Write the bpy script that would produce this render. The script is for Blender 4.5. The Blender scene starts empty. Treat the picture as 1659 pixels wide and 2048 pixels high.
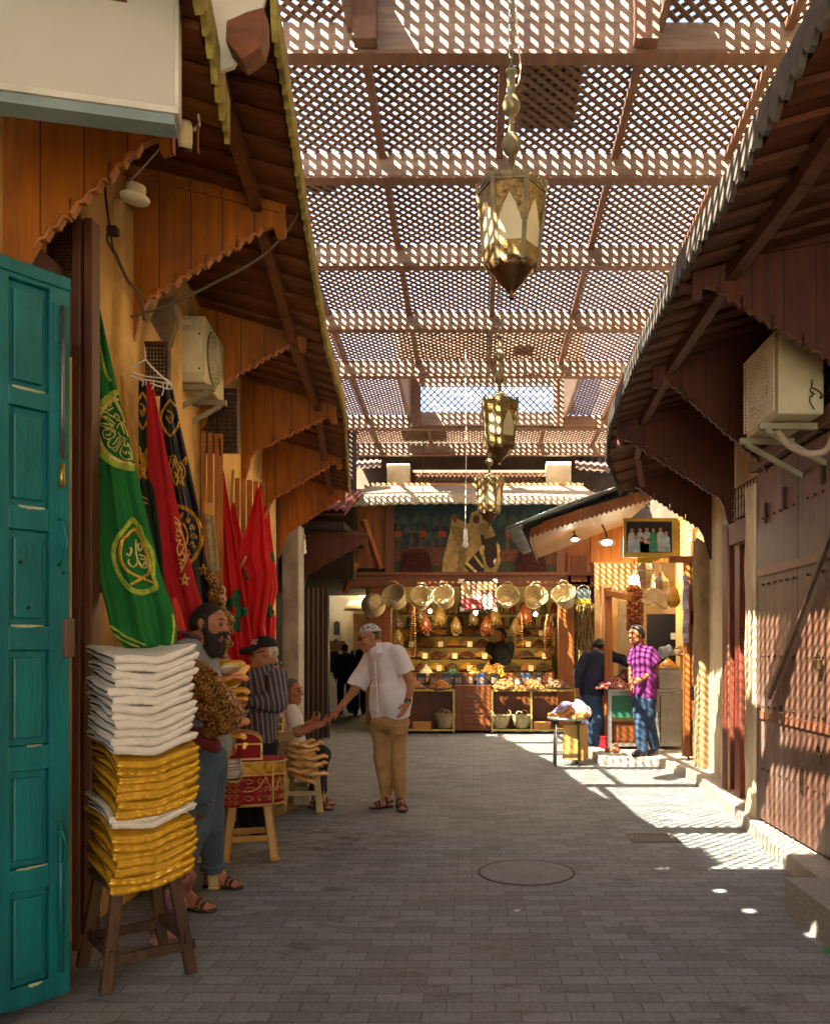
import bpy, bmesh, math, random
import numpy as np
from mathutils import Vector, Matrix
random.seed(7); RNG = np.random.default_rng(5)
sc = bpy.context.scene
COL = sc.collection
F, CX, CY, EYE = 1700.0, 947.0, 1300.0, 1.5
R = math.radians
def V(*a): return Vector(a if len(a) == 3 else a[0])
def P(px, py, D): return Vector(((px-CX)*D/F, D, EYE+(CY-py)*D/F))   # photo measurement -> place in the street
def PX(px, D): return (px-CX)*D/F
def PZ(py, D): return EYE+(CY-py)*D/F
def G(px, py):
    D = F*EYE/(py-CY); return Vector(((px-CX)*D/F, D, 0))
ORD = ['first','second','third','fourth','fifth','sixth','seventh','eighth','ninth','tenth','eleventh','twelfth','thirteenth','fourteenth','fifteenth','sixteenth','seventeenth','eighteenth']
# ------------------------------------------------------------------ materials
MATS = {}
def srgb(h):
    h = h.lstrip('#'); c = [int(h[i:i+2], 16)/255 for i in (0, 2, 4)]
    return tuple(x/12.92 if x <= .04045 else ((x+.055)/1.055)**2.4 for x in c)
class NT:
    def __init__(s, name):
        s.m = bpy.data.materials.new(name); s.m.use_nodes = True
        s.t = s.m.node_tree; s.b = s.t.nodes['Principled BSDF']
        s.tc = s.t.nodes.new('ShaderNodeTexCoord')
    def n(s, typ, **kw):
        nd = s.t.nodes.new('ShaderNode'+typ)
        for k, v in kw.items():
            if k in nd.inputs.keys() if isinstance(k, str) else False: s.put(nd.inputs[k], v)
            elif k.startswith('i') and k[1:].isdigit(): s.put(nd.inputs[int(k[1:])], v)
            else: setattr(nd, k, v)
        return nd
    def put(s, sock, v):
        if isinstance(v, bpy.types.NodeSocket): s.t.links.new(v, sock)
        elif isinstance(v, (tuple, list)) and sock.type == 'RGBA' and len(v) == 3: sock.default_value = (*v, 1)
        else: sock.default_value = v
    def coord(s, scale=(1,1,1), rot=(0,0,0)):
        mp = s.n('Mapping'); s.put(mp.inputs['Vector'], s.tc.outputs['Object'])
        mp.inputs['Scale'].default_value = scale; mp.inputs['Rotation'].default_value = rot
        return mp.outputs[0]
    def noise(s, vec, scale, detail=5, rough=.55):
        nd = s.n('TexNoise'); s.put(nd.inputs['Vector'], vec)
        nd.inputs['Scale'].default_value = scale; nd.inputs['Detail'].default_value = detail
        nd.inputs['Roughness'].default_value = rough
        return nd.outputs['Fac']
    def ramp(s, fac, stops):
        r = s.n('ValToRGB'); s.put(r.inputs[0], fac); e = r.color_ramp.elements
        while len(e) < len(stops): e.new(.5)
        for q, (p, c) in zip(e, stops):
            q.position = p; q.color = (*c, 1) if len(c) == 3 else c
        return r.outputs[0]
    def mix(s, fac, a, b, typ='MIX'):
        nd = s.n('Mix', data_type='RGBA', blend_type=typ)
        s.put(nd.inputs[0], fac); s.put(nd.inputs[6], a); s.put(nd.inputs[7], b)
        return nd.outputs[2]
    def math(s, op, a, b=0.0):
        nd = s.n('Math', operation=op); s.put(nd.inputs[0], a); s.put(nd.inputs[1], b)
        return nd.outputs[0]
    def sep(s, vec, i):
        nd = s.n('SeparateXYZ'); s.put(nd.inputs[0], vec); return nd.outputs[i]
    def bump(s, h, strength=.3, dist=.01):
        b = s.n('Bump'); b.inputs['Strength'].default_value = strength; b.inputs['Distance'].default_value = dist
        s.put(b.inputs['Height'], h); s.put(s.b.inputs['Normal'], b.outputs[0])
def mul(c, k): return tuple(min(1, x*k) for x in c)
def mk(name, col, rough=.65, metal=0, var=.25, vs=5, bump=.15, bs=60, stretch=(1,1,1), col2=None, stain=None, st_s=2.0, st_a=.6,
       sheen=0, plank=None, spec=.4, stripe=None, bdist=.006):
    if name in MATS: return MATS[name]
    if isinstance(col, str): col = srgb(col)
    if isinstance(col2, str): col2 = srgb(col2)
    if isinstance(stain, str): stain = srgb(stain)
    t = NT(name); v = t.coord(stretch)
    n1 = t.noise(v, vs)
    c = t.ramp(n1, [(.3, mul(col, 1-var)), (.7, col2 if col2 else mul(col, 1+var))])
    if stripe:                                        # woven stripes: (axis vector, period, width share, colour)
        ax, per, w, sc_ = stripe
        d = t.n('VectorMath', operation='DOT_PRODUCT'); t.put(d.inputs[0], t.tc.outputs['Object']); d.inputs[1].default_value = ax
        w1 = t.math('LESS_THAN', t.math('FRACT', t.math('DIVIDE', d.outputs['Value'], per)), w)
        c = t.mix(w1, c, srgb(sc_) if isinstance(sc_, str) else sc_)
    if stain:
        n2 = t.noise(t.coord((1, 1, .6)), st_s, 8, .65)
        c = t.mix(t.math('MULTIPLY', t.ramp(n2, [(.48, (0,0,0)), (.66, (1,1,1))]), st_a), c, stain)
    h = t.noise(v, bs, 3)
    if plank:                                         # board joints: (axis index, width, offset)
        ax, w, dk = plank
        q = t.math('FRACT', t.math('DIVIDE', t.math('ADD', t.sep(t.tc.outputs['Object'], ax), 50), w))
        ln = t.math('LESS_THAN', q, .045)
        fl = t.math('FLOOR', t.math('DIVIDE', t.math('ADD', t.sep(t.tc.outputs['Object'], ax), 50), w))
        wn = t.n('TexWhiteNoise', noise_dimensions='1D'); t.put(wn.inputs['W'], fl)
        c = t.mix(t.math('MULTIPLY', wn.outputs[0], .35), c, mul(col, .45))
        c = t.mix(ln, c, mul(col, dk))
        h = t.math('SUBTRACT', t.math('MULTIPLY', h, .3), t.math('MULTIPLY', ln, 1.0))
    t.put(t.b.inputs['Base Color'], c)
    t.b.inputs['Roughness'].default_value = rough; t.b.inputs['Metallic'].default_value = metal
    t.b.inputs['Specular IOR Level'].default_value = spec
    if sheen:
        t.b.inputs['Sheen Weight'].default_value = sheen; t.b.inputs['Sheen Roughness'].default_value = .4
        t.b.inputs['Sheen Tint'].default_value = (*mul(col, 2.2), 1)
    if bump: t.bump(h, bump, bdist)
    MATS[name] = t.m; return t.m
def glow(name, col, e):
    if name in MATS: return MATS[name]
    t = NT(name); t.b.inputs['Base Color'].default_value = (*col, 1)
    t.b.inputs['Emission Color'].default_value = (*col, 1); t.b.inputs['Emission Strength'].default_value = e
    MATS[name] = t.m; return t.m
def glass(name, col=(.9,.95,.9), rough=.08, alpha=.35):
    if name in MATS: return MATS[name]
    t = NT(name); t.b.inputs['Base Color'].default_value = (*col, 1); t.b.inputs['Roughness'].default_value = rough
    t.b.inputs['Alpha'].default_value = alpha
    MATS[name] = t.m; return t.m
# ------------------------------------------------------------------ mesh builder
def frame(d, up=(0,0,1)):
    d = Vector(d).normalized(); u = Vector(up)
    if abs(d.dot(u)) > .98: u = Vector((0,1,0))
    x = d.cross(u).normalized(); return x, x.cross(d).normalized(), d
class MB:
    def __init__(s): s.v = []; s.f = []; s.sm = []; s.uvw = None
    def add(s, vs, fs, smooth=False):
        o = len(s.v); s.v += [Vector(v) for v in vs]
        s.f += [tuple(i+o for i in f) for f in fs]; s.sm += [smooth]*len(fs); return s
    def box(s, c, size, M=None):
        c = Vector(c); x, y, z = [q/2 for q in size]; vs = []
        for k in ((-1,-1,-1),(1,-1,-1),(1,1,-1),(-1,1,-1),(-1,-1,1),(1,-1,1),(1,1,1),(-1,1,1)):
            p = Vector((k[0]*x, k[1]*y, k[2]*z)); vs.append(c+(M @ p if M else p))
        return s.add(vs, [(3,2,1,0),(4,5,6,7),(0,1,5,4),(1,2,6,5),(2,3,7,6),(3,0,4,7)])
    def box2(s, a, b):
        a, b = Vector(a), Vector(b); return s.box((a+b)/2, [abs(q) for q in (b-a)])
    def bar(s, a, b, w, h, up=(0,0,1)):
        a, b = Vector(a), Vector(b); x, y, d = frame(b-a, up); vs = []
        for e in (a, b):
            for i, j in ((-1,-1),(1,-1),(1,1),(-1,1)): vs.append(e+x*(i*w/2)+y*(j*h/2))
        return s.add(vs, [(0,1,2,3),(7,6,5,4),(0,4,5,1),(1,5,6,2),(2,6,7,3),(3,7,4,0)])
    def hexa(s, q):            # eight corners: bottom ring, top ring
        return s.add(q, [(3,2,1,0),(4,5,6,7),(0,1,5,4),(1,2,6,5),(2,3,7,6),(3,0,4,7)])
    def tube(s, pts, r, n=8, cap=True, flat=None):
        pts = [Vector(p) for p in pts]; vs = []; m = len(pts); rr = r if isinstance(r, (list, tuple)) else [r]*m
        for i, p in enumerate(pts):
            d = pts[min(i+1, m-1)]-pts[max(i-1, 0)]
            if d.length < 1e-7: d = Vector((0,0,1))
            x, y, _ = frame(d, (.13,.21,.97))
            for k in range(n):
                a = 2*math.pi*k/n; vs.append(p+x*(rr[i]*math.cos(a))+y*(rr[i]*math.sin(a)))
        fs = [(i*n+k, i*n+(k+1) % n, (i+1)*n+(k+1) % n, (i+1)*n+k) for i in range(m-1) for k in range(n)]
        if cap: fs += [tuple(range(n-1, -1, -1)), tuple((m-1)*n+k for k in range(n))]
        return s.add(vs, fs, True)
    def lathe(s, c, prof, n=20, M=None, sx=1, sy=1, smooth=True, cap=True):
        c = Vector(c); vs = []; m = len(prof)
        for r, z in prof:
            for k in range(n):
                a = 2*math.pi*(k+.5)/n; p = Vector((r*sx*math.cos(a), r*sy*math.sin(a), z)); vs.append(c+(M @ p if M else p))
        fs = [(i*n+k, i*n+(k+1) % n, (i+1)*n+(k+1) % n, (i+1)*n+k) for i in range(m-1) for k in range(n)]
        if cap and prof[0][0] > 1e-5: fs.append(tuple(range(n-1, -1, -1)))
        if cap and prof[-1][0] > 1e-5: fs.append(tuple((m-1)*n+k for k in range(n)))
        return s.add(vs, fs, smooth)
    def prism(s, poly, t):     # planar polygon (world points) given thickness vector t
        poly = [Vector(p) for p in poly]; t = Vector(t); n = len(poly)
        vs = poly+[p+t for p in poly]
        return s.add(vs, [tuple(range(n-1, -1, -1)), tuple(range(n, 2*n))]+[(i, (i+1) % n, n+(i+1) % n, n+i) for i in range(n)])
    def grid(s, f, nu, nv, smooth=True, close=False):
        vs = [f(i/(nu-1), j/(nv-1)) for j in range(nv) for i in range(nu)]
        return s.add(vs, [(j*nu+i, j*nu+i+1, (j+1)*nu+i+1, (j+1)*nu+i) for j in range(nv-1) for i in range(nu-1)], smooth)
    def ball(s, c, r, n=8, M=None, sc3=(1,1,1)):
        m = max(4, n*2//3); c = Vector(c); vs = []
        for i in range(m+1):
            th = math.pi*i/m
            for k in range(n):
                a = 2*math.pi*k/n
                p = Vector((r*sc3[0]*math.sin(th)*math.cos(a), r*sc3[1]*math.sin(th)*math.sin(a), -r*sc3[2]*math.cos(th)))
                vs.append(c+(M @ p if M else p))
        return s.add(vs, [(i*n+k, i*n+(k+1) % n, (i+1)*n+(k+1) % n, (i+1)*n+k) for i in range(m) for k in range(n)], True)
    def build(s, name, mat, parent=None, bevel=0, local=False, recalc=True, solid=0, subd=0):
        off = Vector((0,0,0))
        if parent is not None and not local:
            q = parent
            while q is not None: off += q.location; q = q.parent
        me = bpy.data.meshes.new(name)
        me.from_pydata([tuple(v-off) for v in s.v], [], s.f)
        me.polygons.foreach_set('use_smooth', s.sm)
        if recalc:
            bm = bmesh.new(); bm.from_mesh(me); bmesh.ops.remove_doubles(bm, verts=bm.verts, dist=1e-6)
            bmesh.ops.recalc_face_normals(bm, faces=bm.faces); bm.to_mesh(me); bm.free()
        me.materials.append(mat); me.update()
        o = bpy.data.objects.new(name, me); COL.objects.link(o)
        if parent is not None: o.parent = parent
        if bevel:
            b = o.modifiers.new('bevel', 'BEVEL'); b.width = bevel; b.segments = 2; b.limit_method = 'ANGLE'
        if solid:
            b = o.modifiers.new('solid', 'SOLIDIFY'); b.thickness = solid; b.offset = 0
        if subd:
            b = o.modifiers.new('sub', 'SUBSURF'); b.levels = subd; b.render_levels = subd
        return o
def tag(o, label, cat, group=None):
    o['label'] = label; o['category'] = cat
    if group: o['group'] = group
    return o
def base_origin(o):            # put a one-mesh thing's origin at the middle of its base
    me = o.data; vs = [v.co for v in me.vertices]
    lo = Vector([min(v[i] for v in vs) for i in range(3)]); hi = Vector([max(v[i] for v in vs) for i in range(3)])
    c = Vector(((lo.x+hi.x)/2, (lo.y+hi.y)/2, lo.z)); me.transform(Matrix.Translation(-c)); o.location = c; return o
def solo(mb, name, mat, label, cat, group=None, **kw):
    return tag(base_origin(mb.build(name, mat, None, **kw)), label, cat, group)
def struct(mb, name, mat, **kw):
    o = mb.build(name, mat, None, **kw); o['kind'] = 'structure'; return o
def thing(name, label, cat, loc=(0,0,0), rz=0, group=None):
    o = bpy.data.objects.new(name, None); COL.objects.link(o); o.empty_display_size = .1
    o.location = loc; o.rotation_euler = (0,0,rz); return tag(o, label, cat, group)
KIDS = {}
def dup(o, loc=None, rz=None, label=None, scale=None, top=True, par=None):
    c = o.copy(); COL.objects.link(c)
    if top:
        if loc is not None: c.location = loc
        if rz is not None: c.rotation_euler = (0,0,rz)
        if scale is not None: c.scale = (scale,)*3 if not isinstance(scale, tuple) else scale
        if label: c['label'] = label
    else: c.parent = par
    for ch in [q for q in COL.objects if q.parent == o]: dup(ch, top=False, par=c)
    return c
# ------------------------------------------------------------------ implicit surfaces for bodies and soft things
class SDF:
    def __init__(s): s.ops = []
    def cone(s, a, b, ra, rb, k=.02, cut=None, sub=False):
        s.ops.append(('c', np.array(a, float), np.array(b, float), ra, rb, k, cut, sub)); return s
    def chain(s, pts, rs, k=.02):
        for i in range(len(pts)-1): s.cone(pts[i], pts[i+1], rs[i], rs[i+1], k)
        return s
    def ball(s, c, r, k=.02, sub=False): return s.cone(c, Vector(c)+Vector((0,0,1e-4)), r, r, k, None, sub)
    def ell(s, c, ax, rad, k=.02, cut=None, sub=False):
        s.ops.append(('e', np.array(c, float), np.array([list(a) for a in ax], float), np.array(rad, float), k, cut, sub)); return s
    def mesh(s, h, wob=0, wf=9.0, ax=(0,0,1), seed=0, fold=0):
        lo = np.full(3, 1e9); hi = -lo; bb = []
        for o in s.ops:
            if o[0] == 'c':
                r = max(o[3], o[4]); l = np.minimum(o[1]-o[3], o[2]-o[4]); u = np.maximum(o[1]+o[3], o[2]+o[4]); k = o[5]
            else:
                e = np.sqrt(((o[2]*o[3][:, None])**2).sum(0)); l = o[1]-e; u = o[1]+e; k = o[4]
            mg = k*1.2+3*h+wob*1.5; bb.append((l-mg, u+mg))
            if not o[-1]: lo = np.minimum(lo, l); hi = np.maximum(hi, u)
        lo -= 4*h+wob*2; hi += 4*h+wob*2
        n = np.ceil((hi-lo)/h).astype(int)+1
        Fd = np.full(n, .5, np.float32)
        gx = [(lo[i]+h*np.arange(n[i])).astype(np.float32) for i in range(3)]
        for o, (l, u) in zip(s.ops, bb):
            i0 = np.clip(np.floor((l-lo)/h).astype(int), 0, n); i1 = np.clip(np.ceil((u-lo)/h).astype(int)+1, 0, n)
            if (i1 <= i0).any(): continue
            sl = tuple(slice(a, b) for a, b in zip(i0, i1))
            X = np.stack(np.meshgrid(*[gx[i][sl[i]] for i in range(3)], indexing='ij'), -1)
            if o[0] == 'c':
                _, a, b, ra, rb, k, cut, sub = o; ba = b-a; L2 = max((ba*ba).sum(), 1e-12)
                t = np.clip(((X-a.astype(np.float32)) @ ba.astype(np.float32))/L2, 0, 1)
                d = np.sqrt(((X-a.astype(np.float32)-t[..., None]*ba.astype(np.float32))**2).sum(-1))-(ra+(rb-ra)*t)
            else:
                _, c, A, rad, k, cut, sub = o; q = (X-c.astype(np.float32)) @ A.T.astype(np.float32)
                k0 = np.sqrt(((q/rad)**2).sum(-1))+1e-6; k1 = np.sqrt(((q/rad**2)**2).sum(-1))+1e-6; d = k0*(k0-1)/k1
            if cut is not None:
                for cp, cn in (cut if isinstance(cut, list) else [cut]):
                    cn = np.array(cn, float); cn /= np.linalg.norm(cn)
                    d = np.maximum(d, (X-np.array(cp, np.float32)) @ cn.astype(np.float32))
            g = Fd[sl]
            if sub:
                hh = np.clip(.5-.5*(d+g)/k, 0, 1); Fd[sl] = g*(1-hh)+(-d)*hh+k*hh*(1-hh)
            else:
                hh = np.clip(.5+.5*(g-d)/k, 0, 1); Fd[sl] = g*(1-hh)+d*hh-k*hh*(1-hh)
        if wob:
            X = np.stack(np.meshgrid(*gx, indexing='ij'), -1); rg = np.random.default_rng(seed)
            for q in range(6):
                w = rg.normal(size=3); w *= wf*(.6+.35*q)/np.linalg.norm(w)
                if fold: w *= np.array([1,1,1])*(1-fold)+fold*(1-np.abs(np.array(ax)))
                Fd += (wob/2.4/(1+.25*q))*np.sin((X @ w.astype(np.float32))+rg.uniform(0, 6.28)+1.3*np.sin((X @ rg.normal(size=3).astype(np.float32))*wf*.4)).astype(np.float32)
        return surfnets(Fd, lo, h)
    def build(s, name, mat, parent, h=.009, **kw):
        v, f = s.mesh(h, **kw); mb = MB(); mb.v = [Vector(q) for q in v.tolist()]; mb.f = [tuple(q) for q in f.tolist()]; mb.sm = [True]*len(mb.f)
        return mb.build(name, mat, parent, recalc=False)
def surfnets(Fd, lo, h):
    n = np.array(Fd.shape); ins = Fd < 0
    cnt = np.zeros(n-1, np.int32); acc = np.zeros((*(n-1), 3), np.float32)
    corners = [(i, j, k) for i in (0,1) for j in (0,1) for k in (0,1)]
    sl = lambda c: tuple(slice(c[i], n[i]-1+c[i]) for i in range(3))
    tot = sum(ins[sl(c)].astype(np.int8) for c in corners)
    act = (tot > 0) & (tot < 8)
    ids = np.argwhere(act); idx = np.full(n-1, -1, np.int64); idx[act] = np.arange(len(ids))
    vals = np.stack([Fd[sl(c)][act] for c in corners], -1)
    pos = np.zeros((len(ids), 3)); ct = np.zeros(len(ids)); ca = np.array(corners, float)
    for a in range(8):
        for b in range(a+1, 8):
            if np.abs(ca[a]-ca[b]).sum() != 1: continue
            va, vb = vals[:, a], vals[:, b]; m = (va < 0) != (vb < 0)
            t = np.where(m, va/np.where(va-vb == 0, 1, va-vb), 0)
            pos += np.where(m[:, None], ca[a]+(ca[b]-ca[a])*t[:, None], 0); ct += m
    pos /= ct[:, None]; verts = lo+h*(ids+pos); quads = []
    for ax in range(3):
        b, c = (ax+1) % 3, (ax+2) % 3
        s0 = [slice(0, None)]*3; s1 = [slice(0, None)]*3; s0[ax] = slice(0, n[ax]-1); s1[ax] = slice(1, n[ax])
        A, B = ins[tuple(s0)], ins[tuple(s1)]; e = np.argwhere(A != B)
        ok = (e[:, b] > 0) & (e[:, c] > 0) & (e[:, b] < n[b]-1) & (e[:, c] < n[c]-1) & (e[:, ax] < n[ax]-1); e = e[ok]
        fl = A[tuple(e.T)]
        def g(db, dc):
            q = e.copy(); q[:, b] += db; q[:, c] += dc; return idx[tuple(q.T)]
        Q = np.stack([g(-1,-1), g(0,-1), g(0,0), g(-1,0)], -1)
        Q[~fl] = Q[~fl][:, ::-1]; quads.append(Q[(Q >= 0).all(1)])
    return verts, np.concatenate(quads)
# ------------------------------------------------------------------ camera, sun, sky
cam = bpy.data.cameras.new('camera'); camo = bpy.data.objects.new('camera', cam); COL.objects.link(camo); sc.camera = camo
camo.location = (0, 0, EYE); camo.rotation_euler = (R(90), 0, 0)
cam.sensor_fit = 'HORIZONTAL'; cam.sensor_width = 36; cam.lens = 36*F/1659
cam.shift_x = -(CX-829.5)/1659; cam.shift_y = (CY-1024)/1659; cam.clip_start = .05; cam.clip_end = 500
SUN = Vector((.585, .59, -1.0)).normalized()
sl = bpy.data.lights.new('sun', 'SUN'); so = bpy.data.objects.new('sun', sl); COL.objects.link(so)
sl.energy = 5.0; sl.angle = R(.42); sl.color = (1, .90, .72)
so.rotation_euler = (-SUN).to_track_quat('Z', 'Y').to_euler(); so.location = (-6, -4, 12)
w = bpy.data.worlds.new('World'); sc.world = w; w.use_nodes = True
sky = w.node_tree.nodes.new('ShaderNodeTexSky'); sky.sky_type = 'NISHITA'; sky.sun_disc = False
sky.sun_elevation = math.asin(-SUN.z); sky.sun_rotation = math.atan2(-SUN.x, -SUN.y)
sky.dust_density = 5.0; sky.air_density = .75
w.node_tree.links.new(sky.outputs[0], w.node_tree.nodes['Background'].inputs[0])
w.node_tree.nodes['Background'].inputs[1].default_value = .045
sc.view_settings.view_transform = 'Standard'; sc.view_settings.look = 'None'
sc.view_settings.exposure = 4.5; sc.view_settings.gamma = 1
sc.cycles.max_bounces = 10; sc.cycles.diffuse_bounces = 6; sc.cycles.use_denoising = True
sc.cycles.sample_clamp_indirect = 8
# ------------------------------------------------------------------ materials of the setting
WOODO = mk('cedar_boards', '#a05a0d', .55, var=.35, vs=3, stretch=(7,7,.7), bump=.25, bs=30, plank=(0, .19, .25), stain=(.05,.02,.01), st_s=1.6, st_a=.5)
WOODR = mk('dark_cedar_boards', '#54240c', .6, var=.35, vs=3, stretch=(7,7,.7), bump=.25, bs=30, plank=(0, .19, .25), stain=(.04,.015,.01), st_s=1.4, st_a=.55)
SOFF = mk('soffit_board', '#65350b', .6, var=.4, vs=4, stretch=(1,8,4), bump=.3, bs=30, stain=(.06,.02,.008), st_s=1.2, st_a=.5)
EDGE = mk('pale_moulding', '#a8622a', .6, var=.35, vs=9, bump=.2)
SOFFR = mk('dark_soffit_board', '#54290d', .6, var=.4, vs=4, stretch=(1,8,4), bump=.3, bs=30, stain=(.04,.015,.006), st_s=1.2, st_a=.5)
BEAM = mk('beam_wood', '#776253', .6, var=.35, vs=3, stretch=(.8,8,8), bump=.25, bs=40, stain='#5a3c2a', st_s=1.5, st_a=.6)
BATT = mk('batten_wood', '#674736', .6, var=.3, vs=3, stretch=(8,.8,8), bump=.25, bs=40)
LATT = mk('lattice_slat', '#5d4636', .65, var=.35, vs=6, bump=.1, bs=30, stain='#6d5a48', st_s=1.3, st_a=.5)
PLAST = mk('ochre_plaster', '#d3aa67', .9, var=.12, vs=2, bump=.35, bs=14, stain='#7d5c30', st_s=1.9, st_a=.8, bdist=.014)
PLASTP = mk('pale_plaster', '#cdbb94', .9, var=.15, vs=2, bump=.4, bs=14, stain='#7d6748', st_s=1.5, st_a=.6, bdist=.012)
PLASTG = mk('grey_plaster', '#8f8b86', .9, var=.18, vs=3, bump=.4, bs=18, stain='#5d554e', st_s=2.5, st_a=.6)
DARKW = mk('dark_shade_wall', '#241a13', .9, var=.4, vs=4, bump=.3, bs=20)  # near-black brown; shade of passage, gaps and openings put into the colour
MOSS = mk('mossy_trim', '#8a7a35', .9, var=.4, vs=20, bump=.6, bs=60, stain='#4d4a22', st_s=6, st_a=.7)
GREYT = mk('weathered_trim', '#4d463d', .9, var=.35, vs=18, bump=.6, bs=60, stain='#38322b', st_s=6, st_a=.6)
TILE = mk('roof_tile', '#5b4a3a', .85, var=.4, vs=8, bump=.4, bs=20)
IRON = mk('dark_iron', '#2e2118', .55, .6, var=.4, vs=12, bump=.3, bs=50, stain='#5a351c', st_s=5, st_a=.5)
RUST = mk('rusty_sheet', '#6a5344', .75, .2, var=.4, vs=3, bump=.2, bs=20, stain='#3a2015', st_s=1.6, st_a=.7)
KERB = mk('kerb_stone', '#a99f90', .85, var=.2, vs=6, bump=.35, bs=40, stain='#6e645a', st_s=3, st_a=.5)
GRAN = mk('granite', '#8b8a84', .7, var=.35, vs=60, bump=.1, bs=90)
CLOTHP = mk('awning_canvas', '#9a8e7a', .9, var=.12, vs=5, bump=.15, bs=30, stain='#9a8a72', st_s=2, st_a=.4)
def paving():
    t = NT('brick_paving'); v = t.tc.outputs['Object']
    wv = t.n('VectorMath', operation='ADD'); t.put(wv.inputs[0], v)
    ns = t.n('TexNoise'); t.put(ns.inputs['Vector'], v); ns.inputs['Scale'].default_value = 3.0
    sm = t.n('VectorMath', operation='SCALE'); t.put(sm.inputs[0], ns.outputs['Color']); sm.inputs['Scale'].default_value = .022
    t.put(wv.inputs[1], sm.outputs[0])
    b = t.n('TexBrick'); t.put(b.inputs['Vector'], wv.outputs[0])
    for k, q in (('Scale', 1.0), ('Mortar Size', .0035), ('Mortar Smooth', .3), ('Bias', 0.0), ('Brick Width', .205), ('Row Height', .098)): b.inputs[k].default_value = q
    b.inputs['Color1'].default_value = (*srgb('#858f93'), 1); b.inputs['Color2'].default_value = (*srgb('#6b7377'), 1)
    b.inputs['Mortar'].default_value = (*srgb('#544f49'), 1)
    big = t.noise(v, .9, 8, .62); mid = t.noise(t.coord((1, 2.2, 1)), 2.6, 8, .7); fine = t.noise(v, 55, 4)
    c = t.mix(t.ramp(big, [(.35, (0,0,0)), (.72, (.75,.75,.75))]), b.outputs['Color'], t.mix(.5, b.outputs['Color'], srgb('#958d82')))
    c = t.mix(t.ramp(mid, [(.56, (0,0,0)), (.68, (.8,.8,.8))]), c, srgb('#3d3834'))
    c = t.mix(t.ramp(fine, [(.35, (.35,.35,.35)), (.6, (0,0,0))]), c, srgb('#4d4640'))
    # a darker blotchy patch by the stools
    d = t.n('VectorMath', operation='DISTANCE'); t.put(d.inputs[0], v); d.inputs[1].default_value = (-1.15, 6.6, 0)
    patch = t.math('MULTIPLY', t.ramp(d.outputs['Value'], [(.25, (1,1,1)), (1.0, (0,0,0))]), t.ramp(t.noise(t.coord((1,2,1)), 4.5, 8, .7), [(.5, (0,0,0)), (.6, (.75,.75,.75))]))
    c = t.mix(patch, c, srgb('#2a221f'))
    t.put(t.b.inputs['Base Color'], c)
    t.put(t.b.inputs['Roughness'], t.ramp(mid, [(.4, (.82,)*3), (.7, (.55,)*3)]))
    t.b.inputs['Specular IOR Level'].default_value = .3
    h = t.math('ADD', t.math('MULTIPLY', b.outputs['Fac'], -.9), t.math('ADD', t.math('MULTIPLY', fine, .35), t.math('MULTIPLY', mid, .5)))
    t.bump(h, .45, .007); return t.m
PAVE = paving()
# ------------------------------------------------------------------ ground
struct(MB().add([(-70,-70,0),(70,-70,0),(70,70,0),(-70,70,0)], [(0,1,2,3)]), 'ground', PAVE)
kb = [(2.10,4.95),(2.12,5.85),(2.2,6.6),(2.35,8.0),(2.5,9.75),(2.36,10.9),(1.62,10.98),(1.62,13.6),(3.9,13.6),(3.9,4.95)]
struct(MB().prism([(x,y,-.02) for x, y in kb], (0,0,.14)), 'pavement', KERB, bevel=.012)
struct(MB().box2((1.78,2.6,-.02),(2.6,4.86,.2)), 'doorstep', GRAN, bevel=.008)
# manhole cover and drain
t_ = thing('manhole_cover', 'large round manhole cover set flush in the brick paving mid street', 'manhole cover', (.354,5.73,0))
MB().lathe((0,0,0), [(.328,.0),(.328,.005),(.314,.005),(.314,0)], 40, cap=False).build('rim', mk('manhole_rim', '#4d453c', .75, .1), t_, local=True)
mb = MB().lathe((0,0,0), [(0,0),(.312,0),(.312,.0045),(0,.0045)], 40, smooth=False)
mb.build('lid', mk('manhole_lid', '#818382', .85, var=.15, vs=9, bump=.3, stain='#72706c', st_s=4), t_, local=True)
g0 = G(1305, 1677)
t_ = thing('drain_grate', 'rectangular slotted iron drain grate in the paving by the sunlit strip', 'drain', g0)
mb = MB()
for s in (-1, 1): mb.box((0, s*.15, .003), (.36, .02, .006)); mb.box((s*.18, 0, .003), (.02, .32, .006))
mb.build('frame', mk('grate_iron', '#5b524a', .6, .4, var=.3), t_, local=True)
mb = MB()
for i in range(11): mb.bar((-.155+.031*i, -.14, .004), (-.155+.031*i+.02, .14, .004), .014, .006)
mb.build('bars', MATS['grate_iron'], t_, local=True)
# ------------------------------------------------------------------ street walls
def wallrun(pts, side, z0, z1, th=.3):
    mb = MB(); n = len(pts)
    for i in range(n-1):
        (xa, ya), (xb, yb) = pts[i], pts[i+1]
        mb.hexa([(xa,ya,z0),(xb,yb,z0),(xb+side*th,yb,z0),(xa+side*th,ya,z0),(xa,ya,z1),(xb,yb,z1),(xb+side*th,yb,z1),(xa+side*th,ya,z1)])
    return mb
LW = [(-2.05,-6),(-2.05,3.75),(-2.1,5.1),(-2.22,6.89),(-2.4,8.78),(-2.61,10.5),(-2.86,12.3)]
t_ = thing('shop_house', 'long ochre plastered house front behind the hanging robes and flags', 'house', (-2.3,3.5,0))
wallrun(LW, -1, 0, 5.15).build('wall', PLAST, t_)
RW = [(2.42,-6),(2.42,7.0),(2.6,8.6),(2.75,10.05)]
t_r = thing('closed_shop_house', 'shaded house front with closed shutters on the sunlit side', 'house', (2.6,6,0))
wallrun(RW, 1, 0, 6.4).build('wall', PLASTP, t_r)
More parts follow.
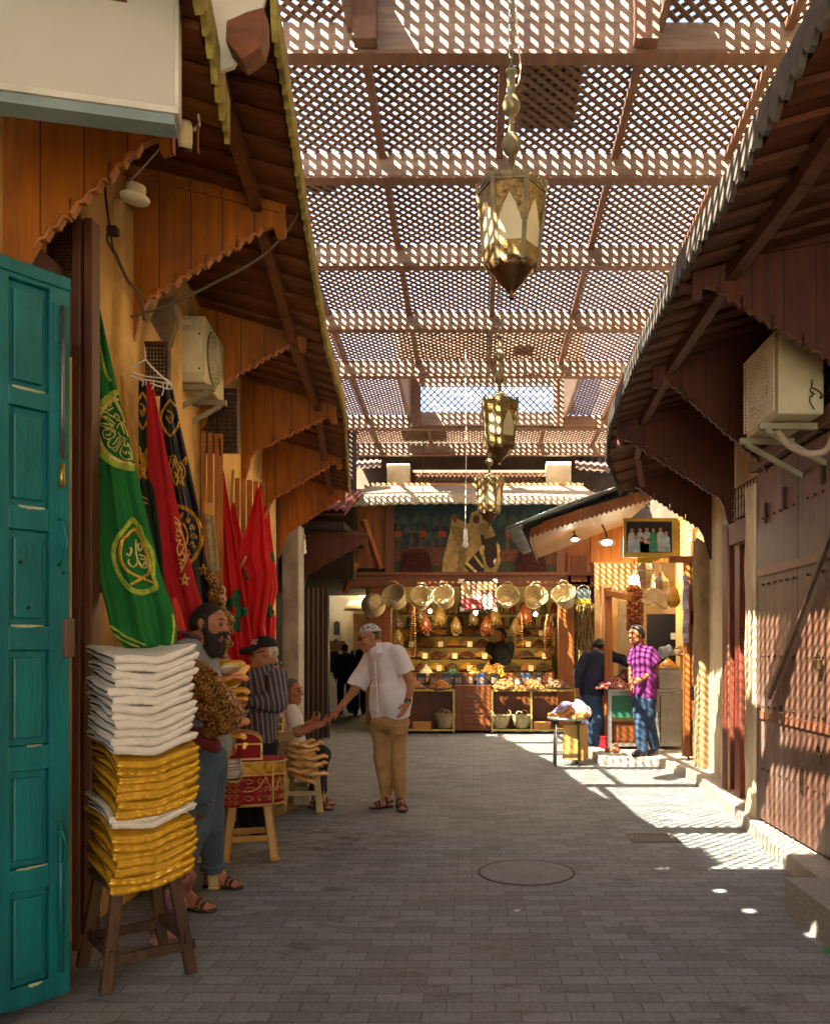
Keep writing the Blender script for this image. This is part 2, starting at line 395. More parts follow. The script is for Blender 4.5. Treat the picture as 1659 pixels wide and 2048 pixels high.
# pillars on the right
mb = MB(); pc = [(2.28,6.98),(2.44,7.02),(2.46,7.22),(2.31,7.2)]
mb.grid(lambda u, v: (lambda a: Vector((2.375+a[0]*(.075+.006*math.sin(v*23+u*40)), 7.1+a[1]*.12, .12+v*2.75)))((max(-1,min(1,1.5*math.cos(u*6.283))), max(-1,min(1,1.5*math.sin(u*6.283))))), 24, 40)
mb.build('pillar', PLASTP, t_r)
REDP = mk('red_post_wood', '#6e3020', .6, var=.35, vs=4, stretch=(9,9,.8), bump=.3, bs=40, stain='#2c1510', st_s=2)
for x0, x1, y in ((2.47,2.585,7.9),(2.50,2.66,8.4)):
    MB().box2((x0,y,.12),(x1,y+.16,2.75)).build('door_post', REDP, t_r, bevel=.006)
MB().tube([(2.49,8.3,.12),(2.49,8.3,1.5),(2.485,8.3,2.8)], .013, 8).build('pipe', mk('pipe_paint', '#a07a5a', .5), t_r)
MB().box2((2.40,7.2,2.48),(2.5,8.0,2.68)).build('lintel', REDP, t_r, bevel=.005)
mb = MB()
for i in range(9): mb.bar((2.43,7.22+i*.085,2.7),(2.43,7.22+i*.085,3.0),.01,.01)
for i in range(4): mb.bar((2.43,7.2,2.72+i*.09),(2.43,8.0,2.72+i*.09),.01,.01)
mb.build('transom_grille', IRON, t_r)
# roller shutter
t_ = thing('roller_shutter', 'narrow brown roller shutter between the plaster pillar and red posts', 'shutter', (2.5,7.6,.12))
mb = MB()
for i in range(27):
    z = .13+i*.088
    mb.hexa([(2.46,7.23,z),(2.53,7.9,z),(2.56,7.9,z),(2.49,7.23,z),(2.475,7.23,z+.082),(2.545,7.9,z+.082),(2.56,7.9,z+.082),(2.49,7.23,z+.082)])
mb.build('slats', mk('shutter_paint', '#6b4a3c', .5, .2, var=.3, vs=5, bump=.2), t_)
MB().box2((2.44,7.22,.12),(2.47,7.26,2.5)).build('guide_rail', IRON, t_)
# tan pillar by the right-hand shop
mb = MB()
mb.grid(lambda u, v: (lambda a: Vector((2.75+a[0]*(.14+.012*math.sin(v*17+u*30)), 10.0+a[1]*.14, .1+v*2.68+.03*math.sin(u*25)*v)))((max(-1,min(1,1.35*math.cos(u*6.283))), max(-1,min(1,1.35*math.sin(u*6.283))))), 28, 30)
mb.box2((2.63,9.9,.1),(2.87,10.1,2.74))
solo(mb, 'plaster_pillar', mk('tan_pillar_plaster','#8f7450',.9,var=.2,vs=3,bump=.4,bs=14,stain='#5d4428',st_s=2,st_a=.7), 'crumbling tan plaster pillar beside the sweet shop with the metal counter', 'pillar')
# big brown door on the right
DOORB = mk('brown_door_paint', '#694838', .5, .1, var=.3, vs=4, stretch=(6,6,.7), bump=.3, bs=30, plank=(1, .19, .2), stain='#8d7a70', st_s=1.4, st_a=.5)
t_ = thing('shop_door', 'tall closed brown plank door with iron straps and a diagonal bar', 'door', (2.33,5.8,.12))
for i, (y0, y1) in enumerate(((3.2,4.55),(4.56,5.28),(5.29,6.06),(6.07,6.95))):
    lf = MB().box2((2.31,y0,.14),(2.36,y1,2.93)).build('leaf', DOORB, t_, bevel=.004)
    mb = MB()
    for z in (.55, 1.05, 1.45, 2.02, 2.55):
        for k in range(int((y1-y0)/.13)): mb.ball((2.308, y0+.07+k*.13, z), .011, 6)
    mb.build('studs', IRON, lf)
mb = MB()
for z in (.98, 2.12): mb.box2((2.296,3.2,z-.03),(2.308,6.9,z+.03))
mb.build('iron_strap', mk('strap_paint', '#7d5038', .5, .3, var=.3), t_)
for z0, y in ((.45,5.15),(.5,5.95),(2.6,5.6),(2.55,6.3),(2.5,6.7)): MB().box2((2.294,y,z0),(2.309,y+.035,z0+.16)).build('hinge', IRON, t_)
MB().bar((2.275,6.55,1.13),(2.275,5.2,2.45),.028,.035).build('diagonal_bar', mk('bar_paint','#5a4436',.5,.3,var=.3), t_)
for y, z in ((5.62,.8),(6.3,1.02),(5.62,1.42)):
    k_ = MB().box2((2.26,y-.03,z-.05),(2.29,y+.03,z+.02)).build('padlock', mk('lock_brass', '#6d5a3a', .35, .9), t_, bevel=.006)
    MB().tube([(2.275,y-.02,z+.02),(2.275,y-.02,z+.055),(2.275,y,z+.07),(2.275,y+.02,z+.055),(2.275,y+.02,z+.02)], .005, 6).build('shackle', IRON, k_)
MB().box2((2.25,3.2,2.95),(2.36,6.98,3.07)).build('lintel', mk('lintel_wood', '#6b4a30', .7, var=.3, stretch=(6,.8,6)), t_, bevel=.01)
t_ = thing('window_grille', 'dark transom grille with dry creeper above the brown plank door', 'window', (2.38,5.5,3.07))
MB().box2((2.395,3.2,3.08),(2.415,6.98,3.6)).build('void_sheet', mk('black_void', (.01,.008,.006), .9), t_)  # near-black sheet paints in the shade behind the grille
mb = MB()
for i in range(44): mb.bar((2.37,3.3+i*.085,3.08),(2.37,3.3+i*.085,3.6),.012,.012)
for i in range(5): mb.bar((2.37,3.2,3.12+i*.11),(2.37,6.95,3.12+i*.11),.01,.01)
mb.build('bars', IRON, t_)
mb = MB()
for i in range(40):
    y = random.uniform(4.6,6.9); z = 3.1+random.random()*.3; pts = [Vector((2.34,y,z))]
    for k in range(5): pts.append(pts[-1]+Vector((random.uniform(-.02,.015),random.uniform(-.08,.08),random.uniform(-.06,.05))))
    mb.tube(pts, .004, 4)
mb.build('creeper', mk('dry_creeper', '#5d4d2c', .9), t_)
# ------------------------------------------------------------------ wooden eaves on brackets
def lerp(a, b, t): return a+(b-a)*t
def scallop(p0, p1, D, unit=.2, slit=.07):
    """stepped, notched lower edge of a bracket panel from p0 to p1 (x, z)"""
    p0, p1 = Vector((p0[0], D, p0[1])), Vector((p1[0], D, p1[1])); L = (p1-p0).length; n = max(2, round(L/unit)); out = []
    d = (p1-p0)/n
    for i in range(n):
        a = p0+d*i
        if i: out += [a+Vector((0,0,-.012)), a+Vector((0,0,slit)), a+d*.07+Vector((0,0,slit)), a+d*.07+Vector((0,0,-.012))]
        for k in range(1, 4):
            out += [a+d*(.07+.93*(k-.55)/3)+Vector((0,0,.016)), a+d*(.07+.93*(k-.1)/3)+Vector((0,0,-.006))]
    return out
def bracket(name, D, outer, wallx, par, mat, tail=0.1):
    """outer = (x, z_top, z_bottom) at the street end, wallx = (x, z_top, z_bottom) at the wall"""
    xo, zt, zb = outer; xw, wt, wb = wallx; s = 1 if xo > xw else -1
    poly = [Vector((xw,D,wt)), Vector((xo,D,zt)), Vector((xo,D,zb-.06)), Vector((xo-s*.05,D,zb-.07)), Vector((xo-s*.07,D,zb))]
    poly += scallop((xo-s*.1, zb-.01), (xw+s*.13, wb), D)
    poly += [Vector((xw+s*.1,D,wb-.06)), Vector((xw+s*.08,D,wb-.16)), Vector((xw+s*.03,D,wb-.22-tail)), Vector((xw,D,wb-.24-tail))]
    o = MB().prism(poly, (0,.035,0)).build(name, mat, par)
    mb = MB()                                           # moulding that follows the cut edge
    mb.bar((xo-s*.02,D-.008,zt-.05),(xw,D-.008,wt-.05),.02,.05)
    mb.build('top_rail', mat, o)
    pts = scallop((xo-s*.1, zb-.01), (xw+s*.13, wb), D); n = len(pts); run = []; mb = MB()   # pale moulding along the cut edge
    for p in pts:
        if run and abs(p.z-run[-1].z) > .05: 
            if len(run) > 2: mb.tube([q+Vector((0,-.004,.006)) for q in run], .011, 5)
            run = []
        run.append(p)
    if len(run) > 2: mb.tube([q+Vector((0,-.004,.006)) for q in run], .011, 5)
    mb.build('edge_moulding', EDGE if mat != WOODR else SOFFR, o)
    return o
def canopy(name, label, st, par_mat, fasc, side, leaf=.115):
    """st: list of (D, eave x, eave z, wall x, wall z)"""
    root = thing(name, label, 'canopy', (st[0][3], st[0][0], st[0][2]))
    def at(t, w, dz=0):                                  # t: depth, w: 0 wall .. 1 eave
        for i in range(len(st)-1):
            if t <= st[i+1][0] or i == len(st)-2:
                a, b = st[i], st[i+1]; q = (t-a[0])/(b[0]-a[0])
                return Vector((lerp(lerp(a[3],b[3],q), lerp(a[1],b[1],q), w), t, lerp(lerp(a[4],b[4],q), lerp(a[2],b[2],q), w)+dz))
    for i in range(len(st)-1):                           # board soffit per bay
        mb = MB(); y0, y1 = st[i][0], st[i+1][0]; n = max(2, round((y1-y0)/.125))
        for k in range(n):
            a = y0+(y1-y0)*k/n; b = y0+(y1-y0)*(k+1)/n-.012; dz = -.028 if k % 2 else 0
            q = [at(a,0,dz),at(b,0,dz),at(b,.985,dz),at(a,.985,dz)]
            mb.hexa(q+[p+Vector((0,0,.03)) for p in q])
        mb.build('soffit', par_mat, root)
    mb = MB(); ys = [st[0][0]+(st[-1][0]-st[0][0])*k/60 for k in range(61)]
    for a, b in zip(ys[:-1], ys[1:]):
        q = [at(a,-.05,.05),at(b,-.05,.05),at(b,1.02,.05),at(a,1.02,.05)]; mb.hexa(q+[p+Vector((0,0,.05)) for p in q])
    mb.build('tiles', TILE, root)
    # scalloped leaf fascia
    mb = MB(); y = st[0][0]
    while y < st[-1][0]-.02:
        y2 = min(y+leaf, st[-1][0]); a, b = at(y,1), at(y2,1); d = b-a; up = Vector((0,0,.1)); o = Vector((side*-.025,0,0)); j = random.uniform(-.012,.012)+(.028 if side > 0 else 0)
        poly = [a+up, b+up, b+Vector((0,0,-.005)), a+d*.86+Vector((0,0,-.05+j)), a+d*.62+Vector((0,0,-.085+j)), a+d*.3+Vector((0,0,-.05)), a+d*.05+Vector((0,0,-.012))]
        mb.prism(poly, o); y = y2
    mb.build('fascia', fasc, root)
    for i in range(len(st)-1):
        if st[i+1][0]-st[i][0] < .5: continue
        MB().bar(at(st[i][0]+.02,.74,-.075), at(st[i+1][0],.75,-.075), .065, .085).build('purlin', par_mat if side < 0 else par_mat, root)
    return root, at
def stn(px, py, D, wx, dz=.3): e = P(px, py, D); return (D, e.x, e.z, wx, e.z+dz)
LST = [stn(540,20,3.42,-2.05), stn(571,200,4.15,-2.08), stn(603,410,5.1,-2.1), stn(648,680,6.89,-2.22), stn(686,815,8.78,-2.4), stn(692,915,10.5,-2.61), stn(697,985,12.4,-2.88)]
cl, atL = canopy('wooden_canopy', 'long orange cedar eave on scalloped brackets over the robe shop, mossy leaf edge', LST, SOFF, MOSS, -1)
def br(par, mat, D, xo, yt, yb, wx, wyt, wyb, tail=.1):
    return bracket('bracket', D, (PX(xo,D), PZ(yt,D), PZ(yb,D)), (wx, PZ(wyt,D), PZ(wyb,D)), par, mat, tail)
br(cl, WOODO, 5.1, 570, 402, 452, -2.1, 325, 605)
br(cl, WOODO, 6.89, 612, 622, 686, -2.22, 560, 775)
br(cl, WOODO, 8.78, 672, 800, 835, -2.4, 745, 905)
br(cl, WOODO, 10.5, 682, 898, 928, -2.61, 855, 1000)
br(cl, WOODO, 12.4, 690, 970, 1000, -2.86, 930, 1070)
NST = [(2.2,-.97,3.8,-2.05,4.1), (3.0,-.97,3.8,-2.05,4.1), (3.72,-1.09,3.8,-2.05,4.1)]
cn, _ = canopy('near_canopy', 'short cedar eave with mossy scalloped edge above the white sign box', NST, SOFF, MOSS, -1)
br(cn, WOODO, 3.7, 345, 190, 275, -2.05, 130, 500)
RST = [(2.2,1.24,3.76,2.42,4.11),(3.9,1.22,3.67,2.42,4.02),(5.0,1.21,3.70,2.42,4.05),(6.7,1.25,3.70,2.42,4.05),(8.16,1.32,3.68,2.52,4.03),(9.0,1.42,3.55,2.64,3.9),(9.9,1.72,3.33,2.74,3.7)]
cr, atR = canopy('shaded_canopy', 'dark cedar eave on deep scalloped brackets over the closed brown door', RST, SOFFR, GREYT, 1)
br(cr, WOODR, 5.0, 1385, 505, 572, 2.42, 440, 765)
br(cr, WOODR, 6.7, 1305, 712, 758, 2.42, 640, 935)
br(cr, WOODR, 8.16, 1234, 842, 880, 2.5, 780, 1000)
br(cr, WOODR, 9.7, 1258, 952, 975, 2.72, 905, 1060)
# ------------------------------------------------------------------ lattice roof over the street
SLP = 88/F
def zb(Y): return 6.0-SLP*Y                              # underside of the cross beams
XL, XR = -3.1, 2.62
BY = [2.1, 3.55, 5.94, 7.37, 8.88, 10.43, 11.96, 14.35, 15.9]
SKY1 = (-.83, 1.27); SKY2 = (-1.05, 1.5)
roof = thing('lattice_roof', 'brown wooden lattice roof on cross beams shading the whole street', 'roof', (0,2.1,zb(2.1)))
for y in BY:
    MB().hexa([(XL,y,zb(y)),(XR,y,zb(y)),(XR,y+.1,zb(y)),(XL,y+.1,zb(y)),(XL,y,zb(y)+.2),(XR,y,zb(y)+.2),(XR,y+.1,zb(y)+.2),(XL,y+.1,zb(y)+.2)]).build('cross_beam', BEAM, roof, bevel=.006)
    MB().box2((XL,y-.012,zb(y)-.028),(XR,y+.115,zb(y)-.001)).build('beam_batten', BATT, roof)
def lattice(x0, x1, y0, y1, zf, mb, holes=()):
    p = .105
    for ly, sg in ((0, 1), (1, -1)):
        c = math.floor((x0-max(y0*sg, y1*sg))/p)*p
        while c < x1-min(y0*sg, y1*sg):
            cc = c+random.uniform(-.003,.003)             # x = cc + sg*y
            ys = sorted(((x0-cc)*sg, (x1-cc)*sg)); a, b = max(y0, ys[0]), min(y1, ys[1])
            if b-a > .03:
                pa, pb = Vector((cc+sg*a, a, zf(a)+.012*ly)), Vector((cc+sg*b, b, zf(b)+.012*ly))
                mb.bar(pa, pb, .0365, .010)
            c += p
    for hx0, hx1, hy0, hy1 in holes:                     # patches where slats lie close together
        k = hx0-hy1
        while k < hx1-hy0:
            a, b = max(hy0, hx0-k), min(hy1, hx1-k)
            if b-a > .05: mb.bar((k+a, a, zf(a)+.034), (k+b, b, zf(b)+.034), .05, .012)
            k += .0525
for y0, y1 in zip(BY[:-1], BY[1:]):
    xs = [(XL, XR)]
    if y0 == 3.55: xs = [(XL, SKY1[0]-.05), (SKY1[1]+.05, XR)]
    if y0 == 11.96: xs = [(XL, SKY2[0]-.05), (SKY2[1]+.05, XR)]
    mb = MB()
    for x0, x1 in xs:
        hl = [(-2.35,-1.85,2.3,2.85)] if y0 == 2.1 else [(.34,.83,6.35,7.1)] if y0 == 5.94 else [(-1.6,-1.3,7.7,8.0)] if y0 == 7.37 else [(-1.3,-.5,14.5,15.85),(.1,.35,14.6,15.2)] if y0 == 14.35 else [(.55,.8,11.5,11.8)] if y0 == 10.43 else []  # first-bay patch is unseen, added to shade the beam end
        lattice(x0, x1, y0+.1, y1, lambda y: zb(y)+.2, mb, hl)
    mb.build('lattice_panel', LATT, roof)
    for bx in (-2.8,-1.8,-.79,.22,1.22,2.2):
        if bx == -1.8 and y0 < 5: bx = -2.05
        if (y0 == 3.55 and SKY1[0] < bx < SKY1[1]) or (y0 == 11.96 and SKY2[0] < bx < SKY2[1]): continue
        MB().hexa([(bx+sx*.03,yy,zb(yb)+h) for h in (.138,.193) for sx, yy, yb in ((-1,y0+.1,y0),(1,y0+.1,y0),(1,y1,y1),(-1,y1,y1))]).build('batten', BATT, roof)
def skylight(x0, x1, y0, y1, hgt, farlat):
    q = thing('skylight_box', '', 'skylight', (x0, y0, zb(y0)+.2)); z0 = zb(y1)
    for xx, s in ((x0, -1), (x1, 1)):
        MB().box2((xx, y0+.1, zb(y0)+.0), (xx+s*.05, y1, z0+hgt)).build('side_wall', BEAM, q)
        MB().box2((xx-s*.16, y1-.12, z0), (xx+s*.0, y1-.02, z0+hgt)).build('corner_post', BATT, q)
    mb = MB(); lattice(x0, x1, y0, y1+.1, lambda y: z0+hgt+.02, mb); mb.build('lattice_panel', LATT, q)
    if farlat:
        za, zc = PZ(826, y1), PZ(774, y1)
        MB().box2((x0,y1-.06,z0+.02),(x1,y1-.01,za)).build('lower_board', BEAM, q)
        MB().box2((x0,y1-.06,zc),(x1,y1-.01,z0+hgt)).build('upper_board', BEAM, q)
        xa, xb = PX(808,y1), PX(1147,y1)
        MB().box2((x0,y1-.06,za),(xa,y1-.01,zc)).build('end_board', BEAM, q); MB().box2((xb,y1-.06,za),(x1,y1-.01,zc)).build('end_board', BEAM, q)
        mb = MB(); p = .115
        for sg in (1, -1):
            c = xa-(zc-za)*1.2
            while c < xb+(zc-za):
                za_, zb_ = za, zc
                pa, pb = Vector((c, y1-.04+.014*sg, za)), Vector((c+sg*(zc-za), y1-.04+.014*sg, zc))
                # clip in x
                def cl_(a, b):
                    t0, t1 = 0, 1
                    dx = b.x-a.x
                    for lim, up in ((xa, 0), (xb, 1)):
                        t = (lim-a.x)/dx
                        if (dx > 0) != bool(up): t0 = max(t0, t)
                        else: t1 = min(t1, t)
                    return (a.lerp(b, t0), a.lerp(b, t1)) if t1-t0 > .05 else None
                rr = cl_(pa, pb)
                if rr: mb.bar(rr[0], rr[1], .014, .034, up=(0,1,0))
                c += p
        mb.build('far_lattice', LATT, q)
    else:
        MB().box2((x0,y1+.0,z0+.2),(x1,y1+.05,z0+hgt)).build('far_board', BEAM, q)
    mb = MB(); xx = x0-hgt
    while xx < x1+hgt:                                   # open slatted near side
        for sg in (1, -1):
            h2 = z0+hgt-zb(y0)-.2; a, b = Vector((xx,y0+.05+.012*sg,zb(y0)+.2)), Vector((xx+sg*h2,y0+.05+.012*sg,zb(y0)+.2+h2))
            t0 = max(0, ((x0-a.x) if sg > 0 else (a.x-x1))/h2); t1 = min(1, ((x1-a.x) if sg > 0 else (a.x-x0))/h2)
            if t1-t0 > .05: mb.bar(a.lerp(b,t0), a.lerp(b,t1), .01, .03, up=(0,1,0))
        xx += .105
    mb.build('near_lattice', LATT, q)
    return q
q = skylight(*SKY1, 3.55, 5.94, .75, False); q['label'] = 'raised wooden skylight box nearest the viewer, at the top edge'
q = skylight(*SKY2, 11.96, 14.35, .95, True); q['label'] = 'raised skylight box with a bluish lattice window near the far end'
# unseen roof added to shade the foreground, and house fronts above the eaves
mb = MB(); ZR = zb(2.1)+.2; gaps = {}
for px, py in ((1443,1790),(1484,1813),(1613,1864)):   # cut-outs added to drop single sun spots on the ground
    g = G(px,py)+(-SUN)*(ZR/-SUN.z); gaps.setdefault(int((g.y+6)//.205), []).append(g.x)
for k in range(40):
    x0 = XL-.3
    for gx in sorted(gaps.get(k, [])): mb.box2((x0,-6+k*.205,ZR),(gx-.032,-6+k*.205+.203,ZR+.04)); mb.box2((gx-.032,-6+k*.205,ZR+.002),(gx+.032,-6+k*.205+.07,ZR+.038)); mb.box2((gx-.032,-6+k*.205+.13,ZR+.002),(gx+.032,-6+k*.205+.203,ZR+.038)); x0 = gx+.032
    mb.box2((x0,-6+k*.205,ZR),(XR+.3,-6+k*.205+.203,ZR+.04))
solo(mb, 'shade_roof', BEAM, 'solid boarded stretch of street roof in front of the lattice', 'roof')
# ------------------------------------------------------------------ left: door, frames, sign, machines
TEAL = mk('teal_paint', '#085f60', .4, var=.22, vs=4, bump=.35, bs=22, stretch=(3,3,.5), stain='#074346', st_s=2.2, st_a=.7)
TEALW = mk('worn_teal_edge', '#8a9470', .7, var=.3, vs=14)
BROWNP = mk('brown_frame_paint', '#54301d', .5, .1, var=.25, vs=4, stretch=(8,8,.6), bump=.2, stain='#3a1d12', st_s=2)
STEEL = mk('bolt_steel', '#6a6a5e', .45, .8, var=.35, vs=10, stain='#6a4a2a', st_s=6)
BRASSY = mk('old_brass', '#a8873f', .38, .85, var=.3, vs=8)
A = P(140, 1990, 3.55); A.z = .07; dirv = Vector((-.61, -.79, 0)).normalized(); nrm = Vector((.79, -.61, 0))
t_ = thing('shop_door', 'open teal panelled wooden door leaf with bolts at the left edge', 'door', A)
Wd, Hd = .86, 2.93
def dp(s, z, o=0): return A+dirv*s+nrm*o+Vector((0,0,z))
def dbox(mb, s0, s1, z0, z1, o0, o1): return mb.hexa([dp(s0,z0,o0),dp(s1,z0,o0),dp(s1,z0,o1),dp(s0,z0,o1),dp(s0,z1,o0),dp(s1,z1,o0),dp(s1,z1,o1),dp(s0,z1,o1)])
pz = [(PZ(b,3.5)-.05, PZ(a,3.5)-.05) for a, b in ((592,800),(836,1030),(1075,1262),(1310,1497),(1545,1735),(1780,1965))]
mb = MB(); dbox(mb, 0, .085, 0, Hd, -.045, 0); dbox(mb, .245, .40, 0, Hd, -.045, 0); dbox(mb, .70, Wd, 0, Hd, -.045, 0)
zs = [0]+[z for p in sorted(pz) for z in p]+[Hd]
for i in range(0, len(zs), 2):
    dbox(mb, .085, .245, zs[i], zs[i+1], -.045, 0); dbox(mb, .40, .70, zs[i], zs[i+1], -.045, 0)
leaf = mb.build('leaf', TEAL, t_, bevel=.004)
for z0, z1 in pz:
    for s0, s1 in ((.085,.245),(.40,.70)):
        mb = MB(); dbox(mb, s0, s1, z0, z1, -.04, -.022); dbox(mb, s0+.022, s1-.022, z0+.03, z1-.03, -.03, -.006)
        mb.build('panel', TEAL, t_, bevel=.006)
    mb = MB(); n = 9; ra, rb, rc = random.uniform(0,.05), random.uniform(.05,.14), random.uniform(.003,.012)
    for k in range(n): dbox(mb, .095+ra+(rb-.0)*k/n, .095+ra+rb*(k+1)/n, z0-.003-rc*math.sin(3.1*k/n)*random.uniform(.4,1), z0+.003, -.001, .0025)
    mb.build('worn_edge', TEALW, t_)
mb = MB(); dbox(mb, 0, Wd, Hd-.004, Hd+.05, -.055, .012); mb.build('top_moulding', TEAL, t_, bevel=.006)
mb = MB(); dbox(mb, .01, .07, 2.70, 2.86, 0, .006); bp = mb.build('bolt_plate', TEAL, t_)
MB().tube([dp(.04,2.22,.016),dp(.04,2.85,.016)], .009, 8).build('bolt_rod', STEEL, t_)
MB().tube([dp(.04,2.10,.012),dp(.04,2.2,.012)], .012, 8).build('knob', BRASSY, t_)
MB().tube([dp(.045,.1,.014),dp(.045,.72,.014)], .009, 8).build('bolt_rod', TEAL, t_)
MB().tube([dp(.045,1.78,0),dp(.045,1.80,.03),dp(.03,1.88,.035),dp(.045,1.96,.03),dp(.045,1.97,0)], .007, 8).build('handle', TEAL, t_)
MB().tube([dp(.045,.55,0),dp(.045,.56,.03),dp(.03,.62,.035),dp(.045,.68,.03),dp(.045,.69,0)], .007, 8).build('handle', TEAL, t_)
mb = MB(); dbox(mb, -.005, .035, 1.40, 1.56, 0, .03); mb.build('lock_box', mk('lock_brown', '#6d4a3a', .5, .3, var=.4, stain='#3d7d74', st_s=9), t_, bevel=.003)
mb = MB()
for s, z in ((.17,1.60),(.03,1.75),(.2,1.78)): mb.ball(dp(s,z,.002), .008, 6)
mb.build('nail_heads', IRON, t_)
# door frame posts
t_ = thing('door_frame', 'tall narrow brown door frame posts beside the teal door', 'door frame', (-1.83,4.0,0))
for i, (x0, x1, y) in enumerate(((PX(143,4),PX(160,4),4.0),(PX(163,4),PX(180,4),4.02))):
    MB().box2((x0,y,.08),(x1,y+.09,PZ(430,4))).build('post', BROWNP, t_, bevel=.005)
MB().box2((PX(160,4),4.06,.08),(PX(163,4),4.09,PZ(440,4))).build('gap_shade', DARKW, t_)  # dark strip paints the shade in the gap between the posts
MB().box2((PX(150,4),3.985,1.7),(PX(167,4),4.0,1.92)).build('hinge', BROWNP, t_)
# dark slab; shade of the shop mouth put into its colour
solo(MB().box2((-2.049,3.2,0),(-1.99,4.0,2.7)), 'opening_shade', DARKW, 'dark shop opening behind the teal door', 'doorway')
MESH = mk('wire_mesh', '#4a2f1c', .6, .4, var=.4, vs=9)
def grille(name, label, x0, x1, y0, y1, D, lit='#f2dba6', n=(12, 12)):
    a, b = P(x0,y1,D), P(x1,y0,D)
    t = thing(name, label, 'window', ((a.x+b.x)/2, D, a.z))
    MB().box2((a.x,D+.045,a.z),(b.x,D+.06,b.z)).build('pane', mk('mesh_pane', '#b99f70', .6, var=.5, vs=14, col2='#ead6a6', stain='#20150c', st_s=5, st_a=.95), t)
    mb = MB(); f = .022
    mb.box2((a.x-f,D-.01,a.z-f),(b.x+f,D+.04,a.z)); mb.box2((a.x-f,D-.01,b.z),(b.x+f,D+.04,b.z+f))
    for x in (a.x-f, (a.x+b.x)/2-f/2, b.x): mb.box2((x,D-.012,a.z),(x+f,D+.042,b.z))
    mb.build('frame', MESH, t)
    mb = MB()
    for i in range(1, n[0]): x = lerp(a.x,b.x,i/n[0]); mb.bar((x,D+.01,a.z),(x,D+.01,b.z),.008,.008)
    for i in range(1, n[1]): z = lerp(a.z,b.z,i/n[1]); mb.bar((a.x,D+.02,z),(b.x,D+.02,z),.008,.008)
    mb.build('mesh', MESH, t); return t
grille('window_grille', 'wire mesh window panel high up above the teal door', 46, 146, 428, 556, 4.12, n=(16, 18))
grille('window_grille', 'small wire mesh window panel just above the hanger of robes', 236, 330, 690, 782, 5.5, n=(14, 12))
grille('window_grille', 'wire mesh window panel under the air conditioner, beside the plank shutter', 392, 470, 782, 900, 7.0, n=(22, 14))
solo(MB().box2((PX(2,4.15),4.14,PZ(640,4.15)),(PX(40,4.15),4.3,PZ(440,4.15))), 'wall_pier', PLAST, 'short cream plaster pier above the teal door', 'wall')
solo(MB().box2((-2.06,3.76,PZ(700,4.2)),(PX(146,4.2),4.3,PZ(556,4.2))), 'lintel', BROWNP, 'brown painted lintel under the mesh window above the teal door', 'lintel')
# visible strips of plaster wall around the fins
mb = MB()
for x0, x1, y0, y1, D, th in ((172,246,395,1300,4.95,.25),(300,342,590,1300,5.9,.25)):
    mb.box2((-2.3 if D < 5.5 else -2.35,D,0.),(PX(x1,D),D+th,PZ(y0,D)))
solo(mb, 'wall_pier', PLAST, 'sunlit ochre plaster piers behind the robes and below the brackets', 'wall', bevel=.02)
# sign box
SIGN = mk('sign_face', '#aeaa9e', .25, var=.08, vs=2, bump=.05, stain='#9d8f6f', st_s=1.2, st_a=.35)
t_ = thing('sign_box', 'large blank white shop sign box at the top left corner', 'sign', (-1.4,2.95,3.4))
a, b = Vector((-1.9,2.80,3.405)), Vector((-1.055,3.0,3.405)); d = (b-a).normalized(); nn = Vector((d.y,-d.x,0)); up = Vector((0,0,.40))
MB().hexa([a,b,b-nn*.09,a-nn*.09,a+up,b+up,b-nn*.09+up,a-nn*.09+up]).build('panel', SIGN, t_, bevel=.004)
mb = MB()
for z in (-.012, .39): q = Vector((0,0,z)); mb.hexa([a+nn*.006+q,b+nn*.006+d*.012+q,b-nn*.095+d*.012+q,a-nn*.095+q]+[p+Vector((0,0,.022)) for p in (a+nn*.006+q,b+nn*.006+d*.012+q,b-nn*.095+d*.012+q,a-nn*.095+q)])
mb.hexa([b+nn*.006,b+nn*.006+d*.014,b-nn*.095+d*.014,b-nn*.095]+[p+up for p in (b+nn*.006,b+nn*.006+d*.014,b-nn*.095+d*.014,b-nn*.095)])
mb.build('frame', mk('sign_frame', '#b9b4a4', .5, .3, var=.2), t_)
MB().hexa([a+Vector((0,0,-.05)),b+Vector((0,0,-.05)),b-nn*.085+Vector((0,0,-.05)),a-nn*.085+Vector((0,0,-.05)),a-nn*.004+Vector((0,0,-.013)),b-nn*.004+Vector((0,0,-.013)),b-nn*.085+Vector((0,0,-.013)),a-nn*.085+Vector((0,0,-.013))]).build('underside', mk('sign_under', '#6f7d7d', .6, var=.2), t_)
# octagonal beam end and grey plate above
t_ = thing('beam_end', 'octagonal wooden beam end block hanging under a grey plate near the top', 'beam', P(490,110,3.3))
MB().prism([P(x,y,3.28) for x, y in ((482,118),(520,92),(527,60),(527,12),(492,22),(452,40),(450,80))], (0,.10,0)).build('block', SOFF, t_, bevel=.006)
MB().prism([P(x,y,3.39) for x, y in ((412,0),(404,-60),(545,-60),(520,30),(486,92),(466,132),(440,140))], (0,.02,0)).build('plate', mk('grey_plate', '#bdb6a2', .6, .1, var=.15, stain='#8d8570'), t_)
WHITEP = mk('aged_white_plastic', '#d6c9a4', .5, var=.12, vs=4, stain='#8f7d56', st_s=4, st_a=.35)
BLACKP = mk('black_plastic', '#191715', .45, var=.3)
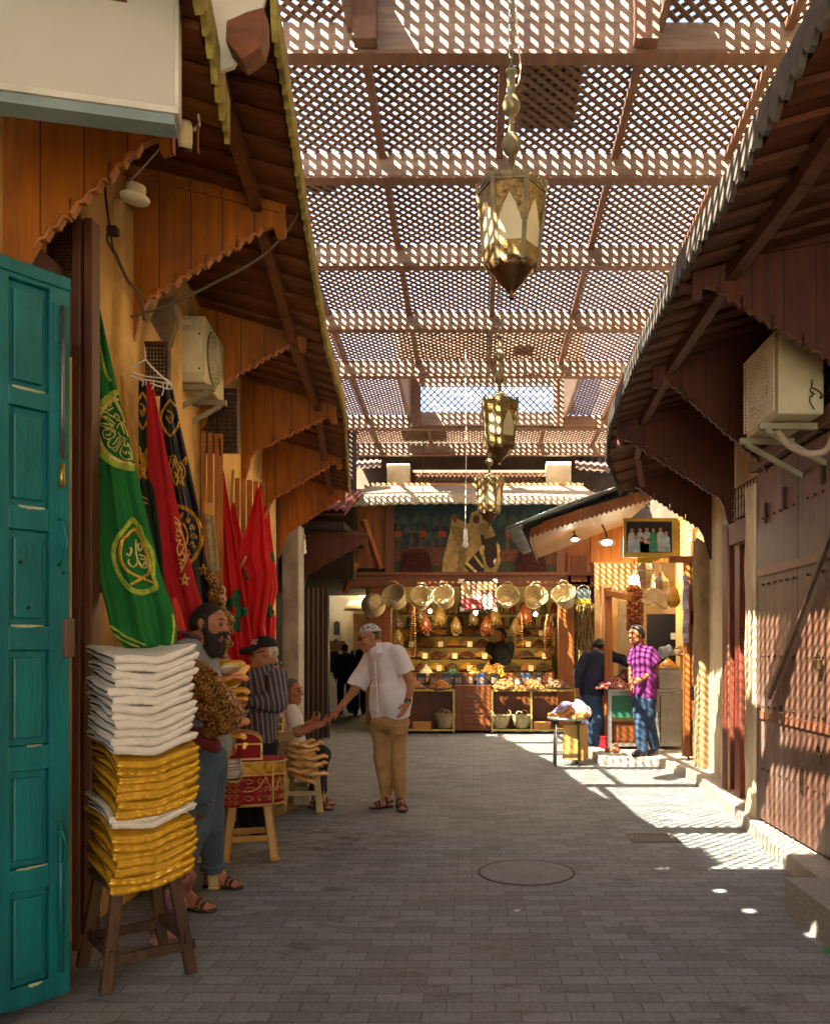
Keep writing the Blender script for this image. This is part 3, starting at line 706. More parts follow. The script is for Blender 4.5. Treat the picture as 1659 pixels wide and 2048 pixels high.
# security camera
c = P(370, 268, 3.62)
t_ = thing('security_camera', 'small cream bullet security camera under the near eave', 'camera', c)
Mx = Matrix.Rotation(.45, 3, 'X') @ Matrix.Rotation(.15, 3, 'Y')
MB().lathe(c, [(.0,-.055),(.026,-.055),(.031,-.03),(.031,.03),(.022,.052),(0,.055)], 20, Mx).build('body', WHITEP, t_)
MB().lathe(c+Mx @ Vector((0,0,-.05)), [(.0,-.012),(.028,-.012),(.028,0),(0,0)], 20, Mx).build('lens', BLACKP, t_)
MB().tube([c+Vector((.03,.02,.03)),c+Vector((.05,.03,.06)),c+Vector((.045,.04,.13))], .008, 8).build('bracket', WHITEP, t_)
MB().box(c+Vector((.048,.02,.0)), (.006,.02,.14)).build('mount', SOFF, t_)
# dangling downlight
c = P(271, 385, 3.9)
t_ = thing('ceiling_lamp', 'round white downlight dangling by its wire from the bracket', 'lamp', c)
MB().lathe(c, [(0,-.035),(.062,-.035),(.066,-.022),(.045,-.008),(.043,.03),(.0,.034)], 28, Matrix.Rotation(.12,3,'Y')).build('housing', WHITEP, t_)
MB().tube([c+Vector((-.01,0,.03)),P(263,358,3.85),P(285,335,3.8),P(312,305,3.75),P(330,280,3.72)], .004, 6).build('wire', mk('grey_wire', '#8d8674', .6), t_)
# cables on the left
CAB = mk('cable', '#57462f', .8, var=.3); CABD = mk('dark_cable', '#2a2018', .8)
def sm(pts, n=6):
    pts = [Vector(p) for p in pts]; out = []
    for i in range(len(pts)-1):
        p0, p1, p2, p3 = pts[max(i-1,0)], pts[i], pts[i+1], pts[min(i+2,len(pts)-1)]
        for k in range(n):
            t = k/n; out.append(.5*((2*p1)+(p2-p0)*t+(2*p0-5*p1+4*p2-p3)*t*t+(3*p1-p0-3*p2+p3)*t**3))
    return out+[pts[-1]]
def cable(label, pts, r=.007, mat=None): return solo(MB().tube(sm(pts), r, 6), 'cable', mat or CAB, label, 'cable')
cable('long grey cable swagged from the plaster wall up to the mossy eave', [P(262,634,4.85),P(330,612,4.9),P(420,570,5.0),P(520,515,5.1),(lambda p: p)(P(575,460,5.15)),P(596,425,5.15)], .008)
cable('pair of knotted cables drooping across the cream wall above the hanger', [P(222,450,4.7),P(215,480,4.72),P(232,510,4.75),P(255,560,4.8),P(280,590,4.85),P(288,640,4.87)], .009, CAB)
cable('thin black wires hanging in a loop beside the second bracket', [P(208,340,4.6),P(212,400,4.6),P(222,470,4.62),P(226,505,4.65)], .006, CABD)
cable('loose twisted wire tangle above the teal door', [P(-10,440,3.95),P(8,470,3.95),P(16,495,3.98),P(18,525,4.0),P(28,500,4.0)], .005, CABD)
solo(MB().box(P(226,462,4.6), (.05,.05,.04)), 'junction_box', CABD, 'small black junction clamp where wires meet on the cream wall', 'junction box')
# old white pipe and broken board stump beside fin
solo(MB().prism([P(x,y,5.55) for x, y in ((345,590),(352,640),(338,690),(322,680),(300,640),(318,600))], (0,.06,0)), 'broken_board', mk('grey_board', '#6b5a40', .9, var=.4, vs=9), 'frayed grey board end hanging under the second bracket', 'board')
# air conditioners
def aircon(name, label, c, w, h, d, yaw, fan_side, hose=None):
    """local x: outwards (fan face), y: along the wall"""
    t = thing(name, label, 'air conditioner', c, yaw)
    MB().box((0,0,h/2), (d,w,h)).build('casing', mk('aircon_casing', '#bfb28c', .5, var=.1, vs=3, stain='#8d7d58', st_s=3, st_a=.35), t, local=True, bevel=.012)
    x = fan_side*(d/2+.004)
    mb = MB(); Mr = Matrix.Rotation(R(90), 3, 'Y')
    for r in (.05,.085,.12,.155,.19): mb.tube([Vector((x+fan_side*.012,-.06+r*math.cos(a*math.pi/12),h/2+r*math.sin(a*math.pi/12))) for a in range(25)], .004, 4)
    for k in range(8): a = k*math.pi/8; mb.bar((x+fan_side*.008,-.06-.2*math.cos(a),h/2-.2*math.sin(a)),(x+fan_side*.008,-.06+.2*math.cos(a),h/2+.2*math.sin(a)),.004,.004)
    mb.build('fan_guard', WHITEP, t, local=True)
    MB().lathe((x,-.06,h/2), [(.0,0),(.205,0),(.205,fan_side*.004),(0,fan_side*.004)], 28, Mr).build('fan_recess', mk('fan_dark', '#6b624c', .7), t, local=True)
    mb = MB(); y = -w/2-.003
    mb.box((-d*.02,y,h*.88),(d*.3,.006,.035)); mb.box((.0,y,h*.45),(d*.86,.004,h*.62))
    mb.build('side_cover', WHITEP, t, local=True, bevel=.002)
    mb = MB()
    for a in (-.35,.35):
        for z in (.2,.72): mb.ball((a*d,y-.004,z*h), .008, 6)
    mb.build('screws', IRON, t, local=True)
    for yy in (-w*.42, w*.2):
        b = MB(); b.box((-.03,yy,-.03),(d+.18,.045,.04)); b.bar((-d/2-.1,yy,-.28),(d/2+.02,yy,-.05),.035,.03)
        b.build('bracket', mk('bracket_paint', '#8f8668', .6, .2, var=.3), t, local=True)
    return t
cA = P(392, 768, 6.3)
aircon('air_conditioner', 'cream air conditioner outdoor unit on brackets over the hanging robes', (-2.13,6.55,cA.z), .62, .49, .27, R(4), 1)
t_ = aircon('air_conditioner', 'large air conditioner unit with front grille on the shaded right wall', (2.08,5.72,3.0), .64, .56, .29, R(180), 1)
mb = MB()
for i in range(22): mb.bar((.165,-.30,.03+i*.0235),(.165,.30,.03+i*.0235),.006,.008)
for i in range(12): mb.bar((.167,-.30+i*.054,.03),(.167,-.30+i*.054,.53),.005,.006)
mb.build('front_grille', WHITEP, t_, local=True)
solo(MB().tube(sm([(1.95,5.45,2.9),(2.0,5.4,2.8),(2.1,5.36,2.74),(2.22,5.36,2.76),(2.3,5.42,2.9)]), .022, 8), 'drain_hose', mk('hose_lag', '#9d8a72', .8, var=.25), 'pale looped drain hose below the right-hand air conditioner', 'hose')
mb = MB()
for i in range(4):
    p = [Vector((2.12+.1*random.random(),5.385,3.1+.2*random.random()))]
    for k in range(4): p.append(p[-1]+Vector((random.uniform(-.02,.04),-.006,random.uniform(-.05,.02))))
    mb.tube(sm(p,5), .004, 5)
solo(mb, 'cable', CABD, 'tangle of dark cables on the side of the right-hand air conditioner', 'cable')
cable('thin black cable swagged under the shaded eave above the air conditioner', [P(1325,640,6.3),P(1375,650,6.3),P(1440,648,6.3),P(1505,628,6.3)], .007, CABD)
solo(MB().prism([P(x,y,7.5) for x, y in ((1240,735),(1275,722),(1288,742),(1268,760),(1282,782),(1262,790),(1255,765))], (0,.02,0)), 'torn_sheet', mk('plastic_sheet', '#b9b0a4', .35, var=.2), 'scrap of pale plastic sheet caught on the shaded eave', 'plastic sheet')
# ------------------------------------------------------------------ cloth
class Cloth:
    def __init__(s, rows, folds=3, amp=.02, ph=0, wob=.004, tw=0):
        s.r = rows; s.folds = folds; s.amp = amp; s.ph = ph; s.wob = wob; s.tw = tw
    def row(s, y):
        r = s.r
        for i in range(len(r)-1):
            if y <= r[i+1][0] or i == len(r)-2:
                q = max(0, min(1, (y-r[i][0])/(r[i+1][0]-r[i][0]))); q = q
                return [lerp(a, b, q) for a, b in zip(r[i], r[i+1])]
    def uy(s, u, y):
        _, xl, xr, dl, dr = s.row(y); t = (y-s.r[0][0])/(s.r[-1][0]-s.r[0][0])
        q = u*s.folds*6.283+s.ph+s.tw*t+.5*math.sin(t*5+s.ph); D = lerp(dl, dr, u)-s.amp*(math.asin(.97*math.sin(q))*.62+.28*math.sin(q*2.3+1.7+t*2))*(.3+.7*t)+s.wob*math.sin(y*.031+u*9)
        return P(lerp(xl, xr, u), y, D)
    def mesh(s, nu=28, nv=60): return MB().grid(lambda u, v: s.uy(u, lerp(s.r[0][0], s.r[-1][0], v)), nu, nv)
    def thread(s, mb, pts, r=.0035, clip=True, off=.007, n=5, flat=6):
        run = []
        for p in sm([(a, b, 0) for a, b in pts], n):
            _, xl, xr, _, _ = s.row(p.y); u = (p.x-xl)/max(1e-3, xr-xl)
            if 0.0 <= u <= 1.0: run.append(s.uy(u, p.y)+Vector((0,-off,0)))
            else:
                if len(run) > 1: mb.tube(run, r, flat)
                run = []
        if len(run) > 1: mb.tube(run, r, flat)
def velvet(name, c, sh=.35): return mk(name, c, .85, var=.18, vs=6, bump=.12, bs=70, sheen=sh, stretch=(1,1,.4))
GOLDT = mk('gold_thread', '#c9962c', .42, .35, var=.35, vs=40, bump=.4, bs=120)
GOLDL = mk('pale_gold_thread', '#cdb163', .5, .2, var=.3, vs=40, bump=.4, bs=120)
LIME = mk('lime_braid', '#8f9a2e', .6, .05, var=.35, vs=30, bump=.5, bs=90)
def garment(name, label, cat, cl_, mat, grp=None, nu=28, nv=60):
    t = thing(name, label, cat, cl_.uy(.5, cl_.r[-1][0]), group=grp)
    cl_.mesh(nu, nv).build('fabric', mat, t, solid=.006); return t
def circ(cx, cy, r, a0=0, a1=360, ry=None, n=28): return [(cx+r*math.cos(R(lerp(a0,a1,i/n))), cy+(ry or r)*math.sin(R(lerp(a0,a1,i/n)))) for i in range(n+1)]
def z1(p, o=(180,640), k=5.69): return [(o[0]+x/k, o[1]+y/k) for x, y in p]
def z2(p): return z1(p, (200,980), 6.4)
# big green robe
GR = Cloth([(548,178,183,4.3,4.3),(620,177,200,4.28,4.3),(700,176,217,4.26,4.28),(770,176,232,4.25,4.27),(850,177,252,4.22,4.24),(950,180,275,4.2,4.2),(1050,184,298,4.18,4.15),(1150,196,322,4.16,4.12),(1220,214,346,4.14,4.1),(1260,222,354,4.13,4.1),(1296,250,352,4.12,4.1)], 2.2, .035, .6, tw=1.2)
tg = garment('robe', 'long bright green velvet cloth with round gold calligraphy medallion beside the frame', 'robe', GR, velvet('green_velvet', '#0a5a1c'))
mb = MB()
for r in (83, 79.5, 76): GR.thread(mb, circ(266,858,r,40,330), .0062, n=2)
mb.build('braid', LIME, tg)
mb = MB()
for r in (71.5, 68): GR.thread(mb, circ(266,858,r,40,330), .005, n=2)
for pts in ([(180,960),(200,1030),(240,1020),(270,1000)],[(180,960),(200,900),(230,870),(260,880),(330,1010),(350,1040)],[(250,880),(320,950),(360,1040),(400,1170)],[(130,1060),(180,1050),(240,1090),(300,1120),(330,1150)],[(130,1100),(200,1110),(260,1160),(290,1190)],
    [(120,1130),(140,1110),(180,1120),(230,1180),(270,1200),(260,1220),(200,1190),(140,1180),(130,1200),(200,1230),(270,1250),(300,1280)],[(150,1300),(160,1260),(220,1250),(290,1290),(280,1330),(220,1360),(170,1340),(150,1290)],[(190,1310),(230,1310),(240,1280)],
    [(230,1370),(210,1420),(250,1460),(310,1440),(350,1360),(330,1340),(290,1400),(260,1420)],[(300,1490),(340,1440),(380,1370),(400,1400),(350,1500),(370,1560),(430,1590),(480,1570),(440,1500)],[(380,1490),(410,1530),(420,1490)],[(340,1150),(400,1210),(440,1330)],[(310,1240),(350,1180),(400,1300)],[(330,1280),(350,1320),(420,1360)],
    [(220,920),(250,950),(230,990)],[(290,870),(320,920),(330,900)],[(430,1400),(470,1480),(490,1600)],[(400,1150),(430,1230),(440,1290)],[(280,1110),(300,1070),(340,1120),(310,1150)],[(390,1420),(420,1440),(440,1420)],[(270,1470),(290,1500),(320,1480)]):
    GR.thread(mb, z1(pts), .0034)
mb.build('calligraphy', GOLDL, tg)
mb = MB(); drop = z2([(420,350),(330,470),(225,600),(165,780),(185,950),(255,1120),(335,1230),(420,1305),(530,1335),(650,1310),(735,1265),(740,1200),(705,1120),(705,900),(668,750),(570,600),(530,480),(420,350)])
for k in (0, 1, 2):
    q = [(lerp(x,270,.055*k), lerp(y,1112,.045*k)) for x, y in drop]; GR.thread(mb, q, .0062, n=3)
GR.thread(mb, [(180,610),(196,680),(212,745),(222,762)], .008); GR.thread(mb, [(178,585),(186,600),(198,650)], .008)
GR.thread(mb, [(222,1252),(250,1272),(290,1290)], .007); GR.thread(mb, [(220,1262),(248,1282),(280,1295)], .006); GR.thread(mb, [(346,1228),(349,1255),(345,1290)], .007)
mb.build('braid', LIME, tg)
mb = MB()
for k in (-1, 0, 1):
    GR.thread(mb, [(x+k*1.6, y) for x, y in z2([(450,490),(370,570),(290,650),(265,800),(290,940),(380,1050),(550,1130),(690,1190)])], .0055)
    GR.thread(mb, [(x+k*1.6, y) for x, y in z2([(450,490),(530,610),(590,760),(630,900),(640,1050),(560,1120),(410,1210)])], .0055)
mb.build('crossed_motif', GOLDT, tg)
mb = MB()
for p in ([(465,640),(470,800),(490,930),(430,985),(375,940),(375,890)],[(390,740),(410,760),(385,840),(345,815)],[(490,700),(520,690),(552,700),(530,770),(500,765),(490,700)],[(510,830),(580,860),(600,930)],[(500,910),(540,985),(600,990),(610,945),(580,930),(560,970)],[(530,880),(590,905),(600,960)]):
    GR.thread(mb, z2(p), .005)
mb.build('calligraphy', GOLDL, tg)
# dark robe behind the green one
DK = Cloth([(720,176,200,4.42,4.42),(900,176,214,4.42,4.42),(1100,178,225,4.4,4.4),(1185,180,230,4.4,4.4)], 2, .02)
td = garment('robe', 'near-black velvet robe mostly hidden behind the bright green one', 'robe', DK, velvet('black_green_velvet', '#0a120c', .1), nu=16)
mb = MB()
for cx, cy in ((181,845),(182,885),(181,925),(192,1085),(182,1125)): 
    for k in range(4): DK.thread(mb, [(cx+random.uniform(-5,6),cy+random.uniform(-14,14)) for _ in range(4)], .005)
mb.build('embroidery', GOLDT, td)
# tan cloth, dark green robe, red robe, black robe, all tied to one wire hanger
TN = Cloth([(752,240,246,4.42,4.42),(820,242,260,4.4,4.4),(900,248,272,4.38,4.38),(980,256,280,4.38,4.38)], 2, .015)
garment('scarf', 'tan and ochre cloth strip tied to the left end of the wire hanger', 'scarf', TN, velvet('tan_cloth', '#a8772e', .2), nu=12, nv=24)
DG = Cloth([(762,276,292,5.2,5.2),(800,268,296,5.2,5.2),(860,263,300,5.2,5.2),(960,266,305,5.2,5.2),(1080,285,322,5.2,5.2),(1200,300,330,5.2,5.2)], 2.4, .02, 1)
t1 = garment('robe', 'dark bottle-green robe with gold leaf and lion embroidery left of the red one', 'robe', DG, velvet('bottle_green_velvet', '#12251a', .12))
def leafm(C, mb, cx, cy, w, h, r=.006):
    for s in (1, -1):
        for k in (0, .12): C.thread(mb, [(cx,cy-h),(cx+s*w*(.9-k),cy-h*.3),(cx+s*w*(1-k),cy+h*.2),(cx+s*w*(.55-k),cy+h*.7),(cx,cy+h)], r)
    C.thread(mb, [(cx-w*.4,cy-h*.1),(cx,cy+h*.3),(cx+w*.4,cy-h*.15)], r*.7); C.thread(mb, [(cx-w*.3,cy-h*.4),(cx+w*.2,cy-h*.2),(cx-w*.1,cy+h*.1)], r*.7)
def lionm(C, mb, cx, cy, w, h, r=.006):
    for pts in ([(-1,-.9),(-.4,-1),(-.1,-.6),(.2,-.2),(0,.3),(.3,.8),(.8,1)],[(-.9,-.6),(-.5,-.4),(-.7,0),(-.2,.2),(-.6,.7),(-.9,.9)],[(-.8,-.8),(-1,-.3),(-.7,.3),(-.3,.9),(0,.9)],[(.2,-.6),(.7,-.3),(.9,.2),(.5,.6),(.7,.9)],[(.1,-.4),(.5,0),(.3,.5)],[(-.5,-.8),(-.2,-.3),(.1,.1)],[(-.4,.1),(0,.5),(-.2,1)],[(.6,-.6),(1,-.9),(.9,-.4)]):
        C.thread(mb, [(cx+a*w,cy+b*h) for a, b in pts], r)
mb = MB(); leafm(DG, mb, 286, 822, 15, 37); lionm(DG, mb, 284, 926, 12, 32); DG.thread(mb, [(284,992),(296,1000)], .005); DG.thread(mb, [(284,1003),(296,1008)], .005)
mb.build('embroidery', GOLDT, t1)
BK = Cloth([(772,322,344,5.45,5.45),(850,318,360,5.5,5.5),(920,318,376,5.55,5.55),(1010,330,396,5.6,5.6),(1130,350,414,5.65,5.65),(1215,370,430,5.7,5.7),(1300,380,440,5.7,5.7)], 2, .03, 2)
t2 = garment('robe', 'black satin robe with gold leaf, lion, ring and star embroidery', 'robe', BK, mk('black_satin', '#120e10', .45, var=.3, bump=.1, sheen=.1))
mb = MB(); leafm(BK, mb, 341, 836, 20, 37); lionm(BK, mb, 356, 942, 17, 30)
BK.thread(mb, circ(352,1074,53,-100,88,63), .008, n=2); BK.thread(mb, circ(352,1074,49,-100,88,59), .006, n=2)
for k in range(7):
    a = R(-75+k*24); cx, cy = 352+36*math.cos(a), 1074+44*math.sin(a); c, s = math.cos(a), math.sin(a)
    BK.thread(mb, [(cx-6*c-3*s,cy-6*s+3*c),(cx,cy-5),(cx+5*c,cy+6),(cx+7*c-3*s,cy+7*s)], .0045); BK.thread(mb, [(cx-2,cy+5),(cx+3,cy+1)], .004)
BK.thread(mb, circ(352,1074,24,-90,80,32), .007, n=2)
star = lambda cx, cy, r: [(cx+r*math.sin(R(144*i)), cy-1.25*r*math.cos(R(144*i))) for i in range(6)]
def poly(C, mb, pts, r):
    for a, b in zip(pts[:-1], pts[1:]): C.thread(mb, [a, b], r, n=6)
poly(BK, mb, star(407,1140,10), .0035); mb.build('embroidery', GOLDT, t2)
RD = Cloth([(762,294,304,5.1,5.1),(800,294,312,5.1,5.1),(850,294,322,5.12,5.12),(950,296,342,5.18,5.2),(1050,299,362,5.25,5.3),(1120,306,379,5.3,5.38),(1210,330,404,5.35,5.45),(1270,345,414,5.35,5.45),(1330,350,420,5.35,5.45)], 1.8, .03, 4.4, tw=.8)
t3 = garment('robe', 'crimson velvet robe with a half medallion of gold script at its edge', 'robe', RD, velvet('crimson_velvet', '#a8101c', .3))
mb = MB()
for pts in ([(955,345),(1010,400),(1060,520),(1110,660),(1125,800),(1100,920),(1060,1000),(1030,1060)],[(960,360),(1000,380)],[(1000,430),(1050,560),(1090,700),(1100,820),(1070,920)],[(960,440),(990,430),(965,400)],[(975,480),(1000,530),(975,550)],[(1000,510),(1040,560),(1010,600),(980,570)],[(975,620),(1040,700),(1070,700)],[(985,660),(1040,640),(1000,720),(990,760)],[(990,740),(1010,840),(1050,800),(1080,720)],[(1005,880),(1060,900),(1090,850),(1040,780)],[(1010,950),(1050,930),(1030,1010)]):
    RD.thread(mb, z2(pts), .0048)
poly(RD, mb, [(x-5+5, y) for x, y in star(370,1160,10.5)], .0035)
mb.build('calligraphy', GOLDL, t3)
garment('scarf', 'orange-red shawl fold showing below the crimson robe', 'scarf', Cloth([(1196,343,352,4.2,4.2),(1225,345,362,4.2,4.2),(1262,348,372,4.2,4.2)], 1, .02), velvet('orange_red', '#b5301c'), nu=10, nv=12)
# wire hanger
t_ = thing('wire_hanger', 'white wire hanger with strings tying up the robes', 'hanger', P(290,745,5.1))
mb = MB(); D = 5.06
mb.tube(sm([P(242,742,D),P(262,733,D),P(280,724,D),P(291,720,D),P(300,730,D),P(312,742,D),P(340,768,D)]), .006, 6)
mb.tube(sm([P(242,742,D),P(275,756,D),P(310,762,D),P(340,768,D)]), .004, 6); mb.tube(sm([P(244,738,D),P(290,752,D),P(330,757,D),P(342,770,D),P(338,778,D),P(300,766,D)]), .004, 6)
mb.build('wire', mk('white_wire', '#d9d2c4', .5), t_)
mb = MB()
for x, y, l in ((240,742,46),(244,745,30),(247,745,22),(284,758,14),(290,758,12),(306,762,16),(325,765,26),(333,768,10)):
    mb.tube(sm([P(x,y,D-.01),P(x+2,y+l*.5,D-.02),P(x-1+random.uniform(-2,3),y+l,D-.01)]), .0045, 5)
mb.tube(sm([P(291,720,D),P(290,700,D+.05),P(288,690,5.45)]), .004, 5)
mb.build('strings', mk('white_string', '#cfc7b6', .8), t_)
# wooden shutters behind the flags
PINE = mk('pine_boards', '#a8672a', .6, var=.3, vs=3, stretch=(9,9,.8), bump=.25, bs=40, stain='#5a3214', st_s=2)
def shutter(label, xs, y0, y1, D):
    t = thing('wooden_shutter', label, 'shutter', P((xs[0]+xs[-1])/2, y1, D))
    for i in range(len(xs)-1): MB().hexa([P(xs[i]+1.5,y1,D),P(xs[i+1]-1,y1,D),P(xs[i+1]-1,y1,D+.05),P(xs[i]+1.5,y1,D+.05),P(xs[i]+1.5,y0+i*2,D),P(xs[i+1]-1,y0+i*2,D),P(xs[i+1]-1,y0+i*2,D+.05),P(xs[i]+1.5,y0+i*2,D+.05)]).build('board', PINE, t, bevel=.004)
    MB().bar(P(xs[-1]-9,y0+16,D-.02),P(xs[-1]-6,y0+50,D-.02),.012,.012).build('latch', IRON, t)
shutter('orange pine board shutter standing behind the black robe', [386,400,413,427,447], 861, 1330, 6.9)
shutter('narrow orange pine shutter behind the flag with the tallest pole', [468,480,492,505,517,530], 956, 1330, 8.3)
# brocade strips beside the black robe
BROC = mk('grey_gold_brocade', '#8a7550', .6, .15, var=.45, vs=25, bump=.7, bs=55, stain='#c09a48', st_s=14, st_a=.6)
def brocade():
    t = NT('gold_lace'); v = t.coord(); a = t.n('TexVoronoi'); t.put(a.inputs['Vector'], v); a.inputs['Scale'].default_value = 70
    d = a.outputs['Distance']; n = t.noise(v, 14, 5)
    c = t.mix(t.ramp(n, [(.42,(0,0,0)),(.6,(1,1,1))]), t.ramp(d, [(.15, srgb('#c99a34')), (.42, srgb('#a07424')), (.6, srgb('#553410'))]), t.ramp(d, [(.2, srgb('#a8752a')), (.5, srgb('#6d4418'))]))
    t.put(t.b.inputs['Base Color'], c); t.b.inputs['Metallic'].default_value = .45; t.b.inputs['Roughness'].default_value = .38
    t.bump(t.math('MULTIPLY', d, -1.0), 1.0, .012); return t.m
GLACE = brocade()
t_ = garment('brocade_strip', 'grey-gold brocade strip with an orange top edge hanging by the shutter', 'textile', Cloth([(1005,410,424,5.6,5.6),(1030,409,426,5.6,5.6),(1145,418,440,5.6,5.6)], 1, .01), BROC, nu=12, nv=20)
solo(MB().prism([P(x,y,5.58) for x, y in ((410,1003),(424,1016),(426,1032),(409,1026))], (0,-.01,0)), 'card_tag', mk('orange_card', '#c98a2c', .7), 'orange card at the top of the hanging brocade strip', 'card')
s = SDF(); pts = [P(x,y,5.5) for x, y in ((424,1150),(432,1190),(442,1230),(446,1280),(436,1340),(440,1400))]
s.chain(pts, [.025,.05,.055,.05,.05,.05])
t_ = tag(base_origin(s.build('lace_bundle', GLACE, None, .012, wob=.03, wf=40)), 'twisted glittering gold lace bundle hanging behind the bearded man', 'textile')
# ------------------------------------------------------------------ red flags with green star
FLAG = mk('red_flag_cloth', '#c4100f', .7, var=.12, vs=3, bump=.1, bs=40, sheen=.15)
GREENS = mk('green_star_cloth', '#0d5a34', .75, var=.15)
def flag(label, C, stars=(), pole=None, D=7.4):
    t = garment('flag', label, 'flag', C, FLAG, 'red flags hung along the left shop front', 30, 56)
    if stars:
        mb = MB()
        for cx, cy, r, w, asp in stars:
            pts = [(cx+asp*r*math.sin(R(144*i+18)), cy-r*math.cos(R(144*i+18))) for i in range(6)]
            for k in (-1, 0, 1):
                for a, b in zip(pts[:-1], pts[1:]): C.thread(mb, [(a[0]+k*w,a[1]+k*w*.6), (b[0]+k*w,b[1]+k*w*.6)], w*.006, n=10, off=.01)
        mb.build('star', GREENS, t)
    if pole: MB().tube([P(*pole[0]), P(*pole[1])], .011, 8).build('pole', mk('flag_pole', '#a8843c', .5), t)
    return t
flag('red flag furthest back hanging between two others from a green cord', Cloth([(1005,462,468,7.6,7.6),(1100,458,490,7.6,7.6),(1250,462,520,7.6,7.6),(1330,465,530,7.6,7.6)], 2.3, .04), pole=((466,940,7.6),(464,1010,7.6)))
flag('red flag on a wooden pole at the far right with a small green mark', Cloth([(1012,524,538,7.9,7.9),(1060,522,541,7.9,7.9),(1150,520,553,7.9,7.9),(1175,520,556,7.9,7.9),(1215,518,546,7.9,7.9),(1240,518,552,7.9,7.9),(1300,520,549,7.9,7.9)], 1.7, .05, 1), [(546,1112,12,1.2,.8),(538,1222,13,1.6,.9)], ((540,1008,7.88),(515,1070,7.88)))
flag('red flag draped over a short pole end, second from the right', Cloth([(975,514,520,7.5,7.5),(1020,503,528,7.5,7.5),(1080,486,536,7.45,7.45),(1110,476,540,7.4,7.4),(1150,492,545,7.4,7.4),(1180,496,540,7.42,7.42),(1250,494,528,7.45,7.45),(1330,488,540,7.45,7.45)], 2.2, .05, 2, tw=1), [(488,1155,14,2,.5)], ((492,1112,7.36),(478,1140,7.36)))
flag('tall red flag in front with a large green star half folded away', Cloth([(942,442,447,7.1,7.1),(1000,437,456,7.1,7.1),(1100,432,475,7.05,7.05),(1180,436,487,7.0,7.0),(1260,440,500,7.0,7.0),(1330,446,510,7.0,7.0)], 2.0, .055, .5, tw=1.3), [(466,1222,42,2.6,.75)])
# ------------------------------------------------------------------ goods along the left side
OLDW = mk('old_stool_wood', '#4d3520', .75, var=.4, vs=4, stretch=(7,7,1), bump=.4, bs=40, stain='#241608', st_s=3)
WSAT = mk('white_satin', '#d2cabb', .3, var=.08, vs=6, bump=.5, bs=16, bdist=.012, sheen=.2, stain='#b5a888', st_s=5, st_a=.3)
GSAT = mk('gold_satin', '#cb9a26', .3, .3, var=.18, vs=6, bump=.55, bs=16, bdist=.012, stain='#8a5c10', st_s=5, st_a=.35)
CSAT = mk('cream_satin', '#d2c8b0', .35, var=.1, vs=6, bump=.18, bs=30)
YAW = R(38); E1 = Vector((math.cos(YAW), math.sin(YAW), 0)); E2 = Vector((-math.sin(YAW), math.cos(YAW), 0))
t_ = thing('stool', 'old splay-legged dark wooden stool under the tall cushion stack', 'stool', (-1.58,3.98,0), YAW)
MB().box((0,0,.455), (.34,.38,.03)).build('seat', OLDW, t_, local=True, bevel=.006)
fe = {}
for sx in (-1, 1):
    for sy in (-1, 1):
        a, b = Vector((sx*.19, sy*.20, 0)), Vector((sx*.125, sy*.15, .44)); fe[sx,sy] = (a, b)
        MB().bar(a, b, .05, .045).build('leg', OLDW, t_, local=True, bevel=.006)
def lg(sx, sy, z): a, b = fe[sx,sy]; return a.lerp(b, z/.44)
for p, q, z in (((-1,-1),(1,-1),.13),((-1,-1),(-1,1),.16),((1,-1),(1,1),.17),((-1,1),(1,1),.14)):
    a, b = lg(*p, z), lg(*q, z); d = (b-a).normalized()*.04; MB().bar(a-d, b+d, .022, .045).build('stretcher', OLDW, t_, local=True, bevel=.004)
def cushion_mesh(seed, sag, W=.37, Dp=.48, T=.040):
    rg = random.Random(seed); ph = rg.uniform(0, 6); nx, na = 40, 40; mb = MB()
    def f(u, v):
        x = (u-.5)*W; a = v*2*math.pi; ca, sa = math.cos(a), math.sin(a)
        e = abs(2*u-1); end = 1-.75*max(0, (e-.93)/.07)**1.5
        sgn = lambda q: (abs(q)**.45)*(1 if q > 0 else -1)
        y = sgn(ca)*Dp/2; z = sgn(sa)*T/2*end
        fr = max(0, -ca)                                   # front edge: quilted beads and a fold line
        if fr > .5: y -= .0045*abs(math.sin(x*math.pi/.038+ph+.8*math.sin(x*31+ph)))*(fr-.5)*2; z += .0012*math.sin(x*2*math.pi/.038+ph)*fr
        if fr > .80: y += .016*min(1, (fr-.80)/.12)
        if e > .985: x *= .985
        z += (.062*(abs(2*u-1)**1.15) if u > .5 else .03*(abs(2*u-1)**1.1))*(.5+.5*fr)
        z += sag*(-(max(0, -y/(Dp/2)))**2*.05) - sag*.03*max(0, .5-u)*max(0, -y/(Dp/2)) + .02*(y/(Dp/2))*(1-u)
        z += .004*math.sin(u*9+ph)+.003*math.sin(y*20+ph)
        x += .006*math.sin(y*14+ph)
        return Vector((x, y, z))
    return mb.grid(f, nx, na+1)
def cushion_proto(mat, seed, sag):
    o = cushion_mesh(seed, sag).build('cushion', mat, None); return o
WP = [cushion_proto(WSAT, i, .5) for i in range(3)]; GP = [cushion_proto(GSAT, i+5, 1.0) for i in range(3)]; CP = [cushion_proto(CSAT, 11, .7)]
SPEC = ['g']*7+['w','c']+['g']*7+['w']*12
used = set(); nW = nG = 0; z = .492
base = Vector((-1.565,3.985,0)); cw = SPEC.count('w')-1
rg = random.Random(3); gi = wi = 0; ntop = len(SPEC)
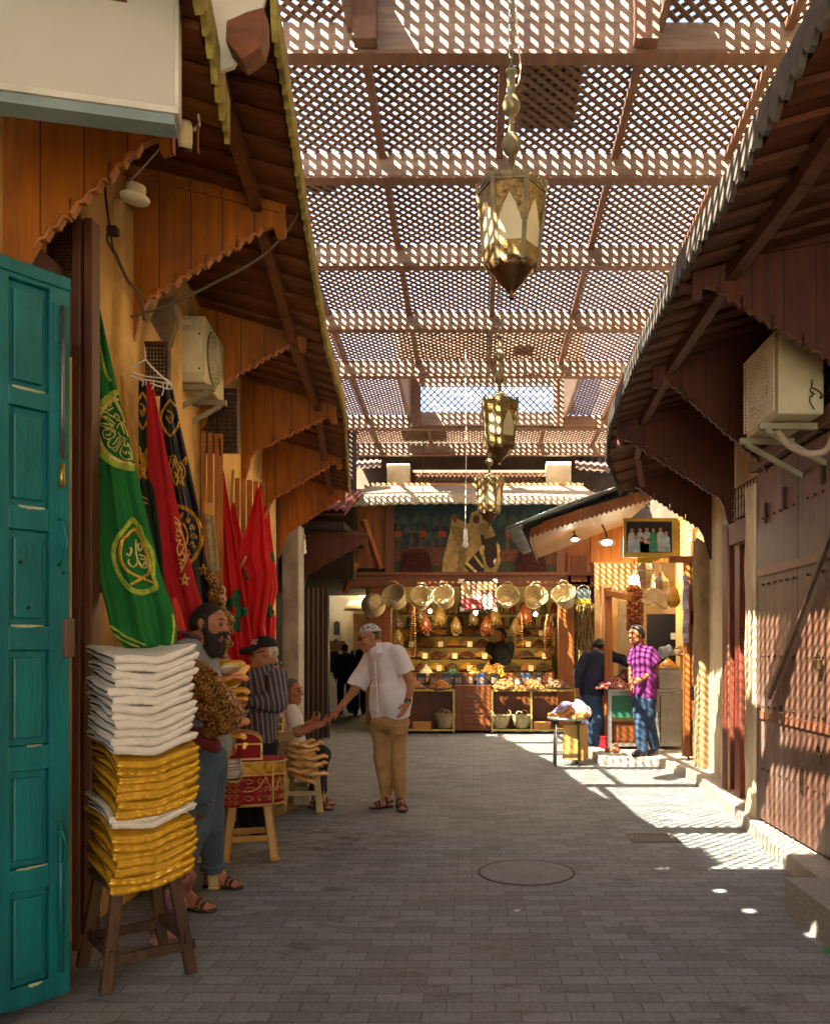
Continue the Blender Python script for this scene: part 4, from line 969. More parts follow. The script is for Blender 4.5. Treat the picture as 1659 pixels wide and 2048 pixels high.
for i, k in enumerate(SPEC):
    pr = {'w': WP, 'g': GP, 'c': CP}[k][(i*2+i//3) % (3 if k != 'c' else 1)]
    o = pr if pr not in used else dup(pr); used.add(pr)
    fromtop = ntop-1-i
    if k == 'c': lab = 'cream padded cushion sandwiched between the gold layers of the tall stack, upper of the two'
    elif k == 'w' and i < 12: lab = 'white padded cushion sandwiched under a cream one among the gold layers of the stack'
    elif k == 'w': lab = ('topmost' if fromtop == 0 else ORD[fromtop]+' from the top of the') +' white padded satin cushion'+(' on top of the' if fromtop == 0 else ' in the')+' tall front stack'
    elif i >= 9: lab = ORD[15-i]+' folded gold satin cushion counting down from the white ones in the stack'
    else: lab = ORD[i]+' folded gold satin cushion counting up from the stool seat'
    if k == 'w' and i > 12 and fromtop: lab = 'white padded satin cushion, '+ORD[fromtop]+' from the top of the tall front stack'
    tag(o, lab, 'cushion', 'padded satin cushions in the tall stack')
    low = max(0, (9-i))/9
    o.location = base+E1*(rg.uniform(-.014,.014)-.0+(.012 if 9 < i < 17 else 0))+E2*rg.uniform(-.01,.012)+Vector((0,0,z)); o.rotation_euler = (0, 0, YAW+rg.uniform(-.035,.035))
    o.scale = (1+rg.uniform(-.02,.03), 1, 1.0)
    z += .0365
for pr in WP+GP+CP:
    if pr not in used: bpy.data.objects.remove(pr)
# lace and plastic-wrapped goods under the stool
s = SDF(); c = Vector((-1.52,4.3,.13))
s.chain([c+Vector((-.08,0,-.06)), c+Vector((0,.02,.08)), c+Vector((.05,0,.22))], [.06,.05,.04])
tag(base_origin(s.build('lace_bundle', mk('pink_lace', '#7d4a45', .5, .1, var=.5, vs=22, bump=1, bs=50, stain='#b59a6a', st_s=16), None, .012, wob=.035, wf=38)), 'crumpled pinkish lace bundle in plastic behind the old stool legs', 'textile')
# gold brocade bundle carried in front of the bearded man
s = SDF()
for a, b, ra, rb in (((386,1335),(410,1380),.045,.07),((400,1350),(440,1400),.06,.08),((410,1400),(455,1440),.08,.07),((430,1390),(462,1415),.05,.05),((392,1400),(420,1455),.05,.05)):
    s.cone(P(*a,4.78), P(*b,4.76), ra, rb, .03)
tag(base_origin(s.build('brocade_bundle', GLACE, None, .009, wob=.022, wf=48)), 'crumpled bundle of glittering gold brocade beside the white cushions', 'textile')
s = SDF(); s.cone(P(388,1475,4.78), P(425,1490,4.8), .06, .055); s.cone(P(440,1445,4.75), P(452,1462,4.75), .03, .03)
tag(base_origin(s.build('scarf', velvet('maroon_cloth', '#5b1620', .2), None, .011, wob=.02, wf=30)), 'dark maroon cloth bunched under the gold brocade bundle', 'scarf')
# second pile: slipper-shaped folded cushions in gold, white and pink
def tongue(mat, label, px, py, D, L, wdt, th, rise, yaw):
    mb = MB()
    def f(u, v):
        a = v*6.2832; w_ = wdt*(1-.75*max(0,(u-.55)/.45)**2)*(1-.3*max(0,(.1-u)/.1)); t = th*(1-.5*max(0,(u-.6)/.4))
        z = rise*u*u+.012*math.sin(u*9); x = (u-.5)*L
        return Vector((x, math.cos(a)*w_/2, math.sin(a)*t/2+z+.004*math.sin(u*24)*max(0,math.sin(a))))
    mb.grid(f, 18, 15); mb.f.append(tuple(range(0, 18*14, 18))); mb.sm.append(False); mb.f.append(tuple(range(17, 18*15, 18))); mb.sm.append(False)
    o = mb.build('folded_cushion' if 'cushion' in label else 'slipper', mat, None, local=True); o.location = P(px,py,D); o.rotation_euler = (0,0,yaw); return o
PINKS = mk('pink_satin', '#b5685a', .4, var=.15, bump=.15, bs=30, sheen=.2); PEACH = mk('peach_satin', '#c07a52', .42, var=.15, bump=.15, bs=30, sheen=.2)
for i, (mat, nm, y, x) in enumerate(((GSAT,'gold',1326,446),(CSAT,'white',1342,444),(PINKS,'dusty pink',1354,452),(GSAT,'gold',1366,450),(GSAT,'gold',1380,452),(GSAT,'gold',1394,453),(PEACH,'peach',1440,455),(PEACH,'peach',1456,452),(GSAT,'gold',1470,446),(GSAT,'gold',1408,450),(CSAT,'white',1424,448))):
    sub = {0:'topmost gold folded cushion on the second pile beside the bearded man',1:'white folded cushion second from the top of the pile beside the bearded man',2:'dusty pink folded cushion in the pile behind the brocade',3:'gold folded cushion right below the dusty pink one',4:'gold folded cushion two below the dusty pink one',5:'gold folded cushion three below the dusty pink one',6:'upper peach folded cushion sticking out above the red chest',7:'lower peach folded cushion beside the lid of the red chest',8:'gold folded cushion at the bottom, below the peach ones',9:'gold folded cushion four below the dusty pink one',10:'cream folded cushion just above the two peach ones'}[i]
    o = tongue(mat, sub, x, y, 5.35, .30, .24, .05, .03*(1 if i % 2 else -.6), R(-12+random.uniform(-14,10))); tag(o, sub, 'cushion', 'folded cushions in the pile behind the brocade')
for mat, nm, x, y in ((mk('teal_satin', '#2a8a80', .4, bump=.1, sheen=.2),'teal',450,1484),(mk('copper_foil', '#b5552e', .35, .4, var=.4, vs=20, bump=.6, bs=40),'copper',452,1503)):
    s = SDF(); c = P(x,y,5.4); s.cone(c+Vector((-.04,0,0)), c+Vector((.04,.01,.01)), .035, .03)
    tag(base_origin(s.build('ribbon_bundle', mat, None, .009, wob=.018, wf=45)), 'shiny %s ribbon bundle tucked left of the red chest' % nm, 'ribbon')
# plastic stools
def pstool(name, label, c, h, mat, yaw, w=.30):
    t = thing(name, label, 'stool', c, yaw)
    MB().box((0,0,h-.02), (w,w*.9,.04)).build('seat', mat, t, local=True, bevel=.014)
    for sx in (-1,1):
        for sy in (-1,1):
            mb = MB(); a, b = Vector((sx*w*.56,sy*w*.5,0)), Vector((sx*w*.4,sy*w*.36,h-.03))
            mb.bar(a+Vector((0,0,.015)), b, .06, .045); mb.box(a+Vector((0,0,.01)), (.075,.06,.02)); mb.build('leg', mat, t, local=True, bevel=.01)
    for sy in (-1,1): MB().box((0,sy*w*.46,h*.38), (w*.98,.02,.045)).build('stretcher', mat, t, local=True, bevel=.005)
    return t
YPL = mk('yellow_plastic', '#b5842c', .4, var=.12, vs=4, bump=.05, stain='#7d5416', st_s=4, st_a=.35); CPL = mk('cream_plastic', '#b5a06a', .45, var=.12, vs=4, bump=.05, stain='#7d6a3c', st_s=4, st_a=.4)
pstool('plastic_stool', 'mustard plastic stool carrying the red and gold oval box', (-1.62,6.16,0), .42, YPL, R(14), .30)
pstool('plastic_stool', 'cream plastic stool behind the legs of the bearded man', (-1.83,5.45,0), .5, CPL, R(10), .32)
# oval red box with gold filigree
RVEL = velvet('red_box_velvet', '#7d0c14', .25); GTRIM = mk('gold_trim', '#b89a4a', .45, .3, var=.3, vs=30, bump=.4, bs=60)
FIL = mk('gilt_filigree', '#c0914a', .35, .6, var=.3, vs=20, bump=.2)
bc = Vector((-1.57,5.98,.425))
t_ = thing('velvet_box', 'oval red velvet box with gold filigree and gold band on the mustard stool', 'box', bc, R(18))
def ov(a, r=1, lx=.235, ly=.15): c, s_ = math.cos(a), math.sin(a); e = .62; return Vector((math.copysign(abs(c)**e, c)*lx*r, math.copysign(abs(s_)**e, s_)*ly*r, 0))
def ovband(z0, z1, r0, r1, n=64):
    mb = MB(); vs = [ov(6.2832*k/n, r)+Vector((0,0,z)) for r, z in ((r0,z0),(r1,z1)) for k in range(n)]
    mb.add(vs, [(k,(k+1)%n,n+(k+1)%n,n+k) for k in range(n)]+[tuple(range(n-1,-1,-1)), tuple(range(n,2*n))], False); return mb
ovband(0, .215, .97, 1.0).build('body', RVEL, t_, local=True)
ovband(.215, .30, 1.02, 1.03).build('gold_band', mk('gold_relief', '#a87a20', .4, .5, var=.5, vs=25, bump=1, bs=50, bdist=.01), t_, local=True)
ovband(.30, .315, 1.0, .98).build('lid', RVEL, t_, local=True)
mb = MB()
for z, r in ((.006,.985),(.212,1.015),(.30,1.035)): mb.tube([ov(6.2832*k/64, r)+Vector((0,0,z)) for k in range(65)], .007, 6)
for a in (-.32,-1.1,-2.1,-2.9): mb.tube([ov(a, 1.0)*(1.0)+Vector((0,0,z)) for z in (0,.1,.21,.3)], .009, 6)
mb.build('trim', GTRIM, t_, local=True)
mb = MB(); rg = random.Random(9)
def on(a, z): return ov(a, 1.0+.012)+Vector((0,0,z))
for k in range(26):
    a0 = -3.1+k*.125; 
    for z0 in (.05,.11,.165):
        if z0 > .13 and (k % 5) in (0,): continue
        sg = 1 if (k+int(z0*50)) % 2 else -1
        mb.tube([on(a0+sg*.055*math.cos(q*.55)*(1-q/14), z0+.026*math.sin(q*.55)*(1-q/14)) for q in range(13)], .0032, 4)
for k in range(6):
    a0 = -3.0+k*.55; mb.tube([on(a0+.55*q/10, .2-.10*math.sin(math.pi*q/10)) for q in range(11)], .005, 5)
mb.build('filigree', FIL, t_, local=True)
# chest on top of it
cc = Vector((-1.60,5.93,.742))
t_ = thing('jewellery_chest', 'small domed dark red chest edged in gold braid on the oval box', 'chest', cc, R(14))
w_, d_, h_ = .235, .17, .105
MB().box((0,0,h_/2), (w_,d_,h_)).build('body', RVEL, t_, local=True, bevel=.003)
mb = MB(); n = 14; pr = [(x*w_/2*1.02, .075*math.sqrt(max(0,1-x*x))) for x in [math.cos(math.pi*k/n) for k in range(n+1)]]
lid = MB().prism([Vector((x,-d_/2-.003,h_+.008+z)) for x, z in pr], (0,d_+.006,0)).build('lid', RVEL, t_, local=True)
mb = MB()
for y in (-d_/2-.006, d_/2+.006):
    mb.tube([Vector((x,y,h_+.008+z)) for x, z in pr], .0065, 6); mb.bar((-w_/2,y,h_+.004),(w_/2,y,h_+.004),.008,.012); mb.bar((-w_/2,y,.006),(w_/2,y,.006),.008,.012)
    for x in (-w_/2, w_/2): mb.bar((x,y,0),(x,y,h_),.013,.013)
for x in (-w_/2,w_/2): mb.bar((x,-d_/2,.006),(x,d_/2,.006),.01,.012); mb.bar((x,-d_/2,h_),(x,d_/2,h_),.01,.014)
mb.build('braid', GTRIM, t_, local=True)
MB().prism([Vector((.0,-d_/2-.012,h_+.02)), Vector((.03,-d_/2-.012,h_+.012)), Vector((.005,-d_/2-.02,h_-.028)), Vector((-.012,-d_/2-.02,h_-.022))], (0,-.004,0)).build('clasp', BRASSY, t_, local=True)
# small filigree box with white cushions left of it
t_ = thing('velvet_box', 'smaller filigree box half hidden behind the blue trousers', 'box', P(452,1612,5.75), R(6))
MB().box((0,0,.09), (.2,.16,.18)).build('body', RVEL, t_, local=True, bevel=.004)
mb = MB()
for i in range(5):
    for j in range(4):
        c = Vector((-.08+i*.04, -.086, .03+j*.04)); mb.tube([c+Vector((.018*math.cos(q*.6)*(1-q/16),0,.018*math.sin(q*.6)*(1-q/16))) for q in range(12)], .003, 4)
mb.build('filigree', FIL, t_, local=True)
MB().box((0,0,.175), (.21,.17,.015)).build('rim', GTRIM, t_, local=True, bevel=.003)
mb = MB()
for i in range(6): mb.grid(lambda u, v: Vector(((u-.5)*.17*(1+.1*math.sin(i)), math.cos(v*6.283)*.075, .195+i*.02+math.sin(v*6.283)*.011+.01*(2*u-1)**2)), 14, 13)
solo_o = mb.build('folded_cloths', WSAT, None, local=True); solo_o.location = P(455,1612,5.72); tag(solo_o, 'small pile of folded white cloths on the half hidden filigree box', 'textile')
# desk with framed side panel, gilt box on top
DESK = mk('desk_board', '#7d6446', .6, var=.2, vs=4, stretch=(5,5,.8), bump=.15, bs=40); DESKF = mk('desk_frame', '#8f7448', .55, var=.2, vs=5, bump=.15)
a, b = Vector((-1.80,7.58,0)), Vector((-1.70,8.0,0)); n_ = Vector((-(b-a).y,(b-a).x,0)).normalized()
t_ = thing('desk', 'plain brown desk with a framed side panel behind the striped shirt man', 'desk', a, 0)
q = [a,b,b+n_*.5,a+n_*.5]; MB().hexa([p+Vector((0,0,.04)) for p in q]+[p+Vector((0,0,.70)) for p in q]).build('cabinet', DESK, t_)
mb = MB(); o = -n_*.012
for p0, p1, z0, z1 in ((0,1,.0,.07),(0,1,.66,.72),(0,.08,.07,.66),(.92,1,.07,.66)):
    A_, B_ = a.lerp(b,p0), a.lerp(b,p1); mb.hexa([A_+Vector((0,0,z0)),B_+Vector((0,0,z0)),B_+o+Vector((0,0,z0)),A_+o+Vector((0,0,z0)),A_+Vector((0,0,z1)),B_+Vector((0,0,z1)),B_+o+Vector((0,0,z1)),A_+o+Vector((0,0,z1))])
mb.build('panel_frame', DESKF, t_)
q = [a-n_*.02+(a-b)*.04,b-n_*.02+(b-a)*.04,b+n_*.52+(b-a)*.04,a+n_*.52+(a-b)*.04]; MB().hexa([p+Vector((0,0,.722)) for p in q]+[p+Vector((0,0,.745)) for p in q]).build('top', DESKF, t_, bevel=.004)
t_ = thing('gilt_box', 'small gilt and green patterned box standing on the desk', 'box', (-1.84,7.85,.745), R(20))
MB().box((0,0,.07), (.14,.1,.14)).build('body', mk('green_enamel', '#3c4a1c', .4, .3, var=.5, vs=25, bump=.5), t_, local=True, bevel=.004)
mb = MB()
for x in (-.07,.07):
    for y in (-.05,.05): mb.bar((x,y,0),(x,y,.14),.014,.014)
for z in (.005,.07,.138): mb.bar((-.07,-.054,z),(.07,-.054,z),.01,.012)
mb.build('trim', FIL, t_, local=True)
# pouf leg and fan of gold slippers
pstool('plastic_stool', 'cream plastic stool under the fan of gold slippers', (-1.60,7.98,0), .46, CPL, R(5), .30)
SLIP = mk('gold_leather', '#c99d5a', .35, .35, var=.25, vs=12, bump=.3, bs=50)
for i, (x, y, rise, yw) in enumerate(((620,1492,.02,8),(612,1504,.02,-4),(624,1515,.0,2),(616,1526,-.03,-10),(628,1530,.01,5),(613,1540,-.05,-14),(626,1544,-.03,-6),(606,1552,-.08,-18),(603,1488,.02,14),(600,1500,-.01,-3),(602,1514,.02,6),(600,1528,0,-8),(599,1540,-.02,2))):
    lab = 'pointed gold leather slipper, '+('topmost' if i == 0 else ORD[i]+' from the top')+' of the fan beside the seated man'
    o = tongue(SLIP, lab, x, y, 7.72, random.uniform(.24,.29), .105, .058, rise, R(yw)); tag(o, lab, 'slipper', 'gold slippers fanned beside the seated man')


g_ = G(1655, 1906)
solo(MB().prism([g_+Vector((-.03,0,.004)), g_+Vector((.02,-.03,.004)), g_+Vector((.05,.02,.012)), g_+Vector((0,.04,.006))], (0,0,.003)), 'paper_scrap', mk('green_paper','#1c8a4a',.5), 'tiny green paper scrap on the paving at the right edge', 'litter')
g_ = G(1032, 1824)
solo(MB().prism([g_+Vector((-.02,0,.004)), g_+Vector((.01,-.02,.004)), g_+Vector((.025,.01,.01)), g_+Vector((0,.02,.005))], (0,0,.003)), 'paper_scrap', mk('paper','#c9c4b8',.7), 'tiny pale paper scrap on the paving below the manhole cover', 'litter')
# ------------------------------------------------------------------ the dried-fruit shop across the end of the street
SD = 15.6
OWOOD = mk('shop_wood', '#8a4d17', .5, var=.3, vs=3, stretch=(6,6,.7), bump=.2, bs=30, plank=(0,.16,.3), stain='#4a2208', st_s=1.5, st_a=.4)
DWOOD = mk('shop_counter_wood', '#63340f', .45, var=.25, vs=3, stretch=(6,6,.8), bump=.15, bs=30)
YWALL = mk('shop_back_wall', '#c9b878', .8, var=.12, vs=2)
shop = thing('dried_fruit_shop', 'wooden dried-fruit shop closing the end of the street, mural over its open front', 'shop', (0,SD,0))
def wb(mb, x0, x1, y0, y1, D, th=.1): a, b = P(x0,y1,D), P(x1,y0,D); return mb.box2((a.x,D,a.z),(b.x,D+th,b.z))
def part(name, mat, x0, x1, y0, y1, D=SD, th=.1, par=shop, bevel=0): return wb(MB(), x0,x1,y0,y1,D,th).build(name, mat, par, bevel=bevel)
for x0, x1 in ((738,782),(1116,1148)): part('pillar', OWOOD, x0, x1, 1172, 1466, SD, .16, bevel=.01)
part('lintel', DWOOD, 700, 1195, 1150, 1174, SD-.06, .2, bevel=.01)
part('lintel_ledge', DWOOD, 700, 1195, 1144, 1151, SD-.12, .28, bevel=.006)
part('side_boards', OWOOD, 690, 778, 1012, 1146, SD+.02, .08); part('side_boards', OWOOD, 1120, 1262, 1012, 1146, SD+.02, .08)
part('upper_boards', DARKW, 640, 1300, 978, 1016, SD+.35, .1)
for x in (778,1120): part('mural_post', DWOOD, x-8, x+8, 1005, 1146, SD-.06, .1, bevel=.005)
for (xa, ya), (xb, yb) in (((712,1125),(690,1185)),((726,1040),(760,1138)),((1182,1120),(1214,1190))):
    MB().bar(P(xa,ya,SD-.4), P(xb,yb,SD-.02), .09, .09).build('strut', OWOOD, shop)
xl, xr = PX(782,SD), PX(1116,SD)
MB().box2((xl-.3,18.9,0),(xr+.3,19.0,3.4)).build('back_wall', YWALL, shop)
for x in (xl-.3, xr+.25): MB().box2((x,SD+.17,0),(x+.05,18.9,3.4)).build('side_wall', YWALL, shop)
MB().box2((xl-.3,SD+.17,3.05),(xr+.3,18.9,3.1)).build('ceiling', mk('shop_ceiling', '#7d5a30', .8), shop)
for z in (1.98, 2.28): MB().box2((xl-.1,18.35,z),(xr+.1,18.9,z+.03)).build('shelf', DWOOD, shop)
for n in range(5):
    D = 16.25+.42*n; z = .86+.235*n
    segs = [(xl,xr)] if n < 2 else [(xl,PX(978,D)),(PX(1022,D),xr)]
    for a_, b_ in segs: MB().box2((a_,D-.2,z-.26),(b_,D+.21,z-.02)).build('display_step', mk('step_board', '#6d5a1c', .6, var=.3, vs=6), shop)
# counter with drawers
MB().box2((PX(908,SD),SD-.35,.05),(PX(982,SD),SD+.3,.86)).build('drawer_unit', DWOOD, shop, bevel=.008)
for z in (.16,.36,.56):
    MB().box2((PX(925,SD),SD-.365,z),(PX(966,SD),SD-.351,z+.16)).build('drawer', DWOOD, shop, bevel=.01)
    MB().box2((PX(938,SD),SD-.385,z+.09),(PX(955,SD),SD-.366,z+.105)).build('handle', STEEL, shop)
MB().box2((xl-.1,SD+.1,.05),(xr+.1,SD+.16,.8)).build('counter_front', DWOOD, shop)
MB().box2((xl-.1,SD+.0,.8),(xr+.1,SD+.5,.85)).build('counter_top', DWOOD, shop, bevel=.008)
# awning
AW = []
aw = thing('awning', 'pale canvas awning with a scalloped valance over the mural, speckled with sun', 'awning', P(930,1000,15))
def awp(u, v): x = lerp(lerp(745,1165,u), lerp(676,1195,u), v); D = lerp(16.0,14.7,v); y = lerp(972,994,v); return P(x, y-4*math.sin(u*math.pi)*v+.5*math.sin(u*23)*v, D)
MB().grid(awp, 50, 12).build('canvas', CLOTHP, aw, solid=.01)
MB().grid(lambda u, v: awp(u,1)+Vector((0,-.01,-.005-v*(.14+.022*abs(math.sin(u*80))+.008*math.sin(u*13)))), 240, 4).build('valance', CLOTHP, aw, solid=.008)
wb(MB(), 743,1166,966,974,16.0,.06).build('top_rail', mk('pale_rail', '#b58a52', .6, stretch=(.8,6,6), var=.25), aw)
for x in (690,1180): MB().tube([P(x,1000,14.75),P(x+ (18 if x < 900 else -18),1010,SD)], .02, 8).build('arm', STEEL, aw)
# upper facade
t_ = thing('upper_house', 'weathered house front above the shop awning with lattice frieze and rusty sheets', 'house', (0,16.4,4.5))
MB().box2((-6,16.9,0+3.6),(6,17.1,5.85)).build('wall', mk('dark_upper_wall', '#4a3a2c', .9, var=.4, vs=3, bump=.3, stain='#1f1712', st_s=1.2), t_)
for x0, x1, y0, y1 in ((773,819,927,968),(1092,1142,923,968)): wb(MB(), x0,x1,y0,y1,16.2,.3).build('plaster_block', mk('white_plaster', '#c9bda0', .9, var=.15, vs=3, bump=.5, bs=20, stain='#9a8258', st_s=3), t_, bevel=.02)
mb = MB(); a, b = P(820,968,16.3), P(1092,944,16.3)
wb(mb,819,1093,966,970,16.28,.06); wb(mb,819,1093,940,945,16.28,.06)
x = a.x-.2
while x < b.x:
    for sg in (0, 1):
        p, q = Vector((x+(b.z-a.z)*sg,16.3+.015*sg,a.z)), Vector((x+(b.z-a.z)*(1-sg),16.3+.015*sg,b.z))
        if p.x > a.x-.02 and q.x > a.x-.02 and p.x < b.x and q.x < b.x: mb.bar(p, q, .025, .012, up=(0,1,0))
    x += .085
mb.build('frieze', LATT, t_)
wb(MB(), 819,1093,942,968,16.4,.05).build('frieze_back', mk('frieze_dark', '#4a2a14', .9), t_)
def corrug(mb, p00, p10, p01, p11, n=30, amp=.02):
    return mb.grid(lambda u, v: p00.lerp(p10,u).lerp(p01.lerp(p11,u),v)+Vector((0,-amp*.4,amp*math.sin(u*n*6.283))), n*6+1, 3)
corrug(MB(), P(692,905,16.2), P(1216,905,16.2), P(692,872,16.9), P(1216,872,16.9), 26).build('rusty_sheet', RUST, t_, solid=.006)
corrug(MB(), P(692,940,15.9), P(762,934,15.9), P(692,912,16.6), P(762,908,16.6), 6).build('rusty_sheet', RUST, t_, solid=.006)
corrug(MB(), P(1150,938,15.9), P(1260,950,15.9), P(1150,912,16.6), P(1260,920,16.6), 8).build('rusty_sheet', RUST, t_, solid=.006)
# side houses closing the street above both eaves, and the covered alley on the left
t_ = thing('covered_passage', 'dark covered passage with plank gate left of the dried-fruit shop', 'passage', (-3,13,0))
MB().box2((-4.8,12.3,0),(-2.86,12.45,6.3)).build('wall', DARKW, t_)
MB().box2((PX(566,12.6),12.5,0),(PX(600,12.6),12.9,PZ(1050,12.6))).build('column', PLASTG, t_, bevel=.02)
MB().box2((-4.7,12.9,PZ(1062,13.2)),(PX(716,14.5),15.5,PZ(1062,13.2)+.1)).build('soffit', DARKW, t_)
bracket('bracket', 13.3, (PX(735,13.3),PZ(1062,13.3),PZ(1088,13.3)), (PX(598,13.3),PZ(1062,13.3),PZ(1150,13.3)), t_, WOODR, .1)
for i in range(6):
    x0, x1 = 598+i*9.6, 598+(i+1)*9.6-1; D = 13.2+i*.22
    MB().box2((PX(x0,D),D,.02),(PX(x1,D),D+.06,PZ(1175,D))).build('gate_board', mk('gate_wood', '#3c2a1e', .8, var=.4, stretch=(6,6,1), stain='#17100b', st_s=2), t_)
MB().hexa([Vector(q) for q in ((-4.6,13.0,3.62),(-1.98,13.0,3.55),(-1.98,15.0,4.2),(-4.6,15.0,4.25),(-4.6,13.0,3.66),(-1.98,13.0,3.59),(-1.98,15.0,4.24),(-4.6,15.0,4.29))]).build('awning_boards', WOODR, t_)
corrug(MB(), Vector((-4.6,12.9,3.69)), Vector((-1.93,12.9,3.62)), Vector((-4.6,15.0,4.34)), Vector((-1.93,15.0,4.30)), 22, .025).build('awning_sheet', mk('red_roof_sheet','#5a2620',.7,var=.3,vs=5), t_, solid=.008)
MB().tube([P(656,1190,14.4),P(657,1476,14.4)], .02, 8).build('pipe', STEEL, t_)
MB().box2((-3.9,15.0,2.75),(PX(716,15.6),15.4,5.5)).build('lintel_wall', DARKW, t_)
MB().box2((-4.6,15.6,2.9),(-1.0,21.9,3.0)).build('passage_ceiling', DARKW, t_)
MB().box2((-4.8,12.4,0),(-4.6,24,5.6)).build('side_wall', DARKW, t_)  # unseen; lengthened and raised to keep the sun off the alley
MB().box2((-2.02,15.9,0),(-1.92,21.0,3.2)).build('side_wall', mk('alley_plaster','#b08a4e',.9,var=.15,vs=3,bump=.3,stain='#6d5230',st_s=2), t_)
t_ = thing('alley_house', 'lit cream house front at the end of the covered alley', 'house', (-3,22.6,0))
MB().box2((-5,22.6,0),(-1,22.8,5)).build('wall', mk('cream_wall','#d8bd84',.9,var=.1,vs=2,bump=.2,stain='#a88a54',st_s=2,st_a=.4), t_)
part('painted_band', mk('dado_brown','#6d3c20',.8,var=.2), 655, 690, 1282, 1300, 22.55, .06, t_)
part('barred_window', IRON, 660, 676, 1302, 1345, 22.52, .06, t_)
MB().hexa([P(688,1222,21.6),P(745,1222,21.6),P(745,1205,22.6),P(700,1205,22.6)]+[p+Vector((0,0,.06)) for p in (P(688,1222,21.6),P(745,1222,21.6),P(745,1205,22.6),P(700,1205,22.6))]).build('door_hood', PLASTP, t_)
part('doorway', mk('brown_doorway','#8a5a22',.7), 706, 760, 1228, 1430, 22.5, .08, t_)
for (x0,x1,y0,y1), lb in (((667,679,1242,1270),'dark arched shop sign board on the cream alley wall'),((667,676,1277,1288),'small brown plaque below the dark arched sign on the alley wall')):
    m = MB().prism([P(x,y,22.5) for x, y in ((x0,y1),(x0,y0+4),(x0+3,y0+1),((x0+x1)/2,y0),(x1-3,y0+1),(x1,y0+4),(x1,y1))], (0,.05,0))
    so_ = solo(m, 'wall_sign', mk('sign_dark','#4a3c30',.7,var=.3,vs=12), lb, 'sign')
# ------------------------------------------------------------------ mural
t_ = thing('mural', 'large printed mural of a robed rider on a dark horse among palms and date heaps', 'mural', P(949,1150,SD))
def flat(c): return mk('print_'+c.lstrip('#'), c, .7, var=.4, vs=13, bump=0)
def K(x, y): return (640+x/3.072, 940+y/3.072)
Lm = [SD-.02]
def pic(name, polys, c, par, base=None):
    Lm[0] -= .0025; mb = MB()
    for p in polys: mb.prism([P(*K(x,y),Lm[0]) for x, y in p], (0,.0022,0))
    return mb.build(name, flat(c), par)
wb(MB(),778,1120,1000,1146,SD-.02,.02).build('panel', mk('print_sky','#0e1c24',.7,var=.5,vs=2,bump=0,col2='#1a3a46'), t_)
pic('ground_print', [[(425,500),(600,470),(800,480),(1000,500),(1300,480),(1470,510),(1470,640),(425,640)]], '#5a2812', t_)
pic('ground_print', [[(425,560),(520,540),(760,600),(900,560),(1180,560),(1470,590),(1470,640),(425,640)]], '#25301a', t_)
rg = random.Random(4); fr = []; tr = []
for px_, py_, r_ in ((480,320,90),(620,310,80),(740,330,90),(560,380,60),(1150,330,90),(1280,310,90),(1400,330,90),(690,420,60),(1220,420,60),(450,420,60),(1440,430,50)):
    tr.append([(px_-9,py_),(px_+9,py_),(px_+14,560),(px_-14,560)])
    for k in range(26):
        a = R(-200+k*220/25+rg.uniform(-6,6)); L = r_*rg.uniform(.7,1.1); ex, ey = px_+L*math.cos(a), py_+L*.75*math.sin(a)+.25*L
        mx, my = px_+L*.55*math.cos(a), py_+L*.6*math.sin(a)-8
        fr.append([(px_,py_),(mx,my-5),(ex,ey),(mx,my+6)])
pic('trunks', tr, '#4a3220', t_)
Lm[0] -= .002
mb = MB()
for i, p in enumerate(fr): mb.prism([P(*K(x,y),Lm[0]-.00001*i) for x, y in p], (0,.001,0))
mb.build('fronds', flat('#34463a'), t_); Lm[0] -= .006
pic('date_clusters', [[(px_-16+q*14,380+6*q),(px_-4+q*14,372),(px_+6+q*14,392),(px_-4+q*14,420)] for px_ in (470,620,740,1150,1280,1400) for q in (0,1,2)], '#8a3418', t_)
pic('robe', [[(745,640),(752,560),(778,460),(798,370),(806,320),(800,290),(830,270),(850,300),(905,330),(940,300),(985,300),(1040,322),(1072,390),(1098,470),(1108,560),(1080,640)]], '#8a7444', t_)
pic('robe_fold', [[(800,340),(880,360),(930,420),(900,520),(880,640),(840,640),(850,500)],[(960,320),(1030,340),(1050,420),(1000,440)]], '#6f5c32', t_)
pic('raised_hand', [[(806,300),(812,270),(840,268),(846,300),(830,322)],], '#5a3020', t_)
pic('hood', [[(915,320),(925,265),(958,250),(990,268),(1000,320),(960,345)]], '#94804c', t_)
pic('face_shadow', [[(938,320),(940,285),(960,272),(978,288),(980,318),(960,335)]], '#4a2a1a', t_)
pic('horse', [[(985,402),(998,394),(1012,425),(1056,412),(1088,396),(1094,410),(1086,440),(1090,500),(1084,560),(1068,596),(1040,604),(1022,580),(1005,500),(990,440)],[(885,590),(930,540),(975,490),(1000,560),(1010,640),(930,640)]], '#24120f', t_)
pic('bridle', [[(985,470),(1008,462),(1010,480),(1000,520),(980,520)],[(1080,450),(1100,462),(1106,500),(1090,520)],[(900,560),(960,620),(950,632),(892,578)],[(950,520),(1002,590),(996,602),(944,534)]], '#a8904f', t_)
pic('blaze', [[(1062,560),(1076,540),(1082,562),(1070,584)],[(950,610),(975,640),(940,640)]], '#c9c0b0', t_)
